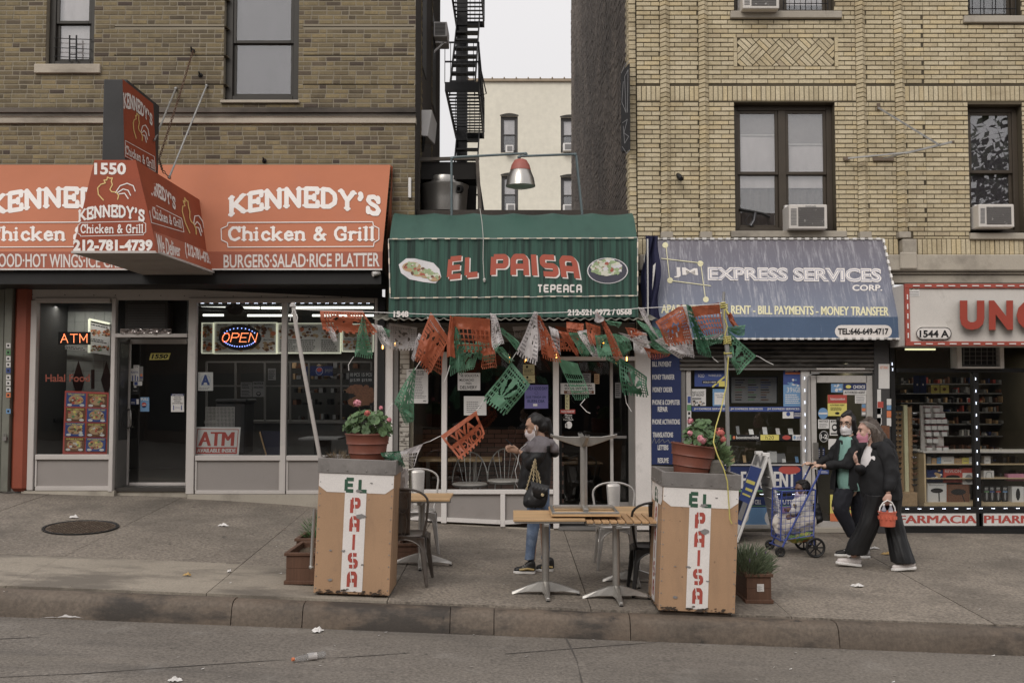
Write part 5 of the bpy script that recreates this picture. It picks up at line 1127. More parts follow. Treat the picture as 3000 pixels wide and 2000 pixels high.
for k in range(16):v=lerp(1192,1252,k/15);q.bar(P(603,v,14.203),P(687,v,14.203),.004)
q.build('mesh_panel',mk('wire_pale',c(176,170,164),.5),wr,kind='stuff')
bx=thing('leaning_board','dark blue board with pale edge leaning inside the window','board',P(770,1330,15));q=MB();q.prism([P(762,1262,14.8),P(820,1262,14.8),P(822,1332,14.8),P(780,1332,14.8)],(0,1,0),.03);q.build('panel',mk('dark_navy_board',c(40,42,62),.7),bx)
q=MB();q.bar(P(761,1264,14.79),P(780,1332,14.79),.02);q.build('pale_edge',m_tan,bx)
it_=thing('table','dark table inside the chicken shop behind the leaning pole','table',P(930,1330,15));q=MB();fx(q,874,990,1283,1288,14.8,15.5);q.build('table_top',m_grey,it_);q=MB();fx(q,920,960,1289,1340,15.0,15.3);q.build('pedestal',m_black,it_)
# --- restaurant front
YE=14.0
se=thing('storefront','white framed restaurant front with open dark doorway under the green awning','shop front',(0,14,.1))
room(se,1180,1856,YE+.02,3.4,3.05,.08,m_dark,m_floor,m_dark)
BW=[(1126,1150,1000,1537),(1293,1309,1030,1532),(1621,1638,1044,1548),(1638,1862,1044,1056),(1862,1908,1000,1552)]
m_wht=mk('white_frame_paint',c(214,207,202),.5,var=.05,dirt=[(c(130,124,116),.5,3,.58,.8)])
for f in BW:one('frame_post',m_wht,se,*f,YE-.03,YE+.08,.006)
one('frame_post',m_alu_d,se,1151,1166,1000,1537,YE,YE+.1);one('head_rail',m_alu_d,se,1126,1862,945,1000,YE-.01,YE+.1,.01)
q=MB();z0,z1=P(1185,1520,YE).z,P(1185,1000,YE).z;z=z0
while z<z1:q.span((P(1170,1200,YE).x,YE+.03,z),(P(1198,1200,YE).x,YE+.2,z+.058));z+=CHH
q.build('painted_brick',mk('peeling_white_paint',c(176,168,156),.8,var=.1,dirt=[(c(84,74,66),.9,7,.55,.62)]),se,kind='stuff');one('pier',mk('pier_core',c(110,100,90),.9),se,1169,1199,1000,1520,YE+.045,YE+.2,0)
def sl(u):return 1532 if u>1600 else lerp(1524,1547,(u-1150)/470)
q=MB()
for u0,u1 in((1200,1293),(1309,1621)):fx(q,u0,u1,1434,1447,YE-.02,YE+.07)
q.build('sill_rail',m_wht,se,bevel=.005)
for u0,u1 in((1200,1293),(1309,1466),(1480,1621)):
 v0,v1=sl(u0)-16,sl(u1)-16;q=MB();a,b,d,e=P(u0,1447,YE+.03),P(u1,1447,YE+.03),P(u1,v1,YE+.03),P(u0,v0,YE+.03);q.prism([a,b,d,e],(0,1,0),.03);q.build('kick_panel',m_pan,se)
 q=MB();q.bar(P(u0,v0+5,YE+.0),P(u1,v1+5,YE+.0),.05,.055);q.build('bottom_rail',m_wht,se)
one('frame_post',m_wht,se,1466,1480,1447,1543,YE-.02,YE+.07)
q=MB();q.hexa([(X_(1126,YE),YE-.0,-.1),(X_(1640,YE),YE-.0,-.2),(X_(1640,YE),YE+.2,-.2),(X_(1126,YE),YE+.2,-.1)],[P(1126,1526,YE),P(1640,1549,YE),P(1640,1549,YE+.2),P(1126,1526,YE+.2)]);q.build('concrete_plinth',m_conc,se)
for u0,u1 in((1200,1293),(1309,1621)):one('window_pane',m_glassS,se,u0,u1,1000,1434,YE+.03,YE+.036,0)
one('frame_post',m_alu,se,1788,1797,1056,1548,YE+.25,YE+.3);one('frame_post',m_alu_d,se,1842,1862,1056,1548,YE+.05,YE+.12);one('window_pane',m_glassS,se,1797,1842,1056,1470,YE+.26,YE+.266,0);one('kick_panel',m_pan,se,1797,1842,1470,1545,YE+.25,YE+.28,0)
one('threshold',m_alu_d,se,1636,1862,1544,1553,YE-.05,YE+.35)
q=MB();q.span((P(1640,1500,YE).x,YE+.36,-.0),(P(1800,1500,YE).x,YE+2,.06));q.build('doorway_tile',mk('worn_tile',c(120,108,92),.7,var=.2),se)
dl=one('door_leaf',m_black,se,1640,1646,1060,1548,YE+.1,YE+.14);one('door_glass',m_glassS,dl,1646,1786,1060,1500,YE+.11,YE+.116,0)
q=MB();fx(q,1646,1786,1500,1540,YE+.1,YE+.14);q.build('door_rail',m_black,dl);one('push_bar',m_alu_d,se,1780,1836,1276,1284,YE+.1,YE+.14)
YQ=YE+.02;SQ=facade(YQ)
poster('white printed health notice behind the hanging green flag',rq(1191,1081,1254,1181),YQ,'w',[('t','PREVENT THE SPREAD',(.1,.92,.9,.96),'k',.02),('t','OF COVID-19 IN',(.2,.87,.8,.91),'k',.02),('t','RESTAURANTS',(.2,.82,.8,.86),'k',.02),('l',(.1,.14,.92,.78),14,'e'),('t','NYC',(.78,.05,.92,.09),'k',.05)],'notice','notice')
poster('handwritten white help wanted sign with black letters',rq(1341,1092,1407,1143),YQ,'w',[('t','SE SOLICITA',(.12,.77,.93,.92),'k',.01),('t','MUCHACHO',(.08,.52,.72,.67),'k',.01),('t','PARA',(.36,.34,.62,.46),'k',.01),('t','DELIVERY',(.1,.08,.86,.26),'k',.015)],'notice','notice')
poster('white sheet with small text taped below the help wanted sign',rq(1359,1160,1425,1216),YQ,'w',[('l',(.12,.12,.8,.75),6,'e')],'notice','notice')
poster('purple handwritten greeting sheet above the woman',rq(1537,1127,1606,1196),YQ,'v',[('t','HAVE A GOOD DAY!',(.03,.78,.97,.92),'n',.02),('t','QUE TENGA UN',(.05,.42,.9,.53),'n',.02),('t','BUEN DIA',(.12,.25,.85,.37),'n',.02),('s',[(.5+.07*math.cos(t*math.tau/12),.66+.07*math.sin(t*math.tau/12))for t in range(13)],'n',.7),('r',(.36,.1,.54,.2),'w')],'greeting_sheet','notice')
poster('upper yellow printed notice hanging in the window',rq(1532,1067,1566,1096),YQ,'i',[('e',(.35,.75,.1,.14),'k'),('l',(.1,.1,.9,.55),3,'k')],'notice','notice');poster('lower yellow printed notice hanging in the window',rq(1533,1098,1567,1121),YQ,'i',[('e',(.35,.7,.1,.16),'k'),('l',(.1,.1,.9,.5),2,'k')],'notice','notice')
YDe=YE+.095
poster('wide distancing sticker across the restaurant door',rq(1642,1122,1743,1154),YDe,'w',[('t','PLEASE MAINTAIN',(.12,.68,.9,.9),'k',.03),('t','SOCIAL DISTANCING',(.12,.4,.95,.62),'k',.03),('r',(.1,.04,.97,.32),'m'),('t','STOP THE SPREAD!',(.2,.09,.9,.27),'w',.03)],'sticker','sticker')
poster('narrow yellow pull sticker on the restaurant door',rq(1656,1156,1668,1200),YDe,'i',[('t',ch,(.3,.8-.22*k,.7,.94-.22*k),'k',.02)for k,ch in enumerate('PULL')],'sticker','sticker')
poster('small red step warning sticker on the restaurant door',rq(1641,1199,1685,1211),YDe,'r',[('t','WATCH YOUR STEP',(.06,.25,.94,.75),'w',.03)],'sticker','sticker')
q=MB();Sd=facade(YDe);[write(q,s,r_,Sd,0,.01)for s,r_ in(('Please',rq(1655,1212,1676,1218)),('Wear a',rq(1656,1219,1676,1225)),('Face Mask',rq(1651,1226,1680,1231)))];q.poly([Sd(*p)for p in ell(1667,1244,9,11,14)]);q.poly([Sd(*p)for p in rq(1656,1240,1662,1252)]);q.build('mask_decal',m_paper,None,label='white face mask decal low on the restaurant door',cat='decal')
poster('pale licence sheet in the side glass of the doorway',rq(1802,1120,1820,1165),YE+.245,'e',[('l',(.1,.1,.9,.9),6,'k')],'notice','notice');poster('small tan sticker near the top of the restaurant door',rq(1741,1095,1756,1124),YDe,'t',[('l',(.1,.1,.9,.9),4,'m')],'sticker','sticker');poster('faint grey licence on the dark restaurant door',rq(1706,1093,1731,1120),YDe,'e',[('l',(.1,.1,.9,.9),4,'k')],'notice','notice')
ib=thing('brick_dado','dark red brick dado wall inside the restaurant window','wall',P(1400,1400,15.6));m_ibr=mk('dark_red_brick',c(112,74,60),.8,island=.2,var=.1);q=MB();q.span((P(1205,1300,15.6).x,15.612,.08),(P(1620,1300,15.6).x,15.7,P(1,1252,15.6).z));q.build('mortar',m_dark,ib)
z=.1;k=0
while z<P(1,1262,15.6).z:
 x=P(1205,1300,15.6).x-(.11 if k%2 else 0)
 while x<P(1615,1300,15.6).x:q=MB();q.span((x,15.6,z),(x+.205,15.611,z+.06));q.build('brick',m_ibr,ib);x+=.217
 z+=.0717;k+=1
m_oak=mk('oiled_wood',c(186,152,104),.5,var=.18,sc=5,stretch=(.6,12,6),fvar=.1)
for u0,u1,lab in((1210,1296,'wooden table inside behind the window mullion'),(1312,1470,'wooden table inside beside the wire chairs')):
 t=thing('table',lab,'table',P(u0,1430,15));q=MB();fx(q,u0,u1,1344,1352,14.9,15.5);q.build('table_top',m_oak,t);q=MB();fx(q,(u0+u1)/2-5,(u0+u1)/2+5,1353,1500,15.1,15.2);q.build('pedestal',m_steel,t)
def bistro(label,u,v,w):
 y=14.7;t=thing('wire_chair',label,'chair',P(u,1500,y),'wire back chairs inside the restaurant');ctr=P(u,v,y);s=w/206
 q=MB();q.lathe([(0,.02),(s*.95,.02),(s,0),(s*.9,-.03),(0,-.03)],ctr,20);q.build('seat',m_alu,t,smooth=True)
 hoop=[ctr+Vector((s*math.cos(a),.12+.08*math.sin(a),.02+.44*max(0,math.sin(a))))for a in[math.pi*k/14 for k in range(15)]]
 q=MB();q.tube(hoop,.011,6);q.build('back_frame',m_steel,t,smooth=True)
 for k in range(1,6):q=MB();a=math.pi*(.14+.72*k/6);q.tube([ctr+Vector((s*.55*math.cos(a),.1,.02)),ctr+Vector((s*math.cos(a),.12+.08*math.sin(a),.02+.44*math.sin(a)))],.005,5);q.build('back_wire',m_steel,t)
 for a in(.8,2.3,4,5.5):q=MB();q.tube([ctr+Vector((s*.8*math.cos(a),s*.8*math.sin(a),-.03)),ctr+Vector((s*math.cos(a),s*math.sin(a),-.45))],.01,6);q.build('leg',m_steel,t)
bistro('wire back chair inside, between the orange flag and the woman',1376,1418,54);bistro('wire back chair inside, directly behind the woman and her phone',1478,1408,52)
for i,(u,v,y)in enumerate(((1121,1012,13.5),(1158,1004,13.7),(1262,1010,13.7),(1540,1047,13.6),(1630,1039,13.6),(1717,1007,13.7),(1770,1012,13.4),(1768,996,13.7),(1836,1047,13.6),(1493,1046,13.6))):
 t=thing('string_bulb','warm filament bulb '+['beside the flat white eagle flag, on the dark side','directly in front of the white eagle flag','seen through the big orange net flag','at the middle beside the white cone flag','at the tip of the long orange slanting flag','in the back row behind the green flags','at the doorway behind the long orange strip','high over the doorway close under the sheet edge','at the right corner of the doorway frame','over the handwritten sign beside the white hood flag'][i],'bulb',P(u,v,y),'filament bulbs along the awning');p=P(u,v,y)
 q=MB();q.lathe([(0,-.06),(.022,-.045),(.028,-.02),(.02,.02),(.014,.04)],p,10);q.build('glass_bulb',glass('amber_bulb',(1,.8,.5)),t,smooth=True);q=MB();q.box(p+Vector((0,0,-.02)),(.012,.012,.05));q.build('filament',m_bulb,t);q=MB();q.lathe([(.016,.04),(.016,.075),(0,.08)],p,8);q.tube([p+Vector((0,0,.08)),p+Vector((0,.02,.22))],.004,5);q.build('socket',m_black,t)
 # --- money transfer shop front
YJ=14.05
sj=thing('storefront','services shop front with rolled slatted shutter, posters and glass door','shop front',(3.6,14.05,0))
room(sj,1998,2560,YJ,3.0,2.9,.0,mk('olive_shop_wall',c(96,88,62),.8),m_floor,m_ceil)
q=MB();ys_=YJ-.05
for k in range(7):
 z=P(2250,1078-13.5*k,ys_).z;d=.02 if k%2 else 0
 s_=MB();x0,x1=P(1990,1030,ys_).x,P(2563,1030,ys_).x;n=6
 s_.grid(lambda a,b:Vector((lerp(x0,x1,a),ys_-.035*math.sin(math.pi*b),z+.062*b)),4,n);s_.build('shutter_slat',mk('sooty_shutter',c(92,86,80),.55,metal=.3,var=.2,sc=2,dirt=[(c(36,33,31),.85,2.2,.47,.62,(1.2,1,4))]),sj,smooth=True)
one('bottom_bar',m_alu_d,sj,1992,2562,1078,1084,ys_-.02,ys_+.05)
m_jf=mk('pale_steel_frame',c(176,170,164),.45,var=.08,sc=2,dirt=[(c(110,104,98),.6,4,.55,.75)])
for f in((1996,2010,1050,1552),(2012,2026,1010,1552),(2350,2376,1060,1548),(2026,2350,1360,1364),(2376,2562,1084,1092),(2026,2350,1536,1548)):one('frame_post',m_jf if f[0]!=1996 else m_alu_d,sj,*f,YJ-.03,YJ+.07,.006)
one('window_pane',m_glassS,sj,2026,2350,1084,1360,YJ+.03,YJ+.036,0)
dj=one('door',m_jf,sj,2378,2394,1100,1545,YJ-.01,YJ+.04);q=MB();fx(q,2541,2560,1100,1545,YJ-.01,YJ+.04);fx(q,2394,2541,1100,1121,YJ-.01,YJ+.04);fx(q,2394,2541,1526,1545,YJ-.01,YJ+.04);q.build('door_frame',m_jf,dj,bevel=.005);one('door_glass',m_glassS,dj,2394,2541,1121,1526,YJ+.012,YJ+.018,0)
q=MB();fx(q,2384,2398,1296,1345,YJ-.04,YJ-.011);q.build('lock_plate',m_steel,dj);q=MB();q.bar(P(2406,1305,YJ-.06),P(2406,1340,YJ-.06),.03);q.build('door_handle',m_black,dj)
one('door_step',m_conc,sj,2370,2565,1546,1560,YJ-.1,YJ+.2);q=MB();q.tube([P(2362,1360,YJ-.08),P(2364,1200,YJ-.08),P(2366,1105,YJ-.08),P(2378,1095,YJ-.08),P(2400,1093,YJ-.08)],.012,6);q.build('cable',m_grey,sj)
ledrow('led_strip',sj,[(2357,1090),(2361,1408)],34,YJ-.06,m=m_ledw);one('tube_fitting',m_alu,sj,2392,2535,1078,1083,YJ-.08,YJ-.035)
nb=poster('tall navy service list between the restaurant and the services shop',rq(1909,1036,1995,1360),YJ-.06,'n',[('t',s,((u0-1909)/86,(1360-v-7.5)/324,(u1-1909)/86,(1360-v+7.5)/324),'w',.035)for s,u0,u1,v in(('BILL PAYMENT',1911,1967,1066),('MONEY TRANSFER',1911,1976,1104),('MONEY ORDER',1912,1970,1141),('PHONE & COMPUTER',1911,1992,1178),('REPAIR',1927,1956,1198),('PHONE ACTIVATIONS',1911,1992,1235),('TRANSLATIONS',1912,1972,1273),('LETTERS',1927,1958,1310),('RESUME',1927,1959,1348))]+[('s',[((u-1909)/86,(1360-v)/324)for u,v in((1910,1298),(1918,1282),(1922,1298),(1932,1284),(1930,1298),(1942,1286),(1946,1296),(1958,1288),(1962,1297),(1974,1292),(1980,1298))],'e',1.2)],'service_list','sign',.04)
one('base_board',m_black,sj,1909,1995,1361,1552,YJ-.05,YJ)
YJP=YJ+.022;YJQ=YJ-.012
post_j=[('blue wireless poster high in the services window',(2035,1078,2124,1132),'l',[('r',(0,0,1,1),'b'),('s',[(.6,0),(1,.55)],'y',5),('r',(.8,0,1,.3),'y'),('t','H2O',(.12,.5,.32,.68),'w',.0),('t','WIRELESS',(.45,.55,.88,.66),'w',.0),('r',(.25,.16,.75,.32),'k'),('t','SOLD HERE',(.28,.2,.72,.28),'w',.02)]),('white no cost poster in the services window',(2026,1139,2068,1188),'w',[('t','NO COST',(.05,.72,.9,.86),'k',.01),('t','UP FRONT',(.05,.56,.9,.7),'k',.01),('r',(.05,.36,.68,.48),'e'),('f',(.1,.02,.9,.3),18,'ekte')]),('pale blue framed flyer left of the screen',(2088,1139,2130,1189),'l',[('r',(.12,.08,.95,.8),'w'),('t','Save Time',(.2,.6,.85,.7),'n',.0),('t','money',(.3,.45,.75,.55),'n',.0)]),('tall blue phone plan poster beside the lit strip',(2295,1068,2350,1190),'b',[('t','250',(.08,.83,.85,.98),'w',.03),('r',(.1,.77,.9,.82),'o'),('r',(.0,.0,1,.52),'l'),('f',(.2,.5,.9,.64),10,'wwl'),('t','39',(.18,.34,.48,.46),'w',.0),('t','6GB',(.52,.34,.9,.46),'w',.0),('l',(.1,.06,.9,.3),5,'w')]),('small white and navy card sign under the blue strip',(2293,1204,2354,1225),'w',[('r',(.52,0,1,1),'n'),('e',(.27,.6,.1,.3),'b'),('l',(.56,.2,.96,.8),3,'w')])]
for lab,r_,pp,it in post_j:poster(lab,rq(*r_),YJP,pp,it)
poster('dim wall screen listing phone companies in the services shop',rq(2140,1102,2278,1182),YJ+.3,'k',[('r',(.02,.03,.98,.97),'e')]+[('r',(.1+.27*(k%3),.85-.09*(k//3),.1+.27*(k%3)+R.uniform(.12,.22),.88-.09*(k//3)),R.choice('knbmg'))for k in range(27)],'screen','screen',.05)
poster('blue and white name strip across the services window',rq(2026,1191,2352,1205),YJP-.006,'b',[('t','JM EXPRESS SERVICES',(.02+.33*k,.25,.31+.33*k,.75),'w',.03)for k in range(3)],'name_strip','sign')
poster('phone brand strip along the shelf front in the services window',rq(2110,1273,2356,1289),YJP,'k',[('r',(.0,0,.13,1),'g'),('e',(.165,.5,.015,.3),'o'),('t','boostmobile',(.19,.25,.46,.8),'w',.02),('r',(.48,0,.7,1),'y'),('t','h20',(.54,.15,.64,.85),'k',-.005),('e',(.79,.5,.05,.42),'r'),('r',(.86,0,1,1),'w'),('e',(.885,.5,.015,.35),'l'),('t','at&t',(.91,.2,.99,.8),'b',.0)],'brand_strip','sign')
poster('large navy rental poster below the services window',rq(2120,1361,2350,1440),YJQ,'n',[('t','FOR RENT',(.22,.12,.92,.76),'w',.05),('r',(0,0,1,.07),'g'),('e',(.84,.82,.14,.17),'r'),('r',(.0,.95,.6,1),'k')],'rental_poster','poster')
poster('navy computer repair poster at the foot of the services window',rq(2150,1455,2350,1536),YJQ,'n',[('t','COMPUTER / CELL',(.05,.74,.4,.9),'w',.03),('t','COMPUTERS',(.48,.74,.95,.9),'w',.03),('r',(0,.66,1,.69),'g'),('r',(0,0,1,.62),'l'),('e',(.12,.3,.1,.28),'w'),('e',(.08,.12,.09,.2),'t'),('e',(.55,.25,.1,.3),'w'),('r',(.62,0,.95,.6),'b')],'repair_poster','poster')
ledrow('led_strip',sj,[(2160,1447),(2350,1447)],42,YJ-.06)
ph=thing('phone_display','display shelves with small phones and boxes in the services window','shelf',P(2250,1360,14.4));q=MB();fx(q,2100,2350,1289,1293,YJ+.06,YJ+.4);fx(q,2040,2350,1356,1360,YJ+.06,YJ+.4);q.build('shelf',m_black,ph);RD=random.Random(11)
for k in range(11):
 u=2140+k*19+RD.uniform(-3,3);h,w=RD.uniform(14,26),RD.uniform(8,14);q=MB();vb=1272 if k%2 else 1354;q.hexa([P(u,vb,14.2),P(u+w,vb,14.2),P(u+w,vb,14.28),P(u,vb,14.28)],[P(u-3,vb-h,14.3),P(u+w-3,vb-h,14.3),P(u+w-3,vb-h,14.36),P(u-3,vb-h,14.36)]);q.build('phone_box',RD.choice((m_paper,m_alu,m_lb,m_tan,m_grey)),ph)
for i in range(3):q=MB();fx(q,2228+24*i,2252+24*i,1330-8*i%14,1355,14.25,14.35);q.build('phone_box',(m_alu,m_paper,m_grey)[i],ph)
for lab,r_,pp,it in(('navy and white authorised agent sticker on the services door',(2471,1123,2538,1156),'w',[('r',(0,.42,1,1),'n'),('t','CHOICE',(.42,.55,.95,.85),'w',.03),('e',(.22,.72,.12,.16),'y'),('t','AUTHORIZED AGENT',(.05,.1,.95,.32),'k',.02)]),('red and yellow agent poster on the services door',(2425,1156,2481,1218),'y',[('r',(0,.6,1,1),'r'),('t','bancounion',(.15,.75,.9,.87),'w',.01),('t','AUTHORIZED AGENT',(.12,.48,.88,.55),'k',.02),('l',(.15,.25,.85,.42),3,'k'),('e',(.5,.13,.12,.06),'k')]),('pale blue leaflet at the top of the services door',(2435,1124,2469,1149),'l',[('f',(.1,.1,.9,.9),10,'wwl')]),('white printed note on the services door beside the agent poster',(2505,1157,2537,1181),'w',[('l',(.1,.1,.9,.9),4,'e')]),('round blue sticker on the services door',(2397,1194,2426,1227),'l',[('r',(.05,.42,.95,.58),'w')]),('small white notice on the services door',(2397,1228,2429,1255),'w',[('t','NOTICE',(.1,.7,.9,.92),'k',.03),('l',(.1,.1,.9,.6),3,'e')]),('round black two at a time sticker on the services door',(2399,1260,2428,1296),'k',[('e',(.5,.5,.46,.46),'w'),('e',(.5,.5,.42,.42),'k'),('t','1-2',(.18,.3,.85,.68),'w',.04)]),('white stop mask notice on the services door',(2431,1229,2460,1275),'w',[('t','STOP',(.1,.82,.9,.96),'k',.04),('e',(.5,.5,.3,.24),'k'),('e',(.5,.52,.2,.12),'w'),('r',(.1,.08,.9,.16),'k')]),('small white slip on the services door behind the man',(2427,1285,2450,1316),'w',[]),('strip of card logos on the services door edge',(2524,1182,2537,1218),'e',[('r',(.1,.7,.9,.95),'l'),('r',(.1,.4,.9,.62),'o'),('r',(.1,.1,.9,.3),'w')]),('blue hours sticker beside the door handle',(2396,1312,2416,1340),'n',[('l',(.1,.1,.9,.9),4,'w')]),('yellow and orange sale poster low on the services door',(2432,1448,2520,1526),'y',[('r',(0,0,1,.3),'o'),('l',(.1,.4,.9,.9),4,'r')]),('blue strip sticker low on the door behind the cart handle',(2396,1376,2428,1388),'b',[('l',(.08,.2,.92,.8),2,'w')])):
 if 'round' in lab:
  t=thing('sticker',lab,'sticker',P(r_[0],r_[3],YJQ));q=MB();q.prism([P(*p,YJQ-.005)for p in ell((r_[0]+r_[2])/2,(r_[1]+r_[3])/2,(r_[2]-r_[0])/2,(r_[3]-r_[1])/2,22)],(0,1,0),.003);q.build('disc',PAL[PI_[pp]],t);q=MB();g=warp(rq(*r_));Sx=facade(YJQ-.005)
  for k,z in enumerate(it):
   if z[0]=='t':x0,y0,x1,y1=z[2];write(q,z[1],(g(x0,y1),g(x1,y1),g(x1,y0),g(x0,y0)),Sx,.003,.04,0,PI_[z[3]])
   elif z[0]=='e':q.poly([Sx(*g(z[1][0]+z[1][2]*math.cos(a*math.tau/18),z[1][1]+z[1][3]*math.sin(a*math.tau/18)),.001+.0005*k)for a in range(18)],PI_[z[2]])
   else:q.poly([Sx(*g(*p),.001)for p in((z[1][0],z[1][1]),(z[1][2],z[1][1]),(z[1][2],z[1][3]),(z[1][0],z[1][3]))],PI_[z[2]])
  q.build('print',PAL,t,fixn=False,kind='stuff')
 else:poster(lab,rq(*r_),YJQ,pp,it,'poster' if 'poster' in lab else 'sticker','poster' if 'poster' in lab else 'sticker')
col=thing('pillar','dark steel pillar covered with stickers between the services shop and the pharmacy','pillar',P(2590,1550,13.95));q=MB();fx(q,2566,2610,990,1562,13.95,14.4);q.build('pillar_body',mk('dark_grey_paint',c(66,64,64),.5,var=.12),col,bevel=.008);q=MB();SS=facade(13.945)
for u0,v0,u1,v1,mi in((2574,1066,2606,1138,0),(2574,1100,2606,1138,5),(2570,1140,2581,1260,0),(2571,1176,2588,1194,3),(2570,1195,2583,1213,0),(2598,1168,2611,1186,0),(2598,1187,2611,1200,6),(2598,1203,2611,1222,5),(2570,1223,2583,1242,0),(2598,1224,2611,1248,0),(2570,1246,2606,1330,10)):patch(q,rq(u0,v0,u1,v1),SS,.001+(.001 if v0==1100 else.0004*(u0%7)),mi)
write(q,'GET DEALS',rq(2578,1072,2602,1080),SS,.004,.02,0,5);q.build('stickers',PAL,col,kind='stuff');q=MB()
for k,v in enumerate((1080,1190,1222,1254)):pass
poster('narrow sticker strip on the white post of the services shop',rq(2013,1158,2025,1270),YJ-.035,'w',[('r',(.1,.8,.9,.98),'b'),('r',(0,.6,1,.76),'g')]+[('r',(.25,.5-.13*k,.75,.57-.13*k),'k')for k in range(4)],'sticker','sticker')
# --- pharmacy front
YU=14.05
su=thing('storefront','black framed pharmacy front with lit strips and goods behind the glass','shop front',(6,14.05,0))
room(su,2612,3170,YU,3.0,2.75,.05,mk('slatwall_beige',c(84,76,58),.8),m_floor,m_ceil)
for f in((2611,2626,1012,1560),(2626,3100,1078,1090),(2856,2872,1090,1540),(2626,3100,1484,1502),(2626,3100,1540,1548),(2610,3100,1549,1566),(2868,2880,1502,1540)):one('frame_bar',m_black,su,*f,YU-.03-(.004 if f[1]-f[0]<30 else 0),YU+.07,.004)
for u0,u1,v0,v1 in((2626,2800,1012,1078),(2626,2856,1090,1484),(2872,3100,1090,1484)):one('window_pane',m_glassS,su,u0,u1,v0,v1,YU+.03,YU+.036,0)
for lab,r_,s,t0,t1 in(('white sign panel with red Spanish word under the pharmacy window',(2628,1503,2867,1539),'FARMACIA',.03,.97),('white sign panel with red word at the frame edge under the pharmacy window',(2881,1503,3110,1539),'PHARMACY',.015,.99)):poster(lab,rq(*r_),YU-.02,'w',[('t',s,(t0+e,.2,t1+e,.84),'r',0)for e in(-.008,-.004,0,.004,.008)],'sign_panel','sign')
ledrow('led_strip',su,[(2640,1490),(3000,1488)],33,YU-.045);ledrow('led_strip',su,[(2858,1092),(2866,1480)],33.5,YU-.045);ledrow('led_strip',su,[(2613,1058),(2616,1090)],12,YU-.045)
au=thing('air_conditioner','white window air conditioner with grid grille over the pharmacy glass','air conditioner',P(2870,1078,YU));q=MB()
for f in((2804,2818,1000,1079),(2930,2942,1000,1079),(2818,2930,1073,1079)):fx(q,*f,YU-.12,YU+.1)
q.build('housing',m_whited,au,bevel=.006);q=MB();fx(q,2818,2930,1000,1073,YU+.0,YU+.1);q.build('dark_coil',m_black,au);q=MB()
for k in range(7):u=lerp(2824,2926,k/6);q.bar(P(u,1000,YU-.06),P(u,1068,YU-.06),.006)
for k in range(6):v=lerp(1004,1068,k/5);q.bar(P(2822,v,YU-.064),P(2928,v,YU-.064),.006)
q.build('grille',m_alu_d,au)
sr=thing('sunglasses_rack','tall wooden rack of sunglasses with cream centre post in the pharmacy','rack',P(2650,1440,14.5));q=MB();fx(q,2616,2650,1188,1438,14.5,14.56);fx(q,2662,2674,1192,1438,14.5,14.56);q.build('side_board',mk('rack_wood',c(176,138,92),.6,var=.1),sr);q=MB();fx(q,2650,2661,1186,1440,14.44,14.56);q.build('post',mk('cream_post',c(214,206,158),.6),sr);q=MB();fx(q,2618,2648,1188,1202,14.47,14.495);q.build('rack_sign',m_black,sr)
RD=random.Random(5)
for k in range(14):
 for s in(0,1):
  v=1212+k*16;u=2631 if s==0 else 2680;q=MB()
  for d in(-6,6):q.ball(P(u+d*(1 if s==0 else.5),v,14.46),(.022,.01,.017),8,5)
  q.tube([P(u-11,v-2,14.47),P(u+11,v-2,14.47)],.004,5);q.build('sunglasses',RD.choice((m_black,m_black,mk('mirror_lens',c(150,150,158),.15,metal=.9),m_brn)),sr)
hk=thing('card_display','pegboard of small white and red packets in the pharmacy window','display',P(2740,1325,14.6));q=MB();fx(q,2698,2764,1187,1324,14.7,14.74);q.build('peg_board',m_alu,hk)
for v,us in((1195,(2710,2738)),(1210,(2712,2740,2754)),(1228,(2712,2728,2744,2760)),(1247,(2712,2730,2748,2764)),(1265,(2714,2736,2760)),(1285,(2716,2734)),(1310,(2716,2744,2764))):
 for u in us:
  q=MB();fx(q,u,u+15,v,v+12,14.62,14.69);o=q.build('packet',m_paper,hk);q=MB();fx(q,u,u+15,v-3,v-.2,14.62,14.69);q.build('packet_top',mk('packet_red',c(120,66,70),.6),o)
ct=thing('glass_counter','pale wood and glass counter full of boxes in the pharmacy window','counter',P(2850,1490,14.4));q=MB();fx(q,2708,3100,1472,1486,14.3,15);fx(q,2708,2713,1326,1471,14.3,15);fx(q,2714,3100,1400,1402,14.32,14.9);fx(q,2714,3100,1359,1361,14.32,14.9);q.build('case',mk('pale_oak',c(200,172,126),.6),ct);q=MB();fx(q,2706,3100,1323,1326,14.28,15);q.build('top_edge',m_alu,ct)
cb=thing('cardboard_box','plain tan carton on the floor under the sunglasses rack','box',P(2660,1490,14.4));q=MB();fx(q,2640,2688,1442,1486,14.35,14.7);q.build('carton',m_tan,cb,bevel=.004)
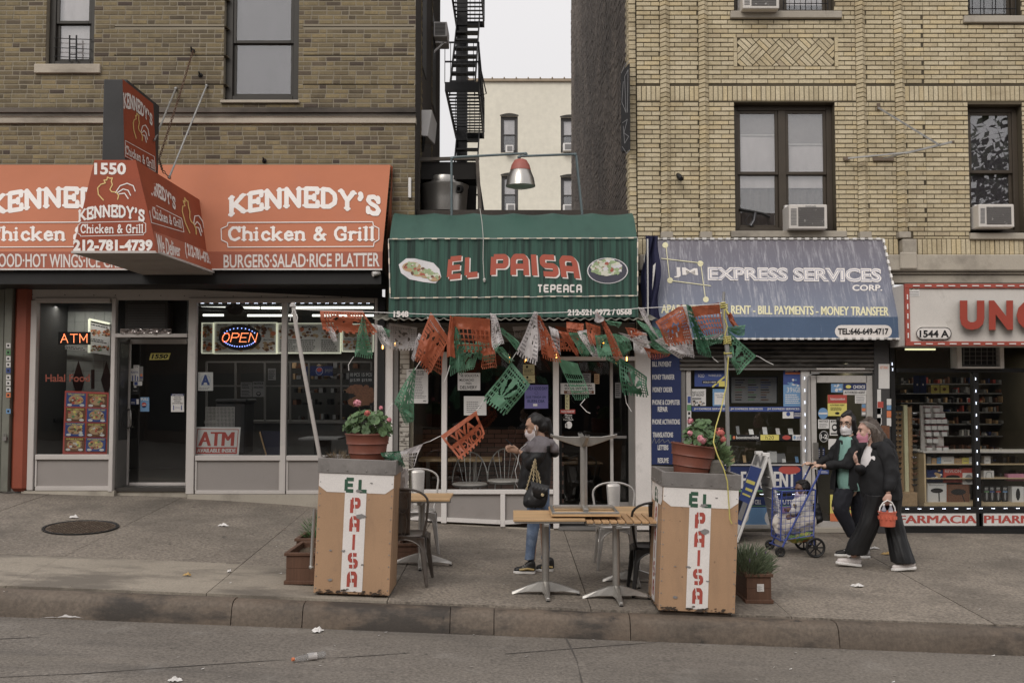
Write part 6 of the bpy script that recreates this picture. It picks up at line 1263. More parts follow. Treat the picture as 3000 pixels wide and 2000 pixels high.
boxes=[((2717,1415,2773,1471),'w','white hair dryer box on the bottom shelf',[('t','Babyliss',(.1,.85,.85,.95),'e',.0),('e',(.5,.62,.33,.13),'k'),('s',[(.6,.55),(.62,.08)],'k',3.5)]),((2764,1373,2820,1412),'r','red styler box on the middle shelf',[('t','REVLON',(.08,.72,.92,.95),'w',.0),('e',(.5,.4,.38,.15),'k')]),((2776,1420,2840,1471),'o','orange brown dryer box beside the white one',[('r',(0,0,1,1),'m'),('e',(.5,.6,.35,.18),'k'),('s',[(.65,.5),(.78,.05)],'k',3)]),((2715,1376,2762,1411),'n','dark blue box with a portrait on the middle shelf',[('f',(.55,.1,.95,.95),8,'ttw'),('e',(.4,.3,.2,.1),'w')]),((2820,1370,2856,1418),'w','white and red box next to the mullion',[('r',(0,.7,1,1),'r'),('e',(.5,.35,.3,.25),'e')]),((2882,1378,2912,1400),'w','white headphone box past the mullion',[('s',[(.2,.1),(.25,.7),(.5,.85),(.75,.7),(.8,.1)],'e',2)]),((2954,1388,3010,1408),'p','pale pink box at the frame edge',[]),((2965,1425,3000,1470),'w','white clipper box at the frame edge',[('e',(.5,.5,.18,.4),'k')])]
for r_,pp,lab,it in boxes:poster(lab,rq(*r_),14.4,pp,it,'product_box','box',.12)
for k,(u0,u1,pp)in enumerate(((2716,2728,'e'),(2730,2744,'t'),(2745,2757,'l'),(2758,2795,'w'),(2796,2818,'t'),(2819,2839,'y'),(2840,2857,'w'),(2884,2902,'w'))):poster(['grey','tan','blue','long white','second tan','yellow','square white','lone white'][k]+' perfume box on the top shelf of the glass counter',rq(u0,1336+(k*5)%7,u1,1359),14.4,pp,[('r',(.2,.4,.8,.5),'e')],'product_box','box',.1)
for k,u in enumerate((2884,2900,2918,2938)):poster(['first','second','third','fourth'][k]+' dark blister pack counted from the mullion on the bottom shelf',rq(u,1424,u+14,1470),14.42,'k',[('e',(.5,.4,.2,.3),'e'),('l',(.1,.75,.9,.95),2,'w'),('r',(0,.62,1,.7),'gbrl'[k])],'blister_pack','pack',.04)
q=MB();RD=random.Random(8)
for k in range(330):u=RD.uniform(2630,3020);v=RD.choice((1122,1150,1178,1205,1240,1275,1318,1358,1399));fx(q,u,u+RD.uniform(2.5,8),v-RD.uniform(5,19),v,16.4-.1*RD.random(),16.5,RD.choice((1,1,9,10,9,11,7,11,9,3,10,0)))
for k in range(60):u=RD.uniform(2716,3010);v=RD.choice((1359,1399,1471));fx(q,u,u+RD.uniform(4,10),v-RD.uniform(10,26),v,14.62,14.8,RD.choice((1,9,10,0,9,7,11,11,6,10)))
for v in(1123,1151,1179,1206,1241,1276,1319,1359,1400):fx(q,2640,3050,v,v+3,16.35,16.6,9)
q.build('back_shelf_stock',PAL,su,kind='stuff')
poster('blue packets hanging high behind the pharmacy glass',rq(2676,1100,2714,1152),14.9,'n',[('e',(.3,.5,.06,.06),'w'),('e',(.75,.5,.06,.06),'w'),('r',(.48,0,.52,1),'k')],'packet','packet');poster('yellow packets hanging high behind the pharmacy glass',rq(2728,1128,2780,1152),14.9,'y',[('r',(.48,0,.52,1),'k'),('e',(.25,.5,.1,.2),'m'),('e',(.75,.5,.1,.2),'m')],'packet','packet')
q=MB();q.tube([P(2652,1023,15),P(2740,1023,15)],.015,6);q.build('tube_lamp',emis('dim_tube',(1,.95,.55),1.2),None,label='yellowish tube lamp behind the top pharmacy glass',cat='lamp')
lamp_light(P(2700,1023,15)-Vector((0,0,.03)),.5,.1,7.5,(1,.93,.78));lamp_light(P(2960,1023,15)-Vector((0,0,.03)),.5,.1,7.5,(1,.93,.78));lamp_light(P(2200,1060,14.9),.8,.1,12);lamp_light(P(2450,1060,15.2),.5,.1,3);lamp_light(P(1450,1010,15.2),.6,.1,3,(1,.8,.55))
# --- window air conditioners and the bicycle upstairs
def aircon(label,u0,u1,v0,v1,y,dirty):
 t=thing('air_conditioner',label,'air conditioner',P((u0+u1)/2,v1,y));S=facade(y-.3)
 q=MB();fx(q,u0,u1,v0,v1,y-.3,y+.2);q.build('housing',m_whited,t,bevel=.012);ui,uo=lerp(u0,u1,.22 if u0>2400 else.24),u1-9
 q=MB();fx(q,ui,uo,v0+8,v1-9,y-.306,y-.301);q.build('coil',mk('dusty_coil',c(96,92,90),.7,dirt=[(c(190,186,182),.8,16,.62,.68)]if dirty else None),t)
 q=MB()
 for k in range(12):v=lerp(v0+12,v1-14,k/11);fx(q,u0+5,ui-5,v,v+2,y-.306,y-.301)
 q.build('side_vents',m_grey,t);q=MB()
 for k in range(9):v=lerp(v0+11,v1-12,k/8);q.bar(P(ui,v,y-.308),P(uo,v,y-.308),.004)
 q.build('coil_fins',m_alu_d,t);q=MB();fx(q,u0-12,u0,v0+2,v1-4,y-.05,y+.02);q.build('side_curtain',m_white,t);return t
t=aircon('white window air conditioner with paint flecked coil beside the bicycle',2312,2424,599,671,YR+.1,True)
q=MB();write(q,'FRIGIDAIRE',rq(2360,602,2391,607),facade(YR-.205),.002,.02);q.build('maker_name',m_grey,t)
aircon('white air conditioner in the narrow window near the flag bracket',2868,2972,598,666,YR+.1,False);aircon('white air conditioner seen from below in the top window',2176,2283,-50,26,YR+.1,False)
for i,(u0,u1,v0,v1)in enumerate(((1481,1504,425,446),(1650,1690,419,441),(1483,1509,597,622),(1650,1690,599,622))):
 t=thing('air_conditioner',['small white air conditioner in the upper window of the pale building','small white air conditioner in the upper edge window by the dark alley wall','small white air conditioner behind the bell lamp','small white air conditioner in the lower edge window by the dark alley wall'][i],'air conditioner',P(u0,v1,YC-.3));q=MB();fx(q,u0,u1,v0,v1,YC-.35,YC+.1);q.build('housing',m_white,t);q=MB();fx(q,u0+5,u1-3,v0+3,v1-4,YC-.37,YC-.351);q.build('coil',m_grey,t)
bc=thing('bicycle','dark bicycle handlebar and stem behind the lower window pane','bicycle',P(2205,660,14.45));yb_=14.47;q=MB()
q.tube([P(2166,612,yb_),P(2180,616,yb_),P(2200,619,yb_),P(2215,622,yb_),P(2235,626,yb_),P(2256,636,yb_)],.02,8);q.build('handlebar',m_black,bc,smooth=True);q=MB();q.tube([P(2213,622,yb_),P(2210,645,yb_),P(2200,662,yb_)],.022,8);q.tube([P(2225,634,yb_-.02),P(2195,630,yb_),P(2184,645,yb_),P(2190,660,yb_),P(2205,655,yb_)],.005,5);q.build('stem',mk('bike_frame',c(70,70,74),.35,metal=.5),bc,smooth=True)
# --- stencilled planter boxes
m_tanp=mk('tan_painted_sheet',c(176,136,97),.6,var=.08,sc=2,dirt=[(c(140,112,90),.55,5,.60,.74),(c(120,98,78),.22,2.2,.5,.7,(4,4,.7)),(c(84,70,58),.8,14,.66,.72)])
m_wpt=mk('chipped_white_paint',c(226,219,214),.6,var=.05,dirt=[(c(128,122,118),.9,7,.675,.69),(c(150,140,128),.4,2,.6,.8)])
m_grp=mk('stencil_green',c(46,88,66),.6,var=.12,dirt=[(c(190,186,180),.8,9,.68,.70)]);m_rdp=mk('stencil_red',c(178,66,48),.6,var=.12,dirt=[(c(200,190,184),.7,9,.68,.70)])
m_band=mk('dull_zinc_band',c(140,134,130),.5,metal=.35,var=.15,sc=3,dirt=[(c(96,90,86),.6,4,.5,.7)]);m_soil=mk('dry_soil',c(84,70,54),.95,var=.3,fvar=.4,fsc=60,bump=.8,bsc=40)
m_grime=mk('black_grime',c(72,60,50),.9,var=.2)
def planter(label,x0,y0,w,d,h,z0,roll,side=None):
 t=thing('planter_box',label,'planter',(x0+w/2,y0+d/2,z0));M=Matrix.Translation((x0,y0,z0))@Matrix.Rotation(roll,4,'Y');hb=h-.125
 W=lambda*p:M@Vector(p)
 def bx(q,a,b,mi=0):q.hexa([W(a[0],a[1],a[2]),W(b[0],a[1],a[2]),W(b[0],b[1],a[2]),W(a[0],b[1],a[2])],[W(a[0],a[1],b[2]),W(b[0],a[1],b[2]),W(b[0],b[1],b[2]),W(a[0],b[1],b[2])],mi)
 q=MB();bx(q,(0,0,.015),(w,d,hb));q.build('body',m_tanp,t,bevel=.004)
 q=MB();e=.014
 for a,b in(((-e,-e,hb-.01),(w+e,.02,h)),((-e,d-.02,hb-.01),(w+e,d+e,h)),((-e,.021,hb-.01),(.02,d-.021,h)),((w-.02,.021,hb-.01),(w+e,d-.021,h))):bx(q,a,b)
 q.build('zinc_band',m_band,t,bevel=.003)
 q=MB();q.grid(lambda a,b:W(lerp(.02,w-.02,a),lerp(.02,d-.02,b),h-.05+.03*mnoise.noise(Vector((a*9,b*9,x0)))),20,16);q.build('soil',m_soil,t)
 faces=[(lambda a,b,off=0:W(a,-off,b),w)]+([(lambda a,b,off=0:W(-off,d-a,b),d)]if side else[])
 for S,ww in faces:
  k=ww/.71;m=ww/2;q=MB();of=.0035
  q.poly([S(*p,of)for p in((.003,hb-.012),(ww-.003,hb-.012),(ww-.003,hb-.13),(ww-.08*k,hb-.185),(.08*k,hb-.185),(.003,hb-.13))]);q.poly([S(*p,of)for p in((m-.103*k,hb-.185),(m+.10*k,hb-.185),(m+.10*k,.04),(m-.103*k,.04))]);q.build('white_paint',m_wpt,t)
  q=MB();blocktext(q,'EL',((m-.11*k,hb-.045),(m+.10*k,hb-.045),(m+.10*k,hb-.185),(m-.11*k,hb-.185)),S,of+.002,.34,gap=.55);q.build('lettering',m_grp,t)
  q=MB();q2=MB();zt=hb-.228
  for i,ch in enumerate('PAISA'):
   b=zt-i*.169;wd_=.048 if ch!='I' else.012
   blocktext(q,ch,((m-wd_*k,b),(m+wd_*k,b),(m+wd_*k,b-.142),(m-wd_*k,b-.142)),S,of+.002,.34)
   for(ax,bx_)in{'P':((-.014,.0),),'A':((-.02,.004),),'I':(),'S':((-.006,.006),)}[ch]:q2.poly([S(*p,of+.0045)for p in((m+ax*k-.004,b+.002),(m+ax*k+.004,b+.002),(m+bx_*k+.004,b-.144),(m+bx_*k-.004,b-.144))])
  q.build('lettering',m_rdp,t);q2.build('stencil_gap',m_wpt,t,kind='stuff')
  q=MB();RD=random.Random(int(x0*90))
  for i in range(10):
   for aa in(.018,ww-.018):q.lathe([(.007,0),(.005,.004),(0,.005)],S(aa,.06+i*(hb-.1)/9.5,0),6,M=M.to_3x3()@Matrix.Rotation(math.pi/2,3,'X'))
  for i in range(4):q.lathe([(.009,0),(.007,.006),(0,.007)],S(.08+i*(ww-.16)/3,hb+.02,.015),6,M=M.to_3x3()@Matrix.Rotation(math.pi/2,3,'X'))
  q.build('rivet',m_band,t,kind='stuff')
  q=MB()
  for i in range(60):
   a=RD.uniform(.03,ww-.03);r=RD.uniform(.003,.014);bz=.02+abs(RD.gauss(0,.02));q.poly([S(a+r*1.6*math.cos(t_),bz+r*.6*math.sin(t_+.4),of+.004+.0002*i)for t_ in[j*math.tau/9 for j in range(9)]])
  q.build('grime',m_grime,t,kind='stuff')
  q=MB()
  for a,b,r in((m+.03,hb-.165,.03),(m+.05,hb-.4,.045),(m-.09,hb-.72,.02),(m-.2,.14,.022),(m+.14,hb-.09,.012),(m-.21,hb-.72,.012),(m+.09,hb-.84,.016)):
   q.poly([S(a+r*RD.uniform(.6,1.5)*math.cos(j*math.tau/11),b+r*.5*RD.uniform(.5,1.3)*math.sin(j*math.tau/11),of+.005)for j in range(11)])
  q.build('bare_metal_chip',mk('chip_grey',c(132,128,126),.5),t,kind='stuff')
 q=MB();bx(q,(.03,.03,-.06),(w-.03,d-.03,.014));q.build('skid',m_grime,t)
 return t,W
plA,WA=planter('tan stencilled planter box with green and red letters by the leaning pole',P(918,1740,9.3).x,9.3,.70,.56,1.255,gz(-1.5,9.35)+.02,math.radians(2.2))
plB,WB=planter('tan stencilled planter box by the steel pipe with yellow rope',P(1929,1780,9.1).x,9.1,.69,.68,1.26,gz(1.65,9.2)+.03,math.radians(2.6),True)
m_terra=mk('terracotta',c(126,66,46),.45,var=.12,sc=6,dirt=[(c(104,58,42),.5,9,.5,.7)])
m_leaf=mk('geranium_leaf',c(92,122,74),.5,var=.3,sc=18,island=.3,translucent=.25);m_leaf2=mk('grey_green_leaf',c(104,118,88),.6,var=.25,sc=20,island=.3,translucent=.2)
m_pk=mk('pink_petal',c(236,150,164),.6,var=.15,sc=30,island=.2,translucent=.2);m_rdf=mk('coral_petal',c(222,116,104),.6,var=.15,sc=30,island=.2,translucent=.2)
def leafmesh(m):
 q=MB();n=12;vs=[(0,0,0)]+[(.5*(1+.08*math.cos(6*a))*math.cos(a),.5*(1+.08*math.cos(6*a))*math.sin(a),.13+.05*math.cos(5*a))for a in[math.pi*.08+k*(math.tau-math.pi*.16)/(n-1)for k in range(n)]]
 q.add(vs,[(0,k,k+1)for k in range(1,n)]);return q.mesh('leaf',m,fixn=False)
LM=leafmesh(m_leaf)
def geranium(label,ctr,rx,rz_,heads,n,seed,tilt):
 t=thing('geranium',label,'plant',ctr);RD=random.Random(seed)
 for k in range(n):
  a,e=RD.uniform(0,math.tau),RD.uniform(-.1,1)**1*math.pi/2;r=RD.uniform(.72,1.05)
  p=ctr+Vector((rx*r*math.cos(a)*math.cos(e),rx*.8*r*math.sin(a)*math.cos(e),rz_*r*math.sin(e)))
  o=put('leaf',LM,t,loc=p);s=RD.uniform(.05,.095);o.scale=(s,s,s);d=(p-ctr+Vector((0,-.1,.12))).normalized();o.rotation_euler=(d.to_track_quat('Z','Y')@Matrix.Rotation(RD.uniform(0,6),3,'Z').to_quaternion()@Matrix.Rotation(RD.uniform(-.5,.5),3,'X').to_quaternion()).to_euler()
 q=MB()
 for k in range(26):
  a=RD.uniform(0,math.tau);q.tube([ctr+Vector((.05*math.cos(a),.05*math.sin(a),-rz_*.3)),ctr+Vector((rx*.7*math.cos(a),rx*.6*math.sin(a),rz_*RD.uniform(.2,.8)))],.004,4)
 for h in heads:q.tube([ctr+Vector((0,0,0)),h[0]],.004,4)
 q.build('stem',mk('stem_green',c(96,116,66),.6),t,kind='stuff')
 for p,r,m in heads:
  q=MB()
  for k in range(int(16+r*700)):
   d=Vector((RD.gauss(0,1),RD.gauss(0,1),RD.gauss(0,1)*.8)).normalized();c0=p+d*r*RD.uniform(.6,1);u=d.orthogonal().normalized();w=d.cross(u);s=.016
   q.poly([c0+(u*math.cos(j*math.tau/5)+w*math.sin(j*math.tau/5))*s*RD.uniform(.7,1.2)+d*RD.uniform(-.004,.004)for j in range(5)])
  q.build('flower_head',m,t,fixn=False)
def pot(label,base,rb,rt,h,M):
 t=thing('flower_pot',label,'pot',base);prof=[(0,0),(rb,0),(lerp(rb,rt,.3),h*.3),(lerp(rb,rt,.3)+.012,h*.32),(lerp(rb,rt,.3)+.008,h*.36),(lerp(rb,rt,.62),h*.62),(lerp(rb,rt,.62)+.014,h*.645),(lerp(rb,rt,.62)+.01,h*.69),(rt,h*.95),(rt+.008,h*.97),(rt+.006,h),(rt-.015,h),(rt-.02,h*.88),(0,h*.87)]
 q=MB();q.lathe(prof,base,32,0,M);q.build('pot_body',m_terra,t,smooth=True,sharp=50);q=MB();q.lathe([(0,h*.885),(rt-.021,h*.885)],base,20,0,M);q.build('soil',m_soil,t)
b0=WA(.40,.30,1.21);pot('terracotta pot standing straight on the planter by the leaning pole',b0,.155,.21,.275,Matrix.Identity(3));g0=b0+Vector((0,-.02,.31))
pp=lambda u,v,y:P(u,v,y)
geranium('bushy geranium with pink flowers in the upright pot',g0,.225,.17,[(pp(1046,1181,9.5),.036,m_pk),(pp(1076,1210,9.38),.03,m_rdf),(pp(1140,1229,9.5),.022,m_pk),(pp(1116,1194,9.5),.012,m_pk)],110,1,0)
b1=WB(.30,.30,1.205);M1=Matrix.Rotation(math.radians(7),3,'Y');pot('terracotta pot tilted to one side on the planter by the pipe',b1,.155,.21,.30,M1);g1=b1+Vector((.10,-.02,.34))
geranium('geranium with large pink and coral flowers in the tilted pot',g1,.165,.17,[(pp(2022,1233,9.2),.026,m_pk),(pp(2057,1286,9.15),.044,m_pk),(pp(2110,1265,9.2),.046,m_rdf),(pp(2118,1285,9.2),.03,m_rdf),(pp(2022,1268,9.2),.022,m_pk)],80,2,0)
def bush(name,label,ctr,r,h,n,m,seed,L=.12,top=None,w=.004):
 RD=random.Random(seed);q=MB()
 for k in range(n):
  a,rr=RD.uniform(0,math.tau),RD.random()**.5;b=ctr+Vector((r[0]*rr*math.cos(a),r[1]*rr*math.sin(a),h*RD.uniform(-.1,.95)*(1.05-.6*rr*rr)));d=Vector((math.cos(a)*rr*.9,math.sin(a)*rr*.9,RD.uniform(.2,1.1))).normalized();s=d.cross(Vector((RD.random(),RD.random(),.3))).normalized()*w*RD.uniform(.7,1.5);l=L*RD.uniform(.5,1.2);q.poly([b-s*.4,b+d*l*.5-s,b+d*l,b+d*l*.5+s])
 t=thing(name,label,'plant',ctr);q.build('foliage',m,t,kind='stuff',fixn=False)
 if top:
  q=MB()
  for k in range(14):a=RD.uniform(0,math.tau);b=ctr+Vector((r[0]*1.1*math.cos(a),r[1]*math.sin(a),h*RD.uniform(.5,1.15)));q.ball(b,(.006,.006,.016),5,4)
  q.build('flower_spike',top,t,kind='stuff')
 return t
q=MB();pst=WB(.52,.28,1.2);q.box(pst+Vector((0,0,.075)),(.14,.14,.19),0,Matrix.Rotation(.3,3,'Z'),.02);q.build('stone_block',mk('grey_rough_stone',c(104,98,90),.9,var=.25,sc=8,bump=.6,bsc=50),None,label='rough grey stone block beside the tilted pot',cat='stone')
bush('small_plant','small pale green plant behind the stone block',WB(.56,.42,1.31),(.11,.1),.2,260,mk('pale_leaf',c(116,142,92),.6,var=.25,sc=20,island=.25),4,.09,None,.011)
bush('small_plant','low dry weeds in the planter beside the upright pot',WA(.12,.3,1.2),(.1,.18),.07,120,mk('dry_stalk',c(110,92,66),.8,var=.3),6,.1)
m_wood=mk('brown_stained_wood',c(96,64,44),.6,var=.2,sc=3,stretch=(10,2,.6),fvar=.1)
def trough(label,x0,y0,w,d,h,tag=False):
 z=gz(x0+w/2,y0+d/2)-.005;t=thing('wooden_planter',label,'planter',(x0+w/2,y0+d/2,z));q=MB();e=.018
 for a,b in(((0,0),(w,.02)),((0,d-.02),(w,d)),((0,.02),(.02,d-.02)),((w-.02,.02),(w,d-.02))):
  for k in range(2):s=MB();s.span((x0+a[0],y0+a[1],z+.03+k*(h-.03)/2),(x0+b[0],y0+b[1],z+.028+(k+1)*(h-.03)/2));s.build('plank',m_wood,t,bevel=.002)
 for zz,hh in((h,.03),(0,.035)):
  s=MB();s.span((x0-e,y0-e,z+zz),(x0+w+e,y0+.022,z+zz+hh));s.span((x0-e,y0+d-.022,z+zz),(x0+w+e,y0+d+e,z+zz+hh));s.span((x0-e,y0+.0225,z+zz),(x0+.022,y0+d-.0225,z+zz+hh));s.span((x0+w-.022,y0+.0225,z+zz),(x0+w+e,y0+d-.0225,z+zz+hh));s.build('rim' if zz else 'plinth',m_wood,t,bevel=.003)
 s=MB();s.grid(lambda a,b:Vector((x0+lerp(.02,w-.02,a),y0+lerp(.02,d-.02,b),z+h-.03+.02*mnoise.noise(Vector((a*6,b*6,3))))),8,8);s.build('soil',m_soil,t)
 if tag:
  s=MB();s.span((x0+w*.42,y0-.0035,z+h*.45),(x0+w*.7,y0-.0005,z+h*.74));s.build('price_label',m_paper,t);s=MB()
  for k in range(5):s.span((x0+w*.45,y0-.005,z+h*(.5+.035*k)),(x0+w*(.62 if k%2 else.55),y0-.0036,z+h*(.508+.035*k)))
  s.build('label_print',m_grey,t,kind='stuff')
 return(x0+w/2,y0+d/2,z+h)
trough('empty brown wooden trough nearest the kerb beside the planter with pipe',P(838,1690,9.66).x,9.66,.27,.72,.27)
k1=trough('brown wooden trough with green plant behind the empty trough',P(868,1600,10.75).x,10.75,.3,.5,.2);bush('leafy_plant','green spiky plant in the far wooden trough by the planter',Vector(k1)+Vector((.04,0,0)),(.14,.2),.22,380,mk('fresh_leaf',c(72,116,58),.6,var=.3,sc=20,island=.3),9,.12)
k2=trough('brown wooden trough with a white label and lavender',P(2188,1740,9.68).x,9.68,.235,.66,.25,True);bush('lavender','bushy grey green lavender in the labelled trough',Vector(k2)+Vector((-.06,-.05,.0)),(.23,.3),.22,1500,m_leaf2,12,.12,mk('lavender_tip',c(92,78,104),.8))
k3=trough('brown wooden trough half hidden behind the chair with rusty legs',P(1163,1620,11.15).x,11.15,.22,.5,.16);k4=trough('dark wooden trough just visible behind the lavender trough',P(2120,1600,10.6).x,10.6,.3,.4,.2);bush('small_plant','small green sprout behind the lavender',Vector(k4),(.15,.12),.12,120,m_leaf,14,.1)
lpole=[P(858,886,9.45),P(868,960,9.45),P(895,1110,9.47),P(937,1338,9.5),P(944,1375,9.5)]
q=MB();q.tube(lpole,.0195,10);q.build('leaning_pole',mk('grey_white_pole',c(176,168,162),.5,var=.1),None,smooth=True,label='white pole leaning out of the planter, carrying the bunting line',cat='pole')
rp=thing('steel_pipe','upright galvanised pipe in the planter, bunting and yellow rope tied to it','pole',P(2135,1390,9.55));q=MB();q.tube([P(2134,1395,9.55),P(2128,1060,9.55),P(2126,1030,9.55)],.019,10);q.build('lower_pipe',m_galv,rp,smooth=True);q=MB();q.tube([P(2133,1048,9.51),P(2126,980,9.51),P(2119,892,9.51)],.023,10);q.ball(P(2118,890,9.51),.028,8,6);q.box(P(2136,1043,9.5),(.05,.05,.03));q.build('sleeve',m_galv,rp,smooth=True);q=MB();q.tube([P(2119,895,9.55),P(2121,855,9.55)],.013,8);q.build('tip',m_galv,rp)
m_rope=mk('yellow_rope',c(196,182,72),.7,var=.12,sc=40)
q=MB()
def coil(c0,r,n,dz):
 return[c0+Vector((r*math.cos(k*.7),r*math.sin(k*.7),dz*k/n))for k in range(n)]
q.tube(coil(P(2121,905,9.51),.034,26,.06),.007,6);q.tube(coil(P(2131,1010,9.51),.034,36,.08),.007,6);q.tube(coil(P(2133,1038,9.51),.036,14,.02),.006,6)
q.tube([P(2122,905,9.47),P(2122,930,9.47),P(2131,955,9.48),P(2124,980,9.47),P(2130,1005,9.47)],.006,6);q.tube([P(2126,905,9.46),P(2135,920,9.44),P(2128,915,9.46)],.008,6)
q.tube([P(2134,1044,9.46),P(2128,1130,9.44),P(2112,1200,9.4),P(2097,1250,9.3),P(2090,1295,9.1),P(2101,1330,9.06),P(2120,1372,9.05),P(2131,1410,9.04),P(2135,1470,9.05),P(2138,1520,9.06),P(2144,1533,9.06)],.0058,7);q.build('yellow_rope',m_rope,None,smooth=True,label='yellow rope tied round the pipe and hanging over the planter',cat='rope')
q=MB();q.tube([P(922,1490,9.42),P(917,1560,9.42),P(912,1655,9.42),P(915,1664,9.4)],.016,8);q.ball(P(912,1660,9.42),.024,8,6);q.build('conduit_pipe',m_galv,None,smooth=True,label='thin grey pipe running down beside the first planter box',cat='pipe')
q=MB();q.grid(lambda a,b:P(lerp(1166,1196,a)+6*mnoise.noise(Vector((b*4,a*2,0))),lerp(1372,1440,b),9.95+.05*math.sin(a*7)+.03*mnoise.noise(Vector((a*5,b*5,0)))),8,12);q.build('plastic_bag',mk('white_film',c(214,206,202),.4,translucent=.3),None,smooth=True,label='white plastic bag hanging behind the first planter box',cat='bag')
# --- chairs and tables
m_gun=mk('worn_gunmetal',c(112,104,98),.38,metal=.75,var=.2,sc=6,dirt=[(c(80,58,44),.7,9,.58,.72)]);m_silv=mk('silver_powder_coat',c(176,170,164),.35,metal=.55,var=.1,sc=5,dirt=[(c(92,80,72),.6,8,.62,.75)]);m_blk=mk('black_powder_coat',c(30,29,29),.4,var=.1)
def chair(label,x,y,rz_,m,sc=1.06):
 z=gz(x,y);t=thing('metal_chair',label,'chair',(x,y,z));M=Matrix.Translation((x,y,z))@Matrix.Rotation(rz_,4,'Z')@Matrix.Scale(sc,4);T=lambda*p:M@Vector(p)
 q=MB();n=24
 def rim(s,z0):return[T(s*math.copysign(abs(math.cos(a))**.55,math.cos(a)),s*math.copysign(abs(math.sin(a))**.55,math.sin(a)),z0)for a in[k*math.tau/n for k in range(n)]]
 r=[rim(.13,.438),rim(.172,.446),rim(.188,.45),rim(.196,.44),rim(.19,.415)];vs=[p for g in r for p in g];fs=[tuple(range(n))]+[(i*n+k,i*n+(k+1)%n,(i+1)*n+(k+1)%n,(i+1)*n+k)for i in range(4)for k in range(n)];q.add(vs,fs);q.build('seat',m,t,smooth=True)
 for sx in(-1,1):
  for sy in(-1,1):
   q=MB();top,bot=(sx*.16,sy*.16,.43),(sx*.215,sy*.225,0);q.hexa([T(bot[0]-.014,bot[1]-.014,0),T(bot[0]+.014,bot[1]-.014,0),T(bot[0]+.014,bot[1]+.014,0),T(bot[0]-.014,bot[1]+.014,0)],[T(top[0]-.03,top[1]-.03,.43),T(top[0]+.03,top[1]-.03,.43),T(top[0]+.03,top[1]+.03,.43),T(top[0]-.03,top[1]+.03,.43)]);q.build('leg',m,t,bevel=.008)
 for k in range(4):
  A=Matrix.Rotation(k*math.pi/2,3,'Z');pts=[A@Vector((.185*math.sin(a),-.185-.02*(1-math.cos(a)),.26+.15*math.cos(a)))for a in[-1.35+2.7*j/12 for j in range(13)]];q=MB()
  for a,b in zip(pts,pts[1:]):
   f=lambda p:p+Vector((0,0,.43-p.z));q.poly([T(*a),T(*b),T(*f(b)),T(*f(a))])
  q.tube([T(*p)for p in pts],.008,6);q.build('apron',m,t)
 pts=[(-.175,.15,.44),(-.205,.19,.58),(-.225,.235,.74)]+[(.225*-math.cos(a)*1.0,.24+.02*math.sin(a),.74+.13*math.sin(a)**.8)for a in[math.pi*k/12 for k in range(1,12)]]+[(.225,.235,.74),(.205,.19,.58),(.175,.15,.44)]
 q=MB();q.tube([T(*p)for p in pts],.0125,8);q.build('back_frame',m,t,smooth=True)
 q=MB();q.grid(lambda a,b:T(lerp(-1,1,a)*lerp(.055,.078,b),.165+.085*b+.012*(2*a-1)**2,.44+.425*b),8,10);o=q.build('splat',m,t,smooth=True);s=o.modifiers.new('thickness','SOLIDIFY');s.thickness=.004
 q=MB();q.tube([T(.045*math.cos(a),.245+(.0 if s_ else-.0),.74+.09*math.sin(a))for s_ in(0,)for a in[k*math.tau/16 for k in range(16)]],.005,5,closed=True);q.tube([T(.03*math.cos(a)*1.0,.222,.56+.11*math.sin(a))for a in[k*math.tau/16 for k in range(16)]],.005,5,closed=True);q.build('splat_rib',m,o)
 return t
chair('dark rusty metal chair half hidden by the planter with the straight pot',-1.055,10.05,math.radians(178),m_gun,1.09)
chair('silver metal chair behind the far wooden table, near the window',-1.1,11.75,math.radians(6),m_silv,1.08)
chair('silver metal chair behind the wooden table by the doorway',1.17,11.3,math.radians(0),m_silv)
chair('black metal chair tucked beside the planter with the tilted pot',1.40,9.98,math.radians(180),m_blk)
m_teak=mk('teak_slat',c(184,142,92),.5,var=.18,sc=4,island=.14,stretch=(8,1,8),fvar=.1);m_teakx=mk('teak_slat_cross',c(192,152,100),.5,var=.18,sc=4,island=.12,stretch=(1,12,8),fvar=.1);m_cast=mk('cast_aluminium',c(178,174,168),.36,metal=.8,var=.12,sc=6)
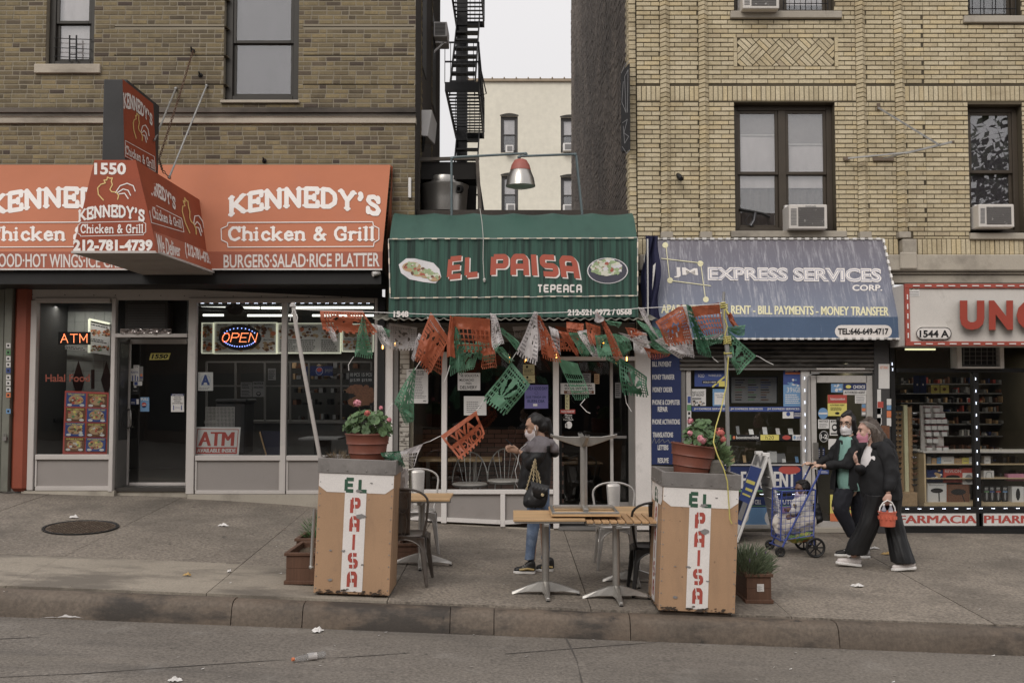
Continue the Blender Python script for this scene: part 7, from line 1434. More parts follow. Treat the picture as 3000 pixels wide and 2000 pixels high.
def table(label,x0,x1,y0,y1,h,slats,along,px,py,M=None,z=None,gap=.003):
 z=gz(px,py)if z is None else z;t=thing('table',label,'table',(px,py,z));M=M or Matrix.Identity(4);W=lambda p:M@Vector(p)
 def hx(name,a,b,m,par=t,bev=.003):q=MB();q.hexa([W((a[0],a[1],a[2])),W((b[0],a[1],a[2])),W((b[0],b[1],a[2])),W((a[0],b[1],a[2]))],[W((a[0],a[1],b[2])),W((b[0],a[1],b[2])),W((b[0],b[1],b[2])),W((a[0],b[1],b[2]))]);return q.build(name,m,par,bevel=bev)
 zt=z+h
 for k in range(slats):
  if along=='y':a,b=lerp(x0,x1,k/slats),lerp(x0,x1,(k+1)/slats)-gap;hx('slat',(a,y0,zt-.022),(b,y1,zt),m_teak)
  else:a,b=lerp(y0,y1,k/slats),lerp(y0,y1,(k+1)/slats)-gap;hx('slat',(x0,a,zt-.022),(x1,b,zt),m_teakx)
 q=MB();w=.03
 for a,b in(((x0+.01,y0+.01),(x1-.01,y0+.01+w)),((x0+.01,y1-.01-w),(x1-.01,y1-.01)),((x0+.01,y0+.01+w),(x0+.01+w,y1-.01-w)),((x1-.01-w,y0+.01+w),(x1-.01,y1-.01-w))):q.hexa([W((a[0],a[1],zt-.04)),W((b[0],a[1],zt-.04)),W((b[0],b[1],zt-.04)),W((a[0],b[1],zt-.04))],[W((a[0],a[1],zt-.0225)),W((b[0],a[1],zt-.0225)),W((b[0],b[1],zt-.0225)),W((a[0],b[1],zt-.0225))])
 for dx,dy in((1,0),(0,1)):
  l=(x1-x0)*.44 if dx else(y1-y0)*.44;q.bar(W((px-dx*l,py-dy*l,zt-.055)),W((px+dx*l,py+dy*l,zt-.055)),.05,.028)
 q.build('top_frame',m_cast,t,bevel=.003)
 q=MB();q.tube([W((px,py,z+.08)),W((px,py,zt-.06))],.036,14);q.build('column',m_cast,t,smooth=True)
 for k in range(4):
  a=k*math.pi/2+.04;d=Vector((math.cos(a),math.sin(a),0));n=Vector((-d.y,d.x,0));f=MB();p=Vector((px,py,z));rows=[]
  for s,w,zz,th in((.0,.045,.135,.1),(.07,.04,.125,.09),(.18,.03,.09,.055),(.29,.026,.05,.032),(.33,.022,.034,.028)):b=p+d*s;rows.append([b+n*w+Vector((0,0,zz-th)),b-n*w+Vector((0,0,zz-th)),b-n*w*.6+Vector((0,0,zz)),b+n*w*.6+Vector((0,0,zz))])
  vs=[W(q_)for r_ in rows for q_ in r_];fs=[(0,1,2,3),(16,19,18,17)]+[(4*i+j,4*i+4+j,4*i+4+(j+1)%4,4*i+(j+1)%4)for i in range(4)for j in range(4)];f.add(vs,fs);f.build('foot',m_cast,t,bevel=.004)
  f=MB();f.tube([W(p+d*.318+Vector((0,0,.012))),W(p+d*.318-Vector((0,0,.002)))],.018,8);f.build('glide',m_black,t)
 return t
table('wooden table with smooth boards in front of the woman',.012,.69,9.42,10.16,.762,5,'x',.325,9.74,gap=.0015)
table('wooden table with open slats touching the planter',.70,1.365,9.38,10.04,.772,9,'y',1.0,9.66,gap=.011)
zu=gz(.7,9.75)+.79;table('table turned upside down on top of two front tables',.37,1.03,9.50,10.18,.775,5,'x',.705,9.84,Matrix.Translation((0,0,2*zu+.775-.0))@Matrix.Scale(-1,4,(0,0,1)),zu,.0015)
table('wooden table beside the rusty chair, far from the kerb',-1.38,-.66,10.62,11.3,.745,5,'x',-.985,10.95,gap=.0015);table('wooden table by the doorway, behind the black chair',.89,1.6,10.12,10.85,.745,5,'x',1.27,10.5,gap=.0015)
# --- cut paper bunting
FC={'o':mk('orange_tissue_plastic',(.46,.135,.07),.4,var=.08,sc=5,translucent=.4),'g':mk('green_tissue_plastic',c(92,148,114),.4,var=.1,sc=5,translucent=.4),'w':mk('white_tissue_plastic',c(214,208,208),.45,var=.04,translucent=.4),'d':mk('dark_green_tissue_plastic',c(58,112,82),.45,var=.08,sc=5,translucent=.3)}
FN={'o':'orange','g':'green','w':'white','d':'dark green'}
def flag(col,quad,y,what,style=0,bulge=.05,tips=None,word=None):
 RD=random.Random(hash((col,quad[0],style))%9999 if False else int(quad[0][0]*7+quad[2][1]));mx_,my_=sum(p[0]for p in quad)/4,sum(p[1]for p in quad)/4;e_=1.1 if style not in(3,4)and quad[0][0]>1100 else 1;quad=[(mx_+(p[0]-mx_)*e_,my_+(p[1]-my_)*e_)for p in quad];(tl,tr,br,bl)=quad;nu,nv=(34,26)if style!=3 else(10,16);ys=y if isinstance(y,(list,tuple))else[y]*4;ph=RD.uniform(0,6)
 def fn(a,b):
  e=lambda i:lerp(lerp(tl[i],tr[i],a),lerp(bl[i],br[i],a),b);yy=lerp(lerp(ys[0],ys[1],a),lerp(ys[3],ys[2],a),b)+.02*mnoise.noise(Vector((a*6,b*6,ph)))+.012*abs(mnoise.noise(Vector((a*13+ph,b*9,0))));s=math.sin(math.pi*b)
  return P(e(0)+3*s*math.sin(ph+3*b),e(1)+2.5*math.sin(a*5+ph)*b,yy+bulge*(math.sin(a*5.5+ph)*(.3+b)+.5*math.sin(b*7+ph*2)))
 q=MB()
 def hole(i,j):
  a,b=(i+.5)/nu,(j+.5)/nv
  if style==3:return False
  if b>.94:return(i//2)%2==0
  if i<2 or i>=nu-2 or j<2:return False
  if style==4:return(.16<b<.46 or.56<b<.86)and.07<a<.93
  r=((a-.5)/.3)**2+((b-.48)/.3)**2
  if style==1:return r>1.1 and i%3!=0 and j%3!=0 and(a<.25 or a>.75 or b<.25)or(r<.85 and math.sin(9*math.atan2(b-.75,a-.5))>.35 and math.hypot(a-.5,b-.75)>.1)
  if style==2:return i%4!=0 and j%4!=0 and b>.35
  if r>1:return i%2==1 and j%2==1 and(a<.28 or a>.72 or b<.24)
  return mnoise.noise(Vector((a*9+ph,b*9,ph)))>.3
 q.grid(fn,nu,nv,0,hole)
 t=thing('paper_flag',what,'flag',fn(0,0),'cut paper bunting flags');o=q.build('tissue_sheet',FC[col],t,smooth=True,fixn=False)
 if style==4:
  q=MB();S2_=lambda a,b,off=0:fn(a,b)+Vector((0,-off,0))
  for s,x0,x1,b0,b1 in((word[0],.18,.82,.17,.45),(word[1],.1,.92,.57,.85)):write(q,s,((x0,b0),(x1,b0),(x1,b1),(x0,b1)),S2_,.002,.05)
  for k in range(14):a=.06+.88*k/13;line2(q,[(a,.45),(a+.03,.57)],.012,S2_,.002);line2(q,[(a+.03,.45),(a,.57)],.012,S2_,.003)
  q.build('cut_letters',FC[col],t,fixn=False)
 if tips:q=MB();q.tube([fn(*tips[0])]+[P(*p,ys[0])for p in tips[1]],.0035,5);q.build('loose_string',m_white,t)
F=[('o',((938,908),(1063,910),(1109,979),(945,972)),9.55,'wide orange flag draped flat beside the leaning pole',0),('w',((951,957),(972,957),(990,1003),(973,996)),9.52,'small white tail below the first orange flag',3),('g',((1061,927),(1068,927),(1094,1048),(1036,1047)),9.5,'green cone shaped flag hanging left of the green awning',0,((0,1),[(1029,1055),(1021,1068),(1022,1085)])),('w',((1089,949),(1119,954),(1151,1013),(1127,1019)),9.6,'white crumpled flag next to the first green cone',0),('g',((1112,955),(1142,968),(1141,985),(1110,976)),9.65,'small green scrap above the eagle flag',0),('w',((1144,950),(1219,962),(1211,1024),(1140,1019)),13.3,'white eagle flag hanging flat under the awning edge',0),('w',((1227,979),(1239,990),(1214,1054),(1205,1048)),10.4,'narrow white strip flag right of the eagle flag',0),('o',((1262,923),(1312,995),(1258,1090),(1217,1050)),[9.6,9.5,9.7,9.8],'big orange net flag left of the tall orange strip',0),('o',((1318,923),(1331,931),(1334,1046),(1309,1046)),9.52,'tall narrow orange strip beside the dark green strip',3),('d',((1326,931),(1339,944),(1364,1074),(1318,1092)),9.58,'dark green twisted strip under the phone number end of the word',0),('o',((1334,931),(1431,938),(1440,1028),(1345,1030)),[9.5,9.5,9.65,9.7],'wide orange netting flag bulging in the wind',2),('o',((1414,1023),(1444,1018),(1455,1076),(1412,1076)),9.7,'orange fringed tail under the wide netting flag',2),('w',((1437,921),(1452,926),(1477,1002),(1444,1018)),9.5,'white hood shaped flag beside the orange netting',0),('g',((1460,962),(1475,964),(1523,1008),(1513,1028)),9.8,'green slanting flag between white hood and white cone',0),('w',((1564,918),(1573,920),(1572,1066),(1514,1030)),9.5,'large white cone flag in the middle of the line',0),('w',((1573,920),(1577,925),(1605,998),(1573,1030)),9.55,'white folded half behind the large white cone',0),('o',((1574,928),(1584,931),(1643,1058),(1588,1042)),9.5,'long orange slanting flag right of the white cone',0),('g',((1444,1018),(1472,1018),(1506,1053),(1493,1064)),9.9,'green flag above the diamond flag',0),('g',((1497,1067),(1547,1127),(1480,1214),(1419,1166)),[9.9,9.85,9.75,9.8],'large green diamond flag with plant cut out over the window',1,((0,0),[(1501,1050),(1514,1030)])),('o',((1291,1276),(1396,1202),(1422,1277),(1348,1353)),[9.9,9.85,9.75,9.8],'orange flag with two cut out words near the wire chairs',4,((1,0),[(1406,1190),(1419,1166)])),('w',((1159,1328),(1236,1302),(1210,1366),(1185,1346)),[9.5,9.8,9.7,9.55],'white net flag low beside the first planter',2,((1,0),[(1260,1292),(1291,1276)])),('d',((1118,1326),(1170,1322),(1186,1366),(1130,1345)),[9.45,9.45,9.4,9.4],'dark green crumpled flag lying on the planter edge',0),('g',((1213,1082),(1217,1084),(1212,1230),(1156,1177)),9.75,'pale green triangular flag hanging in front of the health notice',0,((0,1),[(1142,1190),(1132,1212)])),('g',((1156,1177),(1200,1205),(1212,1232),(1188,1241)),9.72,'small green tail below the triangular flag',0),('o',((1627,954),(1715,969),(1712,1033),(1636,1030)),13.3,'dark orange word flag hanging flat behind the others',4),('w',((1504,958),(1544,956),(1541,987),(1508,987)),13.4,'small white flag hanging flat behind the white cone',2),('w',((1609,959),(1634,969),(1643,1038),(1624,1025)),10.5,'white grid strip beside the flat dark orange flag',2),('o',((1638,972),(1666,977),(1694,1043),(1680,1033)),10.4,'orange shredded flag in the back row',0),('g',((1669,977),(1717,977),(1742,1033),(1702,1041)),10.4,'green flag in the back row over the doorway',0),('w',((1694,974),(1720,969),(1758,1043),(1735,1043)),10.35,'white fringed flag over the doorway',0),('o',((1717,946),(1757,959),(1761,1015),(1732,1010)),10.3,'orange flag behind the long orange strip at the phone number',0),('w',((1743,913),(1771,931),(1763,946),(1740,941)),9.5,'white knotted scrap over the phone number',3),('o',((1750,918),(1768,936),(1824,1043),(1801,1050)),9.5,'long orange strip hanging from the white knot',0),('g',((1773,939),(1819,944),(1812,960),(1788,950)),9.8,'small green scrap right of the white knot',0),('g',((1799,979),(1835,987),(1852,1023),(1822,1040)),10.0,'green shredded flag right of the long orange strip',0),('w',((1815,975),(1846,982),(1907,998),(1894,1020)),9.9,'white cut out flag blown sideways near the white pillar',0),('o',((1833,960),(1858,962),(1898,980),(1851,988)),9.85,'short orange flag above the sideways white flag',0),('g',((1866,939),(1907,957),(1935,995),(1918,1000)),9.8,'green arched flag beside the furled banner',0),('w',((1872,903),(1889,908),(1932,993),(1908,970)),9.5,'white twisted strip in front of the furled banner',0),('o',((1889,1018),(1962,1036),(1950,1047),(1903,1051)),9.9,'orange net flag at the top of the navy service list',2),('g',((1902,1008),(1943,1003),(1968,1033),(1952,1041)),9.75,'green flag lying over the top of the navy list',0),('w',((1922,998),(1950,988),(2026,1023),(1994,1050)),9.7,'white lace flag below the big orange flag',0),('o',((1925,944),(1996,898),(2028,1005),(1956,1006)),[9.55,9.5,9.6,9.6],'big orange flag in front of the blue awning',0),('w',((1999,898),(2013,898),(2024,966),(2008,940)),9.55,'narrow white strip between orange and dark green flags',3),('d',((2013,898),(2026,903),(2084,1040),(2043,1031)),9.48,'long dark green flag in front of the blue valance',0,((1,1),[(2090,1050),(2104,1061)])),('o',((2022,903),(2104,891),(2120,972),(2068,980)),9.56,'orange netting flag tied to the steel pipe',2),('w',((2076,990),(2119,970),(2112,985),(2080,993)),9.6,'thin white scrap under the netting flag by the pipe',3),('o',((2128,919),(2141,915),(2165,955),(2148,955)),9.6,'small orange tail right of the yellow knot',3),('g',((2119,960),(2182,953),(2176,984),(2135,972)),9.65,'green shredded flag right of the pipe',0),('g',((2131,972),(2211,1042),(2162,1093),(2137,1050)),[9.55,9.45,9.5,9.6],'large green flag flying right of the pipe',1,((1,0),[(2226,1046),(2245,1058),(2266,1068)])),('g',((1638,1056),(1692,1069),(1724,1160),(1682,1168)),[9.6,9.55,9.6,9.65],'green flag hanging across the door sticker',2,((.7,1),[(1700,1185),(1718,1205),(1729,1210)])),('d',((1817,1051),(1892,1105),(1897,1157),(1827,1156)),[9.7,9.6,9.6,9.7],'dark green flag at the side glass of the doorway',1,((.1,1),[(1835,1180),(1850,1205)])),('d',((1779,1041),(1816,1056),(1809,1070),(1780,1058)),9.8,'small dark green scrap over the doorway corner',0)]
F+=[('g',((1332,1003),(1402,1012),(1388,1078),(1345,1092)),[9.8,9.75,9.7,9.8],'green crumpled flag under the wide orange netting',0),('g',((1396,1000),(1462,1008),(1442,1060),(1402,1052)),9.85,'green ragged flag between the netting and the white hood flag',0),('o',((1228,1000),(1300,1020),(1292,1092),(1262,1080)),9.85,'orange lace tail behind the big orange net flag',2),('o',((1380,945),(1430,950),(1436,1008),(1392,1000)),9.7,'orange fold doubled behind the wide netting',0),('g',((1745,985),(1802,980),(1818,1040),(1758,1046)),10.2,'green fringed flag behind the long orange strip over the door',0),('w',((1850,968),(1892,978),(1902,1036),(1858,1030)),10.1,'white fringed flag at the head of the white pillar',0),('g',((1900,952),(1952,978),(1968,1014),(1912,1008)),9.9,'green ragged flag crossing the foot of the furled banner',0),('w',((1982,975),(2024,965),(2034,1044),(1994,1042)),9.75,'white lace flag hanging under the big orange flag',0),('o',((1662,945),(1708,950),(1712,1000),(1670,996)),10.6,'plain orange flag high in the back row',2),('w',((1252,930),(1276,934),(1302,968),(1284,972)),9.75,'white slanting strip beside the tip of the big orange flag',0),('g',((2060,985),(2120,978),(2112,1006),(2070,1012)),9.8,'green scrap behind the pipe under the netting',0)]
for f in F:flag(f[0],f[1],f[2],f[3],f[4],.05 if f[4]!=3 else.02,f[5]if len(f)>5 else None,('VIVA','MEXICO')if f[4]==4 else None)
q=MB();nodes=[(860,905),(938,909),(1063,913),(1262,921),(1318,922),(1437,921),(1567,917),(1750,913),(1872,903),(1996,897),(2118,890)]
q.tube([P(u,v,lerp(9.45,9.5,(u-860)/1260))for u,v in nodes],.0035,5)
for pts,y in(([(860,905),(852,925),(850,940)],9.42),([(862,905),(872,930),(870,942)],9.42),([(1262,1040),(1230,1060),(1215,1084)],9.7),([(1318,1070),(1310,1098),(1300,1120)],9.6)):q.tube([P(*p,y)for p in pts],.0035,5)
q.tube(coil(P(858,900,9.45),.026,18,.03),.006,5);q.build('bunting_line',m_white,None,label='white line strung between the leaning pole and the steel pipe',cat='line')
q=MB();q.tube([P(lerp(1126,1950,t),948+16*math.sin(t*17)**2+20*t,13.4 if t<.85 else 12)for t in[k/40 for k in range(41)]],.004,5);q.build('second_line',m_black,None,label='dark cable sagging under the awning edge behind the flags',cat='cable')
# --- A-board, manhole, litter
ab=thing('a_board','white folding pavement sign with blue poster side, seen nearly edge on','sign',(3.3,13.5,0));m_ab=mk('white_ribbed_plastic',c(206,202,198),.5,var=.05,dirt=[(c(150,146,140),.4,6,.6,.8)])
zA=1.115;hx_,nA,fA=3.345,13.05,13.7;zf_=gz(3.3,13.3)
q=MB();Lq=[Vector((hx_-.02,nA,zA)),Vector((hx_-.02,fA,zA)),Vector((hx_-.44,fA,zf_)),Vector((hx_-.44,nA,zf_))];q.slab(Lq,Vector((1,0,.35)),.045);q.build('poster_board',m_ab,ab,bevel=.008)
n_=(Lq[1]-Lq[0]).cross(Lq[3]-Lq[0]).normalized();n_=n_ if n_.x<0 else-n_;fq=lambda a,b,off=0:Lq[0].lerp(Lq[1],a).lerp(Lq[3].lerp(Lq[2],a),1-b)+n_*(.004+off)
q=MB()
for x0,y0,x1,y1,mi in((.05,.03,.95,.86,2),(.12,.66,.85,.70,4),(.12,.58,.7,.61,4),(.12,.52,.8,.54,4),(.1,.25,.5,.45,9),(.55,.22,.92,.45,1),(.05,.03,.95,.2,0)):q.poly([fq(*p,.0005*mi+(.002 if mi!=2 else 0))for p in((x0,y0),(x1,y0),(x1,y1),(x0,y1))],mi)
write(q,'IN',((.85,.985),(.15,.985),(.15,.88),(.85,.88)),fq,.004,.05,0,9);q.build('poster_print',PAL,ab,fixn=False)
q=MB();Rq=[Vector((hx_+.02,nA,zA)),Vector((hx_+.02,fA,zA)),Vector((hx_+.24,fA,zf_)),Vector((hx_+.24,nA,zf_))];q.slab(Rq,Vector((-1,0,.2)),.04);q.build('back_board',m_ab,ab,bevel=.008)
q=MB();g2=lambda a,b:Rq[0].lerp(Rq[1],a).lerp(Rq[3].lerp(Rq[2],a),1-b)+Vector((-.05,0,-.012))
for b in(.12,.25,.38,.51,.64,.77,.9):q.bar(g2(.1,b),g2(.46,b),.02,.008);q.bar(g2(.54,b),g2(.9,b),.02,.008)
q.build('back_ribs',m_ab,ab);q=MB();q.span((hx_-.05,nA+.1,zA+.0),(hx_+.05,nA+.2,zA+.045));q.span((hx_-.05,fA-.2,zA),(hx_+.05,fA-.1,zA+.045));q.build('hinge',m_ab,ab,bevel=.008)
mc=onwalk(237,1546);mh=thing('manhole_cover','round rusty iron manhole cover in the pavement','manhole cover',mc);slope=Matrix.Rotation(math.atan2(gz(mc.x+.3,mc.y)-gz(mc.x-.3,mc.y),.6)*-1,3,'Y')@Matrix.Rotation(math.atan2(gz(mc.x,mc.y+.3)-gz(mc.x,mc.y-.3),.6),3,'X');m_mh=mk('rusty_iron',c(92,76,62),.7,metal=.3,var=.2,sc=8,dirt=[(c(150,138,116),.6,22,.55,.65)])
mc=mc+Vector((0,0,.004));q=MB();q.lathe([(.42,0),(.42,.012),(.39,.012),(.385,.004)],mc,36,0,slope);q.build('rim',m_black,mh);q=MB();q.lathe([(0,.006),(.38,.006),(.382,0)],mc,36,0,slope)
for i in range(-8,9):
 for j in range(-8,9):
  if math.hypot(i,j)<8.2:q.box(mc+slope@Vector((i*.043,j*.043,.009)),(.026,.026,.01),0,slope)
q.build('cover',m_mh,mh)
def crumple(label,u,v,w,h,m,on,name='crumpled_paper',cat='litter',hh=.03,seed=0):
 p=on(u,v);s=w*p.y/2917;d=h*p.y/2917;q=MB();q.grid(lambda a,b:p+Vector(((a-.5)*s*(1+.3*math.sin(b*6+seed)),(b-.5)*max(d*3,s*.5),.008+hh*(.5+mnoise.noise(Vector((a*4+seed,b*4,seed))))*math.sin(math.pi*a)**.5*(1 if 0<b<1 else.3))),10,8);q.build(name,m,None,label=label,cat=cat,fixn=False)
m_film=mk('clear_white_film',c(206,200,196),.3,translucent=.3,var=.05);m_pap=mk('white_litter',c(214,210,206),.7,var=.06);m_yw=mk('yellow_wrapper',c(196,156,74),.5,var=.2,sc=30)
crumple('white torn plastic bag lying in the gutter',192,1790,100,14,m_film,onroad,'plastic_bag','bag',.06,1);crumple('yellow wrapper lying in the gutter under the kerb',455,1806,30,12,m_yw,onroad,'wrapper','litter',.035,2);crumple('white crumpled paper on the road under the first planter',929,1850,28,12,m_pap,onroad,'crumpled_paper','litter',.03,3);crumple('white and orange scrap at the bottom edge of the road',512,1996,34,5,m_pap,onroad,'wrapper','litter',.03,4)
crumple('white scrap of paper behind the manhole cover',217,1517,22,5,m_pap,onwalk,seed=5);crumple('grey scrap of paper on the pavement right of the manhole cover',655,1541,26,5,m_pap,onwalk,seed=6);crumple('pale yellow scrap on the pale pavement strip',549,1686,20,4,m_yw,onwalk,seed=7);crumple('white napkin on the pavement near the shoes of the man',2561,1607,24,5,m_pap,onwalk,seed=8);crumple('yellow wrapper on the pavement between the walkers',2599,1624,28,6,m_yw,onwalk,'wrapper',seed=9);crumple('white scrap on the pavement in front of the walkers',2513,1718,32,6,m_pap,onwalk,seed=10);crumple('small white scrap by the empty wooden trough',671,1676,9,5,m_pap,onwalk,seed=11)
bt=thing('plastic_bottle','crushed clear plastic bottle lying on the road','bottle',onroad(903,1934));bp=onroad(903,1934)+Vector((0,0,.03));s=bp.y/2917;q=MB();q.tube([bp+Vector((x*s,.002*x,.006*math.sin(x)))for x in(-34,-28,-14,-4,8,22,38,42)],[.012,.022,.03,.022,.03,.027,.03,.02],12);q.build('bottle_body',glass('clear_plastic',(.9,.9,.9),.9,.05,.12),bt,smooth=True);q=MB();q.tube([bp+Vector((-41*s,-.08,0)),bp+Vector((-35*s,-.07,0))],.014,10);q.build('cap',m_orp,bt);q=MB();q.tube([bp+Vector((-2*s,0,0)),bp+Vector((22*s,.03,0))],.0285,12,caps=False);q.build('crumpled_label',m_film,bt)
q=MB();RD=random.Random(21)
for k in range(150):
 on=RD.random()<.6;u=RD.uniform(0,3000);p=onwalk(u,RD.uniform(1500,1735)+.03*u)if on else onroad(u,RD.uniform(1830,1990)+.01*u)
 if p.y>13.6:continue
 r=RD.uniform(.005,.016);a=RD.uniform(0,3);q.poly([p+Vector((r*math.cos(a+j*1.3)*RD.uniform(.6,1.4),r*math.sin(a+j*1.3),.006+.003*j))for j in range(4)])
q.build('litter_specks',m_pap,None,kind='stuff',fixn=False)
# --- people
def blob(name,parts,mats,parent,vox=.012,it=6,disp=0,dsc=9,pick=None,stretch=(1,1,1),seed=0):
 q=MB()
 for a in parts:
  if a[0]=='e':q.ball(a[1],a[2],16,10,0,a[3]if len(a)>3 else None)
  else:
   p,s,r0,r1=a;n=5;q.tube([p.lerp(s,k/n)for k in range(n+1)],[lerp(r0,r1,k/n)for k in range(n+1)],12);q.ball(p,r0*.995,12,8);q.ball(s,r1*.995,12,8)
 me=q.mesh(name,mats[0]if isinstance(mats,list)else mats);o=bpy.data.objects.new('sculpt',me);COL.objects.link(o)
 m=o.modifiers.new('r','REMESH');m.mode='VOXEL';m.voxel_size=vox;m2=o.modifiers.new('s','SMOOTH');m2.iterations=it;m2.factor=.5
 dg=bpy.context.evaluated_depsgraph_get();nm=bpy.data.meshes.new_from_object(o.evaluated_get(dg));bpy.data.objects.remove(o);nm.name=name
 if disp:
  nrm=[v.normal.copy()for v in nm.vertices]
  for v,n in zip(nm.vertices,nrm):
   c_=Vector((v.co.x*stretch[0],v.co.y*stretch[1],v.co.z*stretch[2]))*dsc+Vector((seed,0,0));k=mnoise.noise(c_);v.co+=n*disp*(1-2*abs(k)*1.3+.5*mnoise.noise(c_*2.7))
 if isinstance(mats,list):
  nm.materials.clear();[nm.materials.append(x)for x in mats]
  if pick:nm.polygons.foreach_set('material_index',[pick(f.center)for f in nm.polygons])
 nm.polygons.foreach_set('use_smooth',[True]*len(nm.polygons));nm.update()
 return put(name,nm,parent)
def cloth(name,w,k,y,rows,m,parent,n=64,gap=None,amp=.05,fr=(2.2,7),seed=0,cap=False):
 R_=[]
 for a,b in zip(rows,rows[1:]):
  for t in range(6):R_.append([lerp(a[i],b[i],t/6)for i in range(5)])
 R_.append(list(rows[-1]));R_=[[sum(R_[max(0,min(len(R_)-1,i+d))][j]for d in(-2,-1,0,1,2))/5 for j in range(5)]for i in range(len(R_))];q=MB();vs=[]
 for(Y,xl,xr,ry,dy)in R_:
  cp=w((xl+xr)/2,Y,y+dy);rx=(xr-xl)/2/k*y/2917
  for j in range(n):
   a=j*math.tau/n;f=mnoise.noise(Vector((math.cos(a)*fr[0]+seed,math.sin(a)*fr[0],cp.z*fr[1])));f2=mnoise.noise(Vector((math.cos(a)*4+seed,math.sin(a)*4,cp.z*fr[1]*2.3+math.cos(a)*2)));s=1+amp*(.3-1.6*abs(f))+amp*.6*f2
   vs.append(cp+Vector((rx*s*math.cos(a),ry*s*math.sin(a),.01*f2)))
 fs=[];N_=len(R_)
 for i in range(N_-1):
  for j in range(n):
   if gap and gap(i/(N_-1),(j+.5)*360/n):continue
   fs.append((i*n+j,i*n+(j+1)%n,(i+1)*n+(j+1)%n,(i+1)*n+j))
 if cap:fs.append(tuple(range(n)))
 q.add(vs,fs);o=q.build(name,m,parent,smooth=True,sharp=75);so=o.modifiers.new('thickness','SOLIDIFY');so.thickness=.006;return o
def hand(palm,toward,side,curl,s=1.0):
 t=toward.normalized();sd_=side.normalized();n=t.cross(sd_).normalized()*curl;out=[(palm,palm+t*.05*s,.024*s,.026*s),(palm+sd_*.018*s,palm+t*.05*s+sd_*.02*s,.02*s,.018*s),(palm-sd_*.018*s,palm+t*.05*s-sd_*.02*s,.02*s,.018*s)]
 for k,l in enumerate((.9,1.0,.95,.75)):
  b=palm+t*.065*s+sd_*(.03-.02*k)*s;m=b+(t*.032*l+n*.014)*s;e=m+(t*.012+n*.03*l)*s;out+=[(b,m,.0105*s,.0098*s),(m,e,.0098*s,.0085*s)]
 b=palm+sd_*.032*s+t*.01*s;m=b+(t*.03+sd_*.02+n*.012)*s;return out+[(b,m,.013*s,.011*s),(m,m+(t*.024+n*.012-sd_*.004)*s,.011*s,.0095*s)]
def head(ctr,yaw,s=1.0,tilt=0.0):
 M=Matrix.Rotation(yaw,3,'Z')@Matrix.Rotation(tilt,3,'Y');W=lambda x,y,z:ctr+M@(Vector((x,y,z))*s)
 E=lambda x,y,z,a,b,d:('e',W(x,y,z),(a*s,b*s,d*s),M)
 return W,M,[E(.012,0,.03,.098,.076,.092),E(-.03,0,-.035,.066,.06,.08),E(-.05,0,-.085,.034,.036,.03),(W(-.082,0,.012),W(-.106,0,-.024),.010*s,.0135*s),E(-.088,0,-.064,.012,.024,.009),E(-.07,0,.04,.022,.052,.012),E(.012,.074,-.008,.02,.012,.033),E(.012,-.074,-.008,.02,.012,.033),E(-.058,.034,-.02,.028,.024,.024),E(-.058,-.034,-.02,.028,.024,.024)]
m_eye=mk('dark_eye',c(30,24,22),.3);m_brow=mk('brow_hair',c(40,32,28),.8)
def features(parent,W,s=1.0,brow=m_brow):
 for y in(-.032,.032):
  q=MB();q.ball(W(-.083,y,.008),(.008*s,.015*s,.007*s),8,6);q.build('eye',m_eye,parent,smooth=True)
  q=MB();q.tube([W(-.086,y*.5,.03),W(-.092,y,.036),W(-.076,y*1.6,.028)],.0045*s,5);q.build('eyebrow',brow,parent)
def mask(parent,W,m,s=1.0):
 q=MB();q.grid(lambda a,b:W(-.072-.045*math.sin(math.pi*a)*(.55+.45*math.sin(math.pi*min(1,b*1.15)))+.055*(2*a-1)**2,.068*(2*a-1)*(1-.25*abs(b-.45)),lerp(-.008,-.118,b)+.003*math.sin(b*19)),14,14);o=q.build('face_mask',m,parent,smooth=True);so=o.modifiers.new('thickness','SOLIDIFY');so.thickness=.003*s
 q=MB()
 for y in(-1,1):
  q.tube([W(-.02,y*.066,-.025),W(.012,y*.086,.02),W(.03,y*.08,-.005),W(.006,y*.08,-.05),W(-.02,y*.066,-.095)],.0022,5)
 q.build('ear_loop',m_white,parent)
def shoe(parent,heel,toe,w,m_up,m_sole,h=.09,acc=None):
 d=(toe-heel);L_=d.length;d.normalize();n=Vector((-d.y,d.x,0)).normalized();up=n.cross(d)*-1;up=up if up.z>0 else-up;Q=lambda a,b,z:heel+d*(a*L_)+n*(b*w)+up*z
 blob('shoe',[(Q(.16,0,.06),Q(.45,0,.055),.044,.042),(Q(.45,0,.05),Q(.84,.0,.036),.04,.033),(Q(.16,0,.06),Q(.2,0,h+.01),.042,.044),(Q(.45,0,.06),Q(.3,0,h),.036,.036)],m_up,parent,.009,3)
 q=MB();pr=[(0,.0),(.04,.34),(.2,.42),(.45,.38),(.7,.46),(.9,.36),(1.0,.0)];ol=[Q(a,b,0)for a,b in pr]+[Q(a,-b,0)for a,b in pr[-2:0:-1]];q.prism(ol,up,.03);q.build('sole',m_sole,parent,bevel=.006)
 if acc:
  q=MB();q.tube([Q(.1,-.5 if n.y>0 else.5,.05),Q(.4,-.5 if n.y>0 else.5,.06),Q(.75,-.42 if n.y>0 else.42,.045)],.012,6);q.tube([Q(.1,.5 if n.y>0 else-.5,.05),Q(.4,.5 if n.y>0 else-.5,.06),Q(.75,.42 if n.y>0 else-.42,.045)],.012,6);q.build('side_stripe',acc,parent)
 q=MB()
 for k in range(4):q.bar(Q(.42+.08*k,-.25,.098-.012*k),Q(.42+.08*k,.25,.098-.012*k),.008)
 q.build('laces',m_sole,parent)
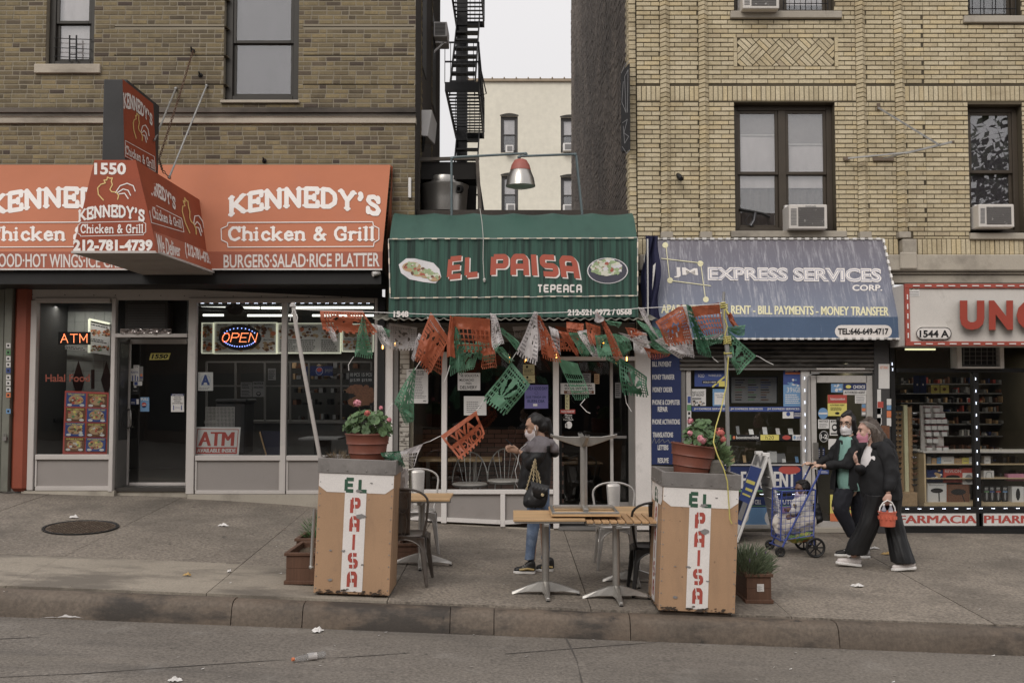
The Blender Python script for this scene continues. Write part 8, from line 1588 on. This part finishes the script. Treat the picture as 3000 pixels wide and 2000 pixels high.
sk1=mk('skin_olive',c(186,142,114),.5,var=.06,sc=20);sk2=mk('skin_light',c(198,156,130),.5,var=.06,sc=20);sk3=mk('skin_rosy',c(204,158,138),.5,var=.07,sc=20);sk4=mk('skin_dark',c(112,78,60),.5,var=.06,sc=20)
hr1=mk('black_hair',c(30,27,27),.4,var=.2,sc=30,stretch=(6,6,1),bump=.4,bsc=50);hr2=mk('greying_hair',c(76,63,54),.5,var=.35,sc=26,stretch=(5,5,1),bump=.4,bsc=60)
bk1=mk('black_jersey',c(27,27,30),.8,var=.12,sc=6);bk2=mk('black_nylon',c(25,25,27),.5,var=.12,sc=6);gy1=mk('grey_yoke',c(112,104,108),.6,var=.06);m_jean=mk('washed_denim',c(92,112,142),.8,var=.22,sc=7,fvar=.1,dirt=[(c(150,166,188),.5,5,.56,.74)]);m_trs=mk('dark_navy_trousers',c(28,29,38),.8,var=.12,sc=6);m_teal=mk('teal_shirt',c(120,168,156),.8,var=.07,sc=8);m_msk=mk('white_mask',c(220,214,214),.7,var=.03);m_mskp=mk('pale_pink_mask',c(222,206,206),.7,var=.05);m_mskr=mk('rose_mask',c(206,128,150),.7,var=.05)
XY=lambda u0,v0,k:(lambda X,Y,y:P(u0+X/k,v0+Y/k,y))
# --- the woman with the phone
w=XY(1450,1180,3.136);yy=10.85
t=thing('person','woman in black and grey jacket and jeans reading her phone, mask on','person',Vector((w(350,1500,yy).x,yy,gz(.2,yy))))
hc=w(366,222,yy);HW,HM,HP=head(hc,0,1.06,-.22)
rh,lh=w(205,440,yy-.06),w(190,428,yy+.07)
body=blob('body',HP+[(w(410,290,yy),w(425,345,yy),.052,.06),(w(425,380,yy),w(390,720,yy),.09,.1),(w(430,375,yy-.13),w(345,560,yy-.17),.045,.04),(w(345,560,yy-.17),rh+Vector((.05,0,-.02)),.036,.026),(w(430,375,yy+.13),w(345,545,yy+.17),.045,.04),(w(345,545,yy+.17),lh+Vector((.05,0,-.02)),.036,.026),(w(380,740,yy-.08),w(365,1120,yy-.05),.075,.05),(w(365,1120,yy-.05),w(340,1440,yy-.05),.045,.035),(w(400,740,yy+.08),w(450,1130,yy+.08),.075,.05),(w(450,1130,yy+.08),w(460,1430,yy+.08),.045,.035),(w(395,560,yy),w(395,760,yy),.1,.1)]+hand(rh,Vector((-1,.35,.25)),Vector((0,-.3,1)),-1,.95)+hand(lh,Vector((-1,-.35,.25)),Vector((0,.3,1)),1,.95),sk1,t,.0095,4);features(t,HW,1.06);mask(t,HW,m_mskp,1.06)
blob('hair',[('e',HW(.036,0,.045),(.099,.09,.094),HM),('e',HW(.072,0,-.005),(.07,.082,.075),HM),(HW(.10,0,.05),HW(.14,0,.03),.04,.042),(HW(.14,0,.03),HW(.15,0,-.12),.04,.024),(HW(-.035,0,.105),HW(.03,0,.115),.02,.04)],hr1,t,.01,3,.003,30,stretch=(1,1,.3))
zyk=w(400,440,yy).z
def pickj(f):return 1 if f.z>zyk+.0-.25*max(0,f.x-w(455,400,yy).x)and f.z<w(400,300,yy).z+.1 and not(f.x>w(470,400,yy).x and f.z<w(400,385,yy).z)else 0
cloth('jacket_body',w,3.136,yy,[(330,372,470,.08,0),(352,330,505,.15,0),(400,285,522,.19,0),(470,268,522,.19,0),(560,250,518,.185,0),(660,222,512,.185,0),(740,205,508,.18,0),(786,205,502,.17,0)],bk2,t,amp=.07,fr=(1.6,6),seed=3);jp=[]
for sg,xe in((-1,340),(1,350)):jp+=[(w(425,398,yy+sg*.14),w(xe,560,yy+sg*.19),.082,.072),(w(xe,560,yy+sg*.19),(rh if sg<0 else lh)+Vector((.085,0,-.03)),.07,.042)]
jp+=[(w(400,372,yy-.1),w(400,372,yy+.1),.075,.075),(w(345,420,yy-.1),w(345,420,yy+.1),.085,.085),(w(440,390,yy-.12),w(440,390,yy+.12),.09,.09)]
blob('sleeves',jp,[bk2,gy1],t,.011,3,.016,8,pickj,(1,1,.6),3)
blob('hood',[(w(420,345,yy-.11),w(505,375,yy-.1),.035,.05),(w(420,345,yy+.11),w(505,375,yy+.1),.035,.05),(w(505,375,yy-.09),w(505,375,yy+.09),.055,.055),(w(535,420,yy-.07),w(535,420,yy+.07),.06,.06),(w(548,455,yy-.04),w(548,455,yy+.04),.05,.05)],[gy1,bk2],t,.011,5,.006,8,lambda f:0 if f.z>w(0,452,yy).z else 1)
cloth('trouser_leg',w,3.136,yy,[(720,290,430,.11,-.07),(850,288,425,.1,-.08),(1000,297,418,.085,-.08),(1130,297,410,.075,-.08),(1250,288,388,.07,-.07),(1350,284,368,.058,-.07),(1445,272,362,.058,-.07)],m_jean,t,amp=.045,fr=(1.5,11),seed=1);cloth('trouser_leg',w,3.136,yy,[(720,375,500,.11,.07),(900,398,502,.09,.08),(1050,405,500,.08,.09),(1150,415,508,.074,.1),(1250,428,508,.068,.1),(1350,430,504,.058,.1),(1438,424,500,.058,.1)],m_jean,t,amp=.045,fr=(1.5,11),seed=5)
gold=mk('gold_side',c(176,146,76),.4,var=.2,sc=30);shk=mk('black_trainer',c(34,32,32),.5)
for hx2,tx,yb,ye in((372,166,yy-.07,1545),(536,375,yy+.11,1520)):a,b=w(hx2,ye,yb),w(tx,ye,yb);a.z=gz(a.x,yb);b.z=gz(b.x,yb);shoe(t,a,b+Vector((0,-.03,0)),.1,shk,m_white,.1,gold)
q=MB();q.tube([HW(.0,-.088,-.01),w(360,310,yy-.12),w(320,350,yy-.13),w(235,420,yy-.1)],.0035,5);q.tube([w(222,470,yy-.06),w(205,560,yy-.14),w(185,620,yy-.2),w(200,700,yy-.2),w(190,740,yy-.2),w(212,775,yy-.18)],.003,5);q.tube([HW(.0,-.088,.012),HW(.0,-.1,-.03)],.006,6);q.build('earphone_cord',m_white,t)
pt=thing('phone','dark smartphone held in both hands of the masked woman','phone',w(150,380,yy));q=MB();Mp=Matrix.Rotation(-.85,3,'Y');q.box(w(148,378,yy),(.012,.076,.15),0,Mp,.004);q.build('phone_body',m_black,pt);q=MB();q.box(w(148,378,yy)+Mp@Vector((.0075,0,0)),(.002,.068,.135),0,Mp);q.build('screen',mk('dark_screen',c(50,56,66),.1),pt)
bg_=thing('handbag','black quilted bag on gold chains hanging from the arm of the woman','bag',w(370,960,yy-.3));yb=yy-.31;qb=mk('quilted_black_leather',c(36,35,37),.38,var=.15,sc=8)
cloth('bag_body',w,3.136,yb,[(742,345,425,.03,0),(775,318,470,.06,0),(830,278,490,.085,0),(890,255,482,.095,0),(935,262,465,.085,0),(960,285,440,.055,0),(966,340,390,.01,0)],qb,bg_,amp=.06,fr=(2,9),seed=8);q=MB();q.grid(lambda a,b:w(lerp(325,500,a)-55*b*(1-a)*0+30*b*(1-2*a),lerp(742,872,b)+22*(2*a-1)*(1-b)-26*b*(2*a-1)**2,yb-.085-.03*math.sin(math.pi*b)-.004*abs(math.sin(a*15+b*9)*math.sin(a*15-b*9))),20,16);o=q.build('flap',qb,bg_,smooth=True);o.modifiers.new('thickness','SOLIDIFY').thickness=.012
q=MB();q.lathe([(.012,0),(.017,.006),(.012,.009),(.006,.004)],w(437,843,yb-.118),14,0,Matrix.Rotation(math.pi/2,3,'X'));q.build('clasp',mk('gold_metal',c(212,192,146),.3,metal=.7),bg_);q=MB()
for a,b,d in(((368,515),(290,795),0),((365,525),(350,740),-.02),((372,525),(388,735),.02),((392,622),(418,745),0),((368,560),(372,520),-.02)):chain(q,[w(*a,yb+.03+d),w(*b,yb+d)],.026,.0042)
q.build('chain_strap',mk('gold_metal',c(212,192,146),.3,metal=.7),bg_)
# --- the man pushing the cart
w=XY(2230,1180,3.136);yy=12.35
t=thing('person','man with glasses, white mask and teal shirt pushing a blue cart','person',Vector((w(830,1400,yy).x,yy,gz(3.7,yy))));hc=w(785,196,yy);HW,HM,HP=head(hc,math.radians(52),1.08,0);rh,lh=w(455,560,12.55),w(545,580,12.22)
blob('body',HP+[(w(795,275,yy),w(815,340,yy),.06,.07),(w(820,380,yy),w(810,780,yy),.1,.11),(w(740,365,yy+.1),w(640,510,yy+.18),.045,.04),(w(640,510,yy+.18),rh+Vector((.05,0,0)),.036,.028),(w(900,370,yy-.1),w(790,560,yy-.14),.045,.04),(w(790,560,yy-.14),lh+Vector((.05,0,0)),.036,.028),(w(790,820,yy-.06),w(690,960,yy-.08),.08,.055),(w(690,960,yy-.08),w(840,1230,yy-.05),.05,.04),(w(865,840,yy+.06),w(885,1080,yy+.06),.06,.05),(w(880,1080,yy+.06),w(960,1350,yy+.02),.05,.038),(w(815,700,yy),w(825,800,yy),.09,.09)]+hand(rh,Vector((-1,0,.1)),Vector((0,-1,.2)),-1)+hand(lh,Vector((-1,0,.1)),Vector((0,-1,.2)),-1),sk2,t,.0095,4);features(t,HW,1.08);mask(t,HW,m_msk,1.08)
blob('hair',[('e',HW(.05,0,.05),(.1,.097,.097),HM),('e',HW(.07,0,-.03),(.07,.092,.1),HM),(HW(-.03,.085,.05),HW(.03,.09,-.1),.03,.035),(HW(-.02,-.085,.05),HW(.02,-.09,-.09),.025,.03),(HW(-.065,.02,.1),HW(.02,-.02,.125),.022,.045)],hr1,t,.01,3,.006,22,stretch=(1,1,.3))
q=MB()
for y in(-.034,.034):q.tube([HW(-.102+.012*abs(math.cos(a)),y+.03*math.cos(a),.006+.019*math.sin(a))for a in[k*math.tau/14 for k in range(14)]],.0035,5,closed=True);q.tube([HW(-.09,math.copysign(.064,y),.01),HW(0,math.copysign(.088,y),.012)],.0035,5)
q.tube([HW(-.104,-.006,.01),HW(-.104,.006,.01)],.0035,5);q.build('glasses',m_black,t)
cloth('shirt',w,3.136,yy,[(300,740,850,.07,0),(340,712,885,.12,0),(450,700,890,.135,0),(600,700,890,.14,0),(720,700,905,.145,0),(812,720,912,.14,0)],m_teal,t,amp=.06,fr=(2.2,6),seed=2)
q=MB();q.ball(w(742,362,yy-.16),(.012,.01,.03),8,6);q.build('clipped_sunglasses',m_black,t)
cloth('jacket_body',w,3.136,yy,[(312,745,880,.09,.02),(345,695,925,.15,.02),(450,680,935,.17,.02),(600,655,930,.175,.02),(720,640,928,.18,.02),(800,636,925,.175,.02)],bk1,t,amp=.06,fr=(1.8,6),seed=4,gap=lambda s,d:212-6*s<d<256+22*max(0,s-.6))
blob('sleeves',[(w(740,365,yy+.12),w(640,510,yy+.2),.075,.062),(w(640,510,yy+.2),rh+Vector((.09,0,.01)),.058,.042),(w(905,382,yy-.12),w(790,560,yy-.16),.082,.064),(w(790,560,yy-.16),lh+Vector((.09,0,.01)),.062,.042),(w(855,345,yy-.06),w(905,385,yy-.1),.06,.08),(w(820,318,yy+.04),w(890,345,yy+.05),.075,.08)],bk1,t,.012,3,.015,8,None,(1,1,.6),5)
cloth('trouser_leg',w,3.136,yy,[(770,690,870,.13,-.03),(850,660,840,.11,-.06),(930,650,815,.1,-.08),(990,658,805,.095,-.08),(1070,700,842,.085,-.07),(1160,758,870,.078,-.06),(1240,800,885,.07,-.05)],m_trs,t,amp=.07,fr=(1.6,9),seed=2);cloth('trouser_leg',w,3.136,yy,[(770,750,915,.13,.04),(900,820,935,.11,.06),(1050,835,940,.095,.06),(1180,865,960,.085,.04),(1290,900,985,.075,.03),(1365,920,1000,.072,.02)],m_trs,t,amp=.07,fr=(1.6,9),seed=7)
gsh=mk('grey_trainer',c(150,146,144),.6,var=.15,sc=20)
for hx2,tx,yb in((1003,915,12.2),(880,770,12.3)):a,b=w(hx2,1400,yb),w(tx,1400,yb);a.z=gz(a.x,yb);b.z=gz(b.x,yb);b.x=a.x-.28;shoe(t,a,b,.1,gsh if hx2==1003 else shk,m_white)
# --- the older woman
yy=11.6;t=thing('person','older woman in black hooded jacket and wide trousers, rose mask, grey streaked hair','person',Vector((w(1080,1480,yy).x,yy,gz(4.1,yy))));hc=w(972,258,yy);HW,HM,HP=head(hc,0,1.08,-.06);rh,lh=w(872,535,yy-.16),w(1168,850,yy-.27)
blob('body',HP+[(w(1010,320,yy),w(1050,385,yy),.056,.07),(w(1060,430,yy),w(1090,840,yy),.12,.14),(w(990,450,yy+.12),w(960,640,yy),.05,.045),(w(960,640,yy),rh+Vector((.02,0,-.05)),.04,.03),(w(1140,440,yy-.14),w(1195,660,yy-.22),.05,.045),(w(1195,660,yy-.22),lh+Vector((0,0,.05)),.04,.03),(w(1040,880,yy-.08),w(960,1130,yy-.06),.09,.06),(w(960,1130,yy-.06),w(850,1390,yy+.05),.055,.04),(w(1150,880,yy+.06),w(1220,1170,yy-.02),.09,.06),(w(1220,1170,yy-.02),w(1350,1440,yy-.1),.055,.04)]+hand(rh,Vector((-.25,0,1)),Vector((-.5,-1,0)),1)+hand(lh,Vector((-.1,0,-1)),Vector((-1,.3,0)),1),sk3,t,.0095,4);features(t,HW,1.08,hr2);mask(t,HW,m_mskr,1.08)
blob('hair',[('e',HW(.05,0,.045),(.098,.092,.094),HM),('e',HW(.08,0,-.02),(.07,.088,.09),HM),(HW(.06,-.07,.02),HW(.12,-.1,-.17),.045,.04),(HW(.08,-.04,.04),HW(.19,-.06,-.13),.05,.03),(HW(.08,.05,.03),HW(.16,.05,-.15),.05,.035),(HW(.03,-.085,.02),HW(.055,-.1,-.2),.03,.025),(HW(-.045,0,.1),HW(.03,-.02,.12),.018,.04)],hr2,t,.01,3,.007,26,stretch=(1,1,.3))
q=MB()
for k in range(5):q.tube([HW(-.085+.012*k,-.03-.012*k,.10),HW(-.03,-.07-.005*k,.11-.012*k),HW(.05,-.105,.06-.014*k),HW(.1,-.115,-.02-.015*k)],.005,5)
q.build('grey_streak',mk('grey_streak',c(132,122,114),.5),t)
cloth('shirt',w,3.136,yy,[(375,985,1100,.07,0),(420,962,1180,.14,0),(520,925,1200,.17,0),(640,918,1220,.17,0)],m_msk,t,amp=.03,seed=3)
cloth('jacket_body',w,3.136,yy,[(385,1010,1170,.1,0),(415,975,1222,.17,0),(480,955,1245,.2,0),(560,925,1250,.205,0),(650,905,1262,.21,0),(760,908,1282,.215,0),(850,925,1288,.21,0),(885,940,1284,.2,0)],bk1,t,amp=.06,fr=(1.7,5),seed=9,gap=lambda s,d:s<.44 and 188+20*s<d<222-52*s)
blob('sleeves',[(w(1140,440,yy-.14),w(1198,660,yy-.21),.095,.078),(w(1198,660,yy-.21),lh+Vector((.01,0,.09)),.074,.05),(w(1000,450,yy+.14),w(970,640,yy+.1),.085,.075),(w(970,640,yy+.1),rh+Vector((.03,0,-.08)),.066,.045),(w(1070,395,yy-.1),w(1150,420,yy-.12),.06,.07),(w(1070,395,yy+.1),w(1150,420,yy+.12),.06,.07)],bk1,t,.012,3,.015,7,None,(1,1,.6),9)
blob('hood',[(w(1050,395,yy-.1),w(1150,375,yy-.1),.05,.06),(w(1150,375,yy-.1),w(1150,375,yy+.1),.065,.065),(w(1050,395,yy+.1),w(1150,375,yy+.1),.05,.06),(w(1180,410,yy-.06),w(1180,410,yy+.06),.06,.06)],bk1,t,.012,4,.006,9)
cloth('trouser_leg',w,3.136,yy,[(830,930,1180,.2,-.02),(900,945,1130,.15,-.05),(1000,928,1108,.12,-.06),(1100,898,1085,.115,-.06),(1200,858,1050,.115,-.03),(1290,795,1005,.12,.01),(1395,762,962,.125,.04)],bk2,t,amp=.09,fr=(1.7,2.4),seed=4);cloth('trouser_leg',w,3.136,yy,[(830,1040,1285,.2,.03),(900,1090,1284,.15,.02),(1000,1115,1275,.12,0),(1100,1135,1295,.115,-.02),(1200,1152,1330,.115,-.03),(1300,1170,1362,.12,-.06),(1400,1190,1392,.125,-.09),(1468,1203,1408,.125,-.1)],bk2,t,amp=.09,fr=(1.7,2.4),seed=12)
for hx2,tx,yb,v in((920,680,yy+.07,1470),(1425,1192,yy-.13,1500)):a,b=w(hx2,v,yb),w(tx,v,yb);a.z=gz(a.x,yb)+(.0 if hx2==920 else.03);b.z=gz(b.x,yb)+(.03 if hx2==920 else 0);shoe(t,a,b,.11,mk('white_trainer',c(206,196,192),.6,var=.08,sc=20),m_white)
bu=thing('bucket','small orange plastic bucket with white handle carried by the older woman','bucket',w(1160,1130,yy-.3));yb=yy-.3;bo=mk('orange_plastic',c(214,94,60),.4,var=.05);z0,z1=w(1160,1130,yb).z,w(1160,1003,yb).z;bc_=Vector((w(1160,1060,yb).x,yb,0));sc_=yb/2917/3.136
q=MB();q.lathe([(0,z0),(66*sc_,z0),(78*sc_,z1),(83*sc_,z1),(83*sc_,z1+.012),(75*sc_,z1+.012),(64*sc_,z0+.02),(0,z0+.02)],bc_,24);q.build('pail',bo,bu,smooth=True);q=MB()
for k in range(12):a=k*math.tau/12;q.box(bc_+Vector((74*sc_*math.cos(a),74*sc_*math.sin(a),lerp(z0,z1,.62))),(.02,.02,.035))
q.build('battlement',bo,bu,kind='stuff');q=MB();q.tube([w(1083,1012,yb),w(1092,960,yb),w(1120,915,yb),w(1160,893,yb),w(1200,912,yb),w(1226,958,yb),w(1234,1008,yb)],.008,8);q.build('handle',m_white,bu,smooth=True)
for X,lab,m in((1128,'small clear bottle with blue label in the bucket',m_navy),(1192,'small clear bottle with white cap in the orange bucket',m_white)):
 bt=thing('bottle',lab,'bottle',w(X,1050,yb));q=MB();b=w(X,1060,yb);q.lathe([(0,0),(.024,0),(.026,.1),(.012,.13),(.012,.145),(0,.146)],b,12);q.build('bottle_body',mk('bottle_grey',c(150,150,160),.2),bt,smooth=True);q=MB();q.lathe([(.0265,.035),(.0268,.085)],b,12);q.build('bottle_label',m,bt);q=MB();q.lathe([(.014,.145),(.014,.165),(0,.166)],b,10);q.build('cap',m_white,bt)
 # --- the cart, its load and the child
ct=thing('shopping_cart','blue wire folding shopping cart with black spoked wheels','cart',w(300,1380,12.3));m_cb=mk('blue_wire',c(52,72,150),.4,var=.08);yn,yf=12.2,12.62
N_={k:w(*k,yn)for k in((190,812),(178,1262),(498,800),(482,1215))};D=Vector((0,yf-yn,0));A_,B_,C_,E_=[N_[k]for k in((190,812),(498,800),(482,1215),(178,1262))]
q=MB()
for o in(Vector((0,0,0)),D):q.tube([A_+o,B_+o,C_+o,E_+o,A_+o],.011,8)
for p in(A_,B_,C_,E_):q.tube([p,p+D],.011,8)
for o in(Vector((0,-.015,0)),D+Vector((0,.015,0))):q.tube([w(180,1345,yn)+o,w(552,602,yn)+o],.0125,8)
q.tube([w(205,1330,yn),w(160,1330,yn)+D],.009,6);q.tube([C_,w(490,1310,yn)],.01,6);q.tube([C_+D,w(490,1310,yn)+D],.01,6);q.tube([w(490,1310,yn)+Vector((0,-.03,0)),w(490,1310,yn)+D],.009,6);q.build('frame',m_cb,ct,smooth=True)
q=MB()
for k in range(1,9):
 z=k/9
 for a,b,o in((A_,E_,0),):
  q.tube([A_.lerp(E_,z),B_.lerp(C_,z)],.0032,5);q.tube([A_.lerp(E_,z)+D,B_.lerp(C_,z)+D],.0032,5);q.tube([A_.lerp(E_,z),A_.lerp(E_,z)+D],.0032,5)
for k in range(1,7):q.tube([A_.lerp(B_,k/7),E_.lerp(C_,k/7)],.0026,5);q.tube([E_.lerp(C_,k/7),E_.lerp(C_,k/7)+D],.003,5)
for k in range(1,5):q.tube([A_+D*k/5,E_+D*k/5],.0026,5)
q.build('basket_wire',m_cb,ct,kind='stuff');q=MB();q.tube([w(552,600,yn),w(540,588,yn),w(540,588,yn)+D,w(552,600,yn)+D],.015,8);q.build('handle_grip',m_black,ct,smooth=True)
for X,Y,r,o,hb in((490,1312,.122,Vector((0,-.04,0)),8),(490,1312,.122,D+Vector((0,.03,0)),8),(168,1332,.064,Vector((0,-.03,0)),0),(168,1332,.064,D+Vector((0,.03,0)),0)):
 cc=w(X,Y,yn)+o;cc.z=gz(cc.x,cc.y)+r+.001;Mx=Matrix.Rotation(math.pi/2,3,'X');q=MB();q.tube([cc+Vector(((r-.014)*math.cos(a),0,(r-.014)*math.sin(a)))for a in[k*math.tau/24 for k in range(24)]],.014,8,closed=True);wh=q.build('wheel',m_black,ct,smooth=True)
 q=MB();q.lathe([(r-.03,-.008),(r-.02,-.01),(r-.02,.01),(r-.03,.008),(r-.03,-.008)],cc,24,0,Mx,1,False);q.lathe([(0,-.014),(r*.25,-.012),(r*.25,.012),(0,.014)],cc,14,0,Mx)
 for k in range(8):a=k*math.tau/8;q.bar(cc+Vector((r*.2*math.cos(a),0,r*.2*math.sin(a))),cc+Vector(((r-.022)*math.cos(a),0,(r-.022)*math.sin(a))),r*.13,.014)
 q.build('spoked_hub',m_black,wh);q=MB();q.lathe([(0,-.016),(r*.1,-.016),(0,-.017)],cc,8,0,Mx);q.build('axle_cap',m_alu,wh)
yc=12.4;q_=XY(2230,1180,3.136)
bl_=thing('blanket','pale blankets and folded grey cloth filling the blue cart','blanket',w(280,1190,yc));blob('blanket_cloth',[(w(190,1090,yc),w(420,1070,yc),.1,.12),(w(200,1130,yc),w(330,1140,yc),.11,.12),(w(170,1110,yc),w(200,1075,yc),.08,.09),(w(300,1090,yc-.05),w(420,1100,yc-.05),.1,.1)],mk('cream_blanket',c(200,190,180),.9,var=.08,sc=8),bl_,.012,3,.02,9,seed=3);blob('folded_cloth',[(w(270,1170,yc-.05),w(450,1135,yc-.05),.07,.06),(w(400,1110,yc-.08),w(450,1130,yc-.08),.05,.04)],mk('grey_cloth',c(112,112,124),.9,var=.15,sc=10),bl_,.012,3,.014,12)
gb_=thing('shopping_bag','yellow and green patterned bag at the bottom of the cart','bag',w(340,1240,yc));blob('bag_body',[(w(260,1225,yc-.04),w(420,1205,yc-.04),.06,.07),(w(300,1240,yc),w(420,1235,yc),.06,.05)],mk('fruit_print',c(196,184,62),.6,var=.3,sc=14,dirt=[(c(90,150,60),.9,9,.5,.56),(c(200,96,40),.9,11,.56,.6)]),gb_,.012,3,.008,12)
bb=thing('black_bag','thin black bag hanging behind the cart handle','bag',w(520,1090,12.3));blob('bag_body',[(w(508,940,12.35),w(520,1060,12.35),.035,.06),(w(520,1060,12.35),w(540,1090,12.35),.045,.015)],bk2,bb,.01,3,.01,12);q=MB();q.tube([w(500,610,12.3),w(512,780,12.33),w(508,930,12.35)],.012,6);q.build('strap',m_black,bb)
t=thing('person','small child in white jacket and lilac mask sitting in the blue cart','person',w(370,1080,yc));hc=w(365,800,yc);HW,HM,HP=head(hc,math.radians(28),.86,-.05);rh=w(270,985,yc-.12)
blob('body',HP+[(w(375,850,yc),w(380,900,yc),.036,.045),(w(380,910,yc),w(385,1060,yc),.07,.08),(w(340,920,yc-.06),w(310,985,yc-.1),.03,.028),(w(310,985,yc-.1),rh,.026,.02),(w(400,920,yc+.08),w(360,1000,yc+.1),.03,.028),(w(370,1050,yc-.05),w(250,1050,yc-.07),.05,.04),(w(370,1050,yc+.05),w(250,1050,yc+.07),.05,.04)]+hand(rh,Vector((-1,0,0)),Vector((0,-.4,1)),1,.65),sk4,t,.0085,4);features(t,HW,.86);mask(t,HW,mk('lilac_mask',c(188,172,196),.7,var=.06),.86)
blob('hair',[('e',HW(.05,0,.045),(.093,.087,.09),HM),('e',HW(.075,0,-.01),(.065,.08,.08),HM)]+[(HW(-.04,-.05+.025*k,.105),HW(.06,-.07+.035*k,.125),.01,.014)for k in range(5)]+[(HW(.1,.02,.02),HW(.14,.03,-.1),.03,.02)],hr1,t,.0085,2,.003,40)
blob('jacket',[(w(380,905,yc),w(385,1040,yc),.105,.13),(w(330,915,yc-.06),w(312,985,yc-.1),.06,.055),(w(312,985,yc-.1),w(290,985,yc-.12),.055,.045),(w(420,915,yc+.05),w(400,1000,yc+.08),.06,.055)],mk('white_padded_jacket',c(206,200,196),.8,var=.07,sc=9),t,.011,4,.01,10,seed=6);q=MB();[q.ball(w(310+9*math.cos(k),945+14*math.sin(k*1.7),yc-.155),.012,6,5)for k in range(7)];q.build('sequin_motif',mk('bronze_motif',c(130,112,70),.5),t)
bk_=thing('picture_book','lilac and pink book lying in front of the child','book',w(220,990,yc));q=MB();q.slab([w(165,955,yc-.1),w(270,950,yc+.02),w(275,1005,yc),w(190,1015,yc-.12)],(0,1,.2),.012);q.build('cover',mk('lilac_cover',c(150,116,160),.5,var=.2,sc=15),bk_)
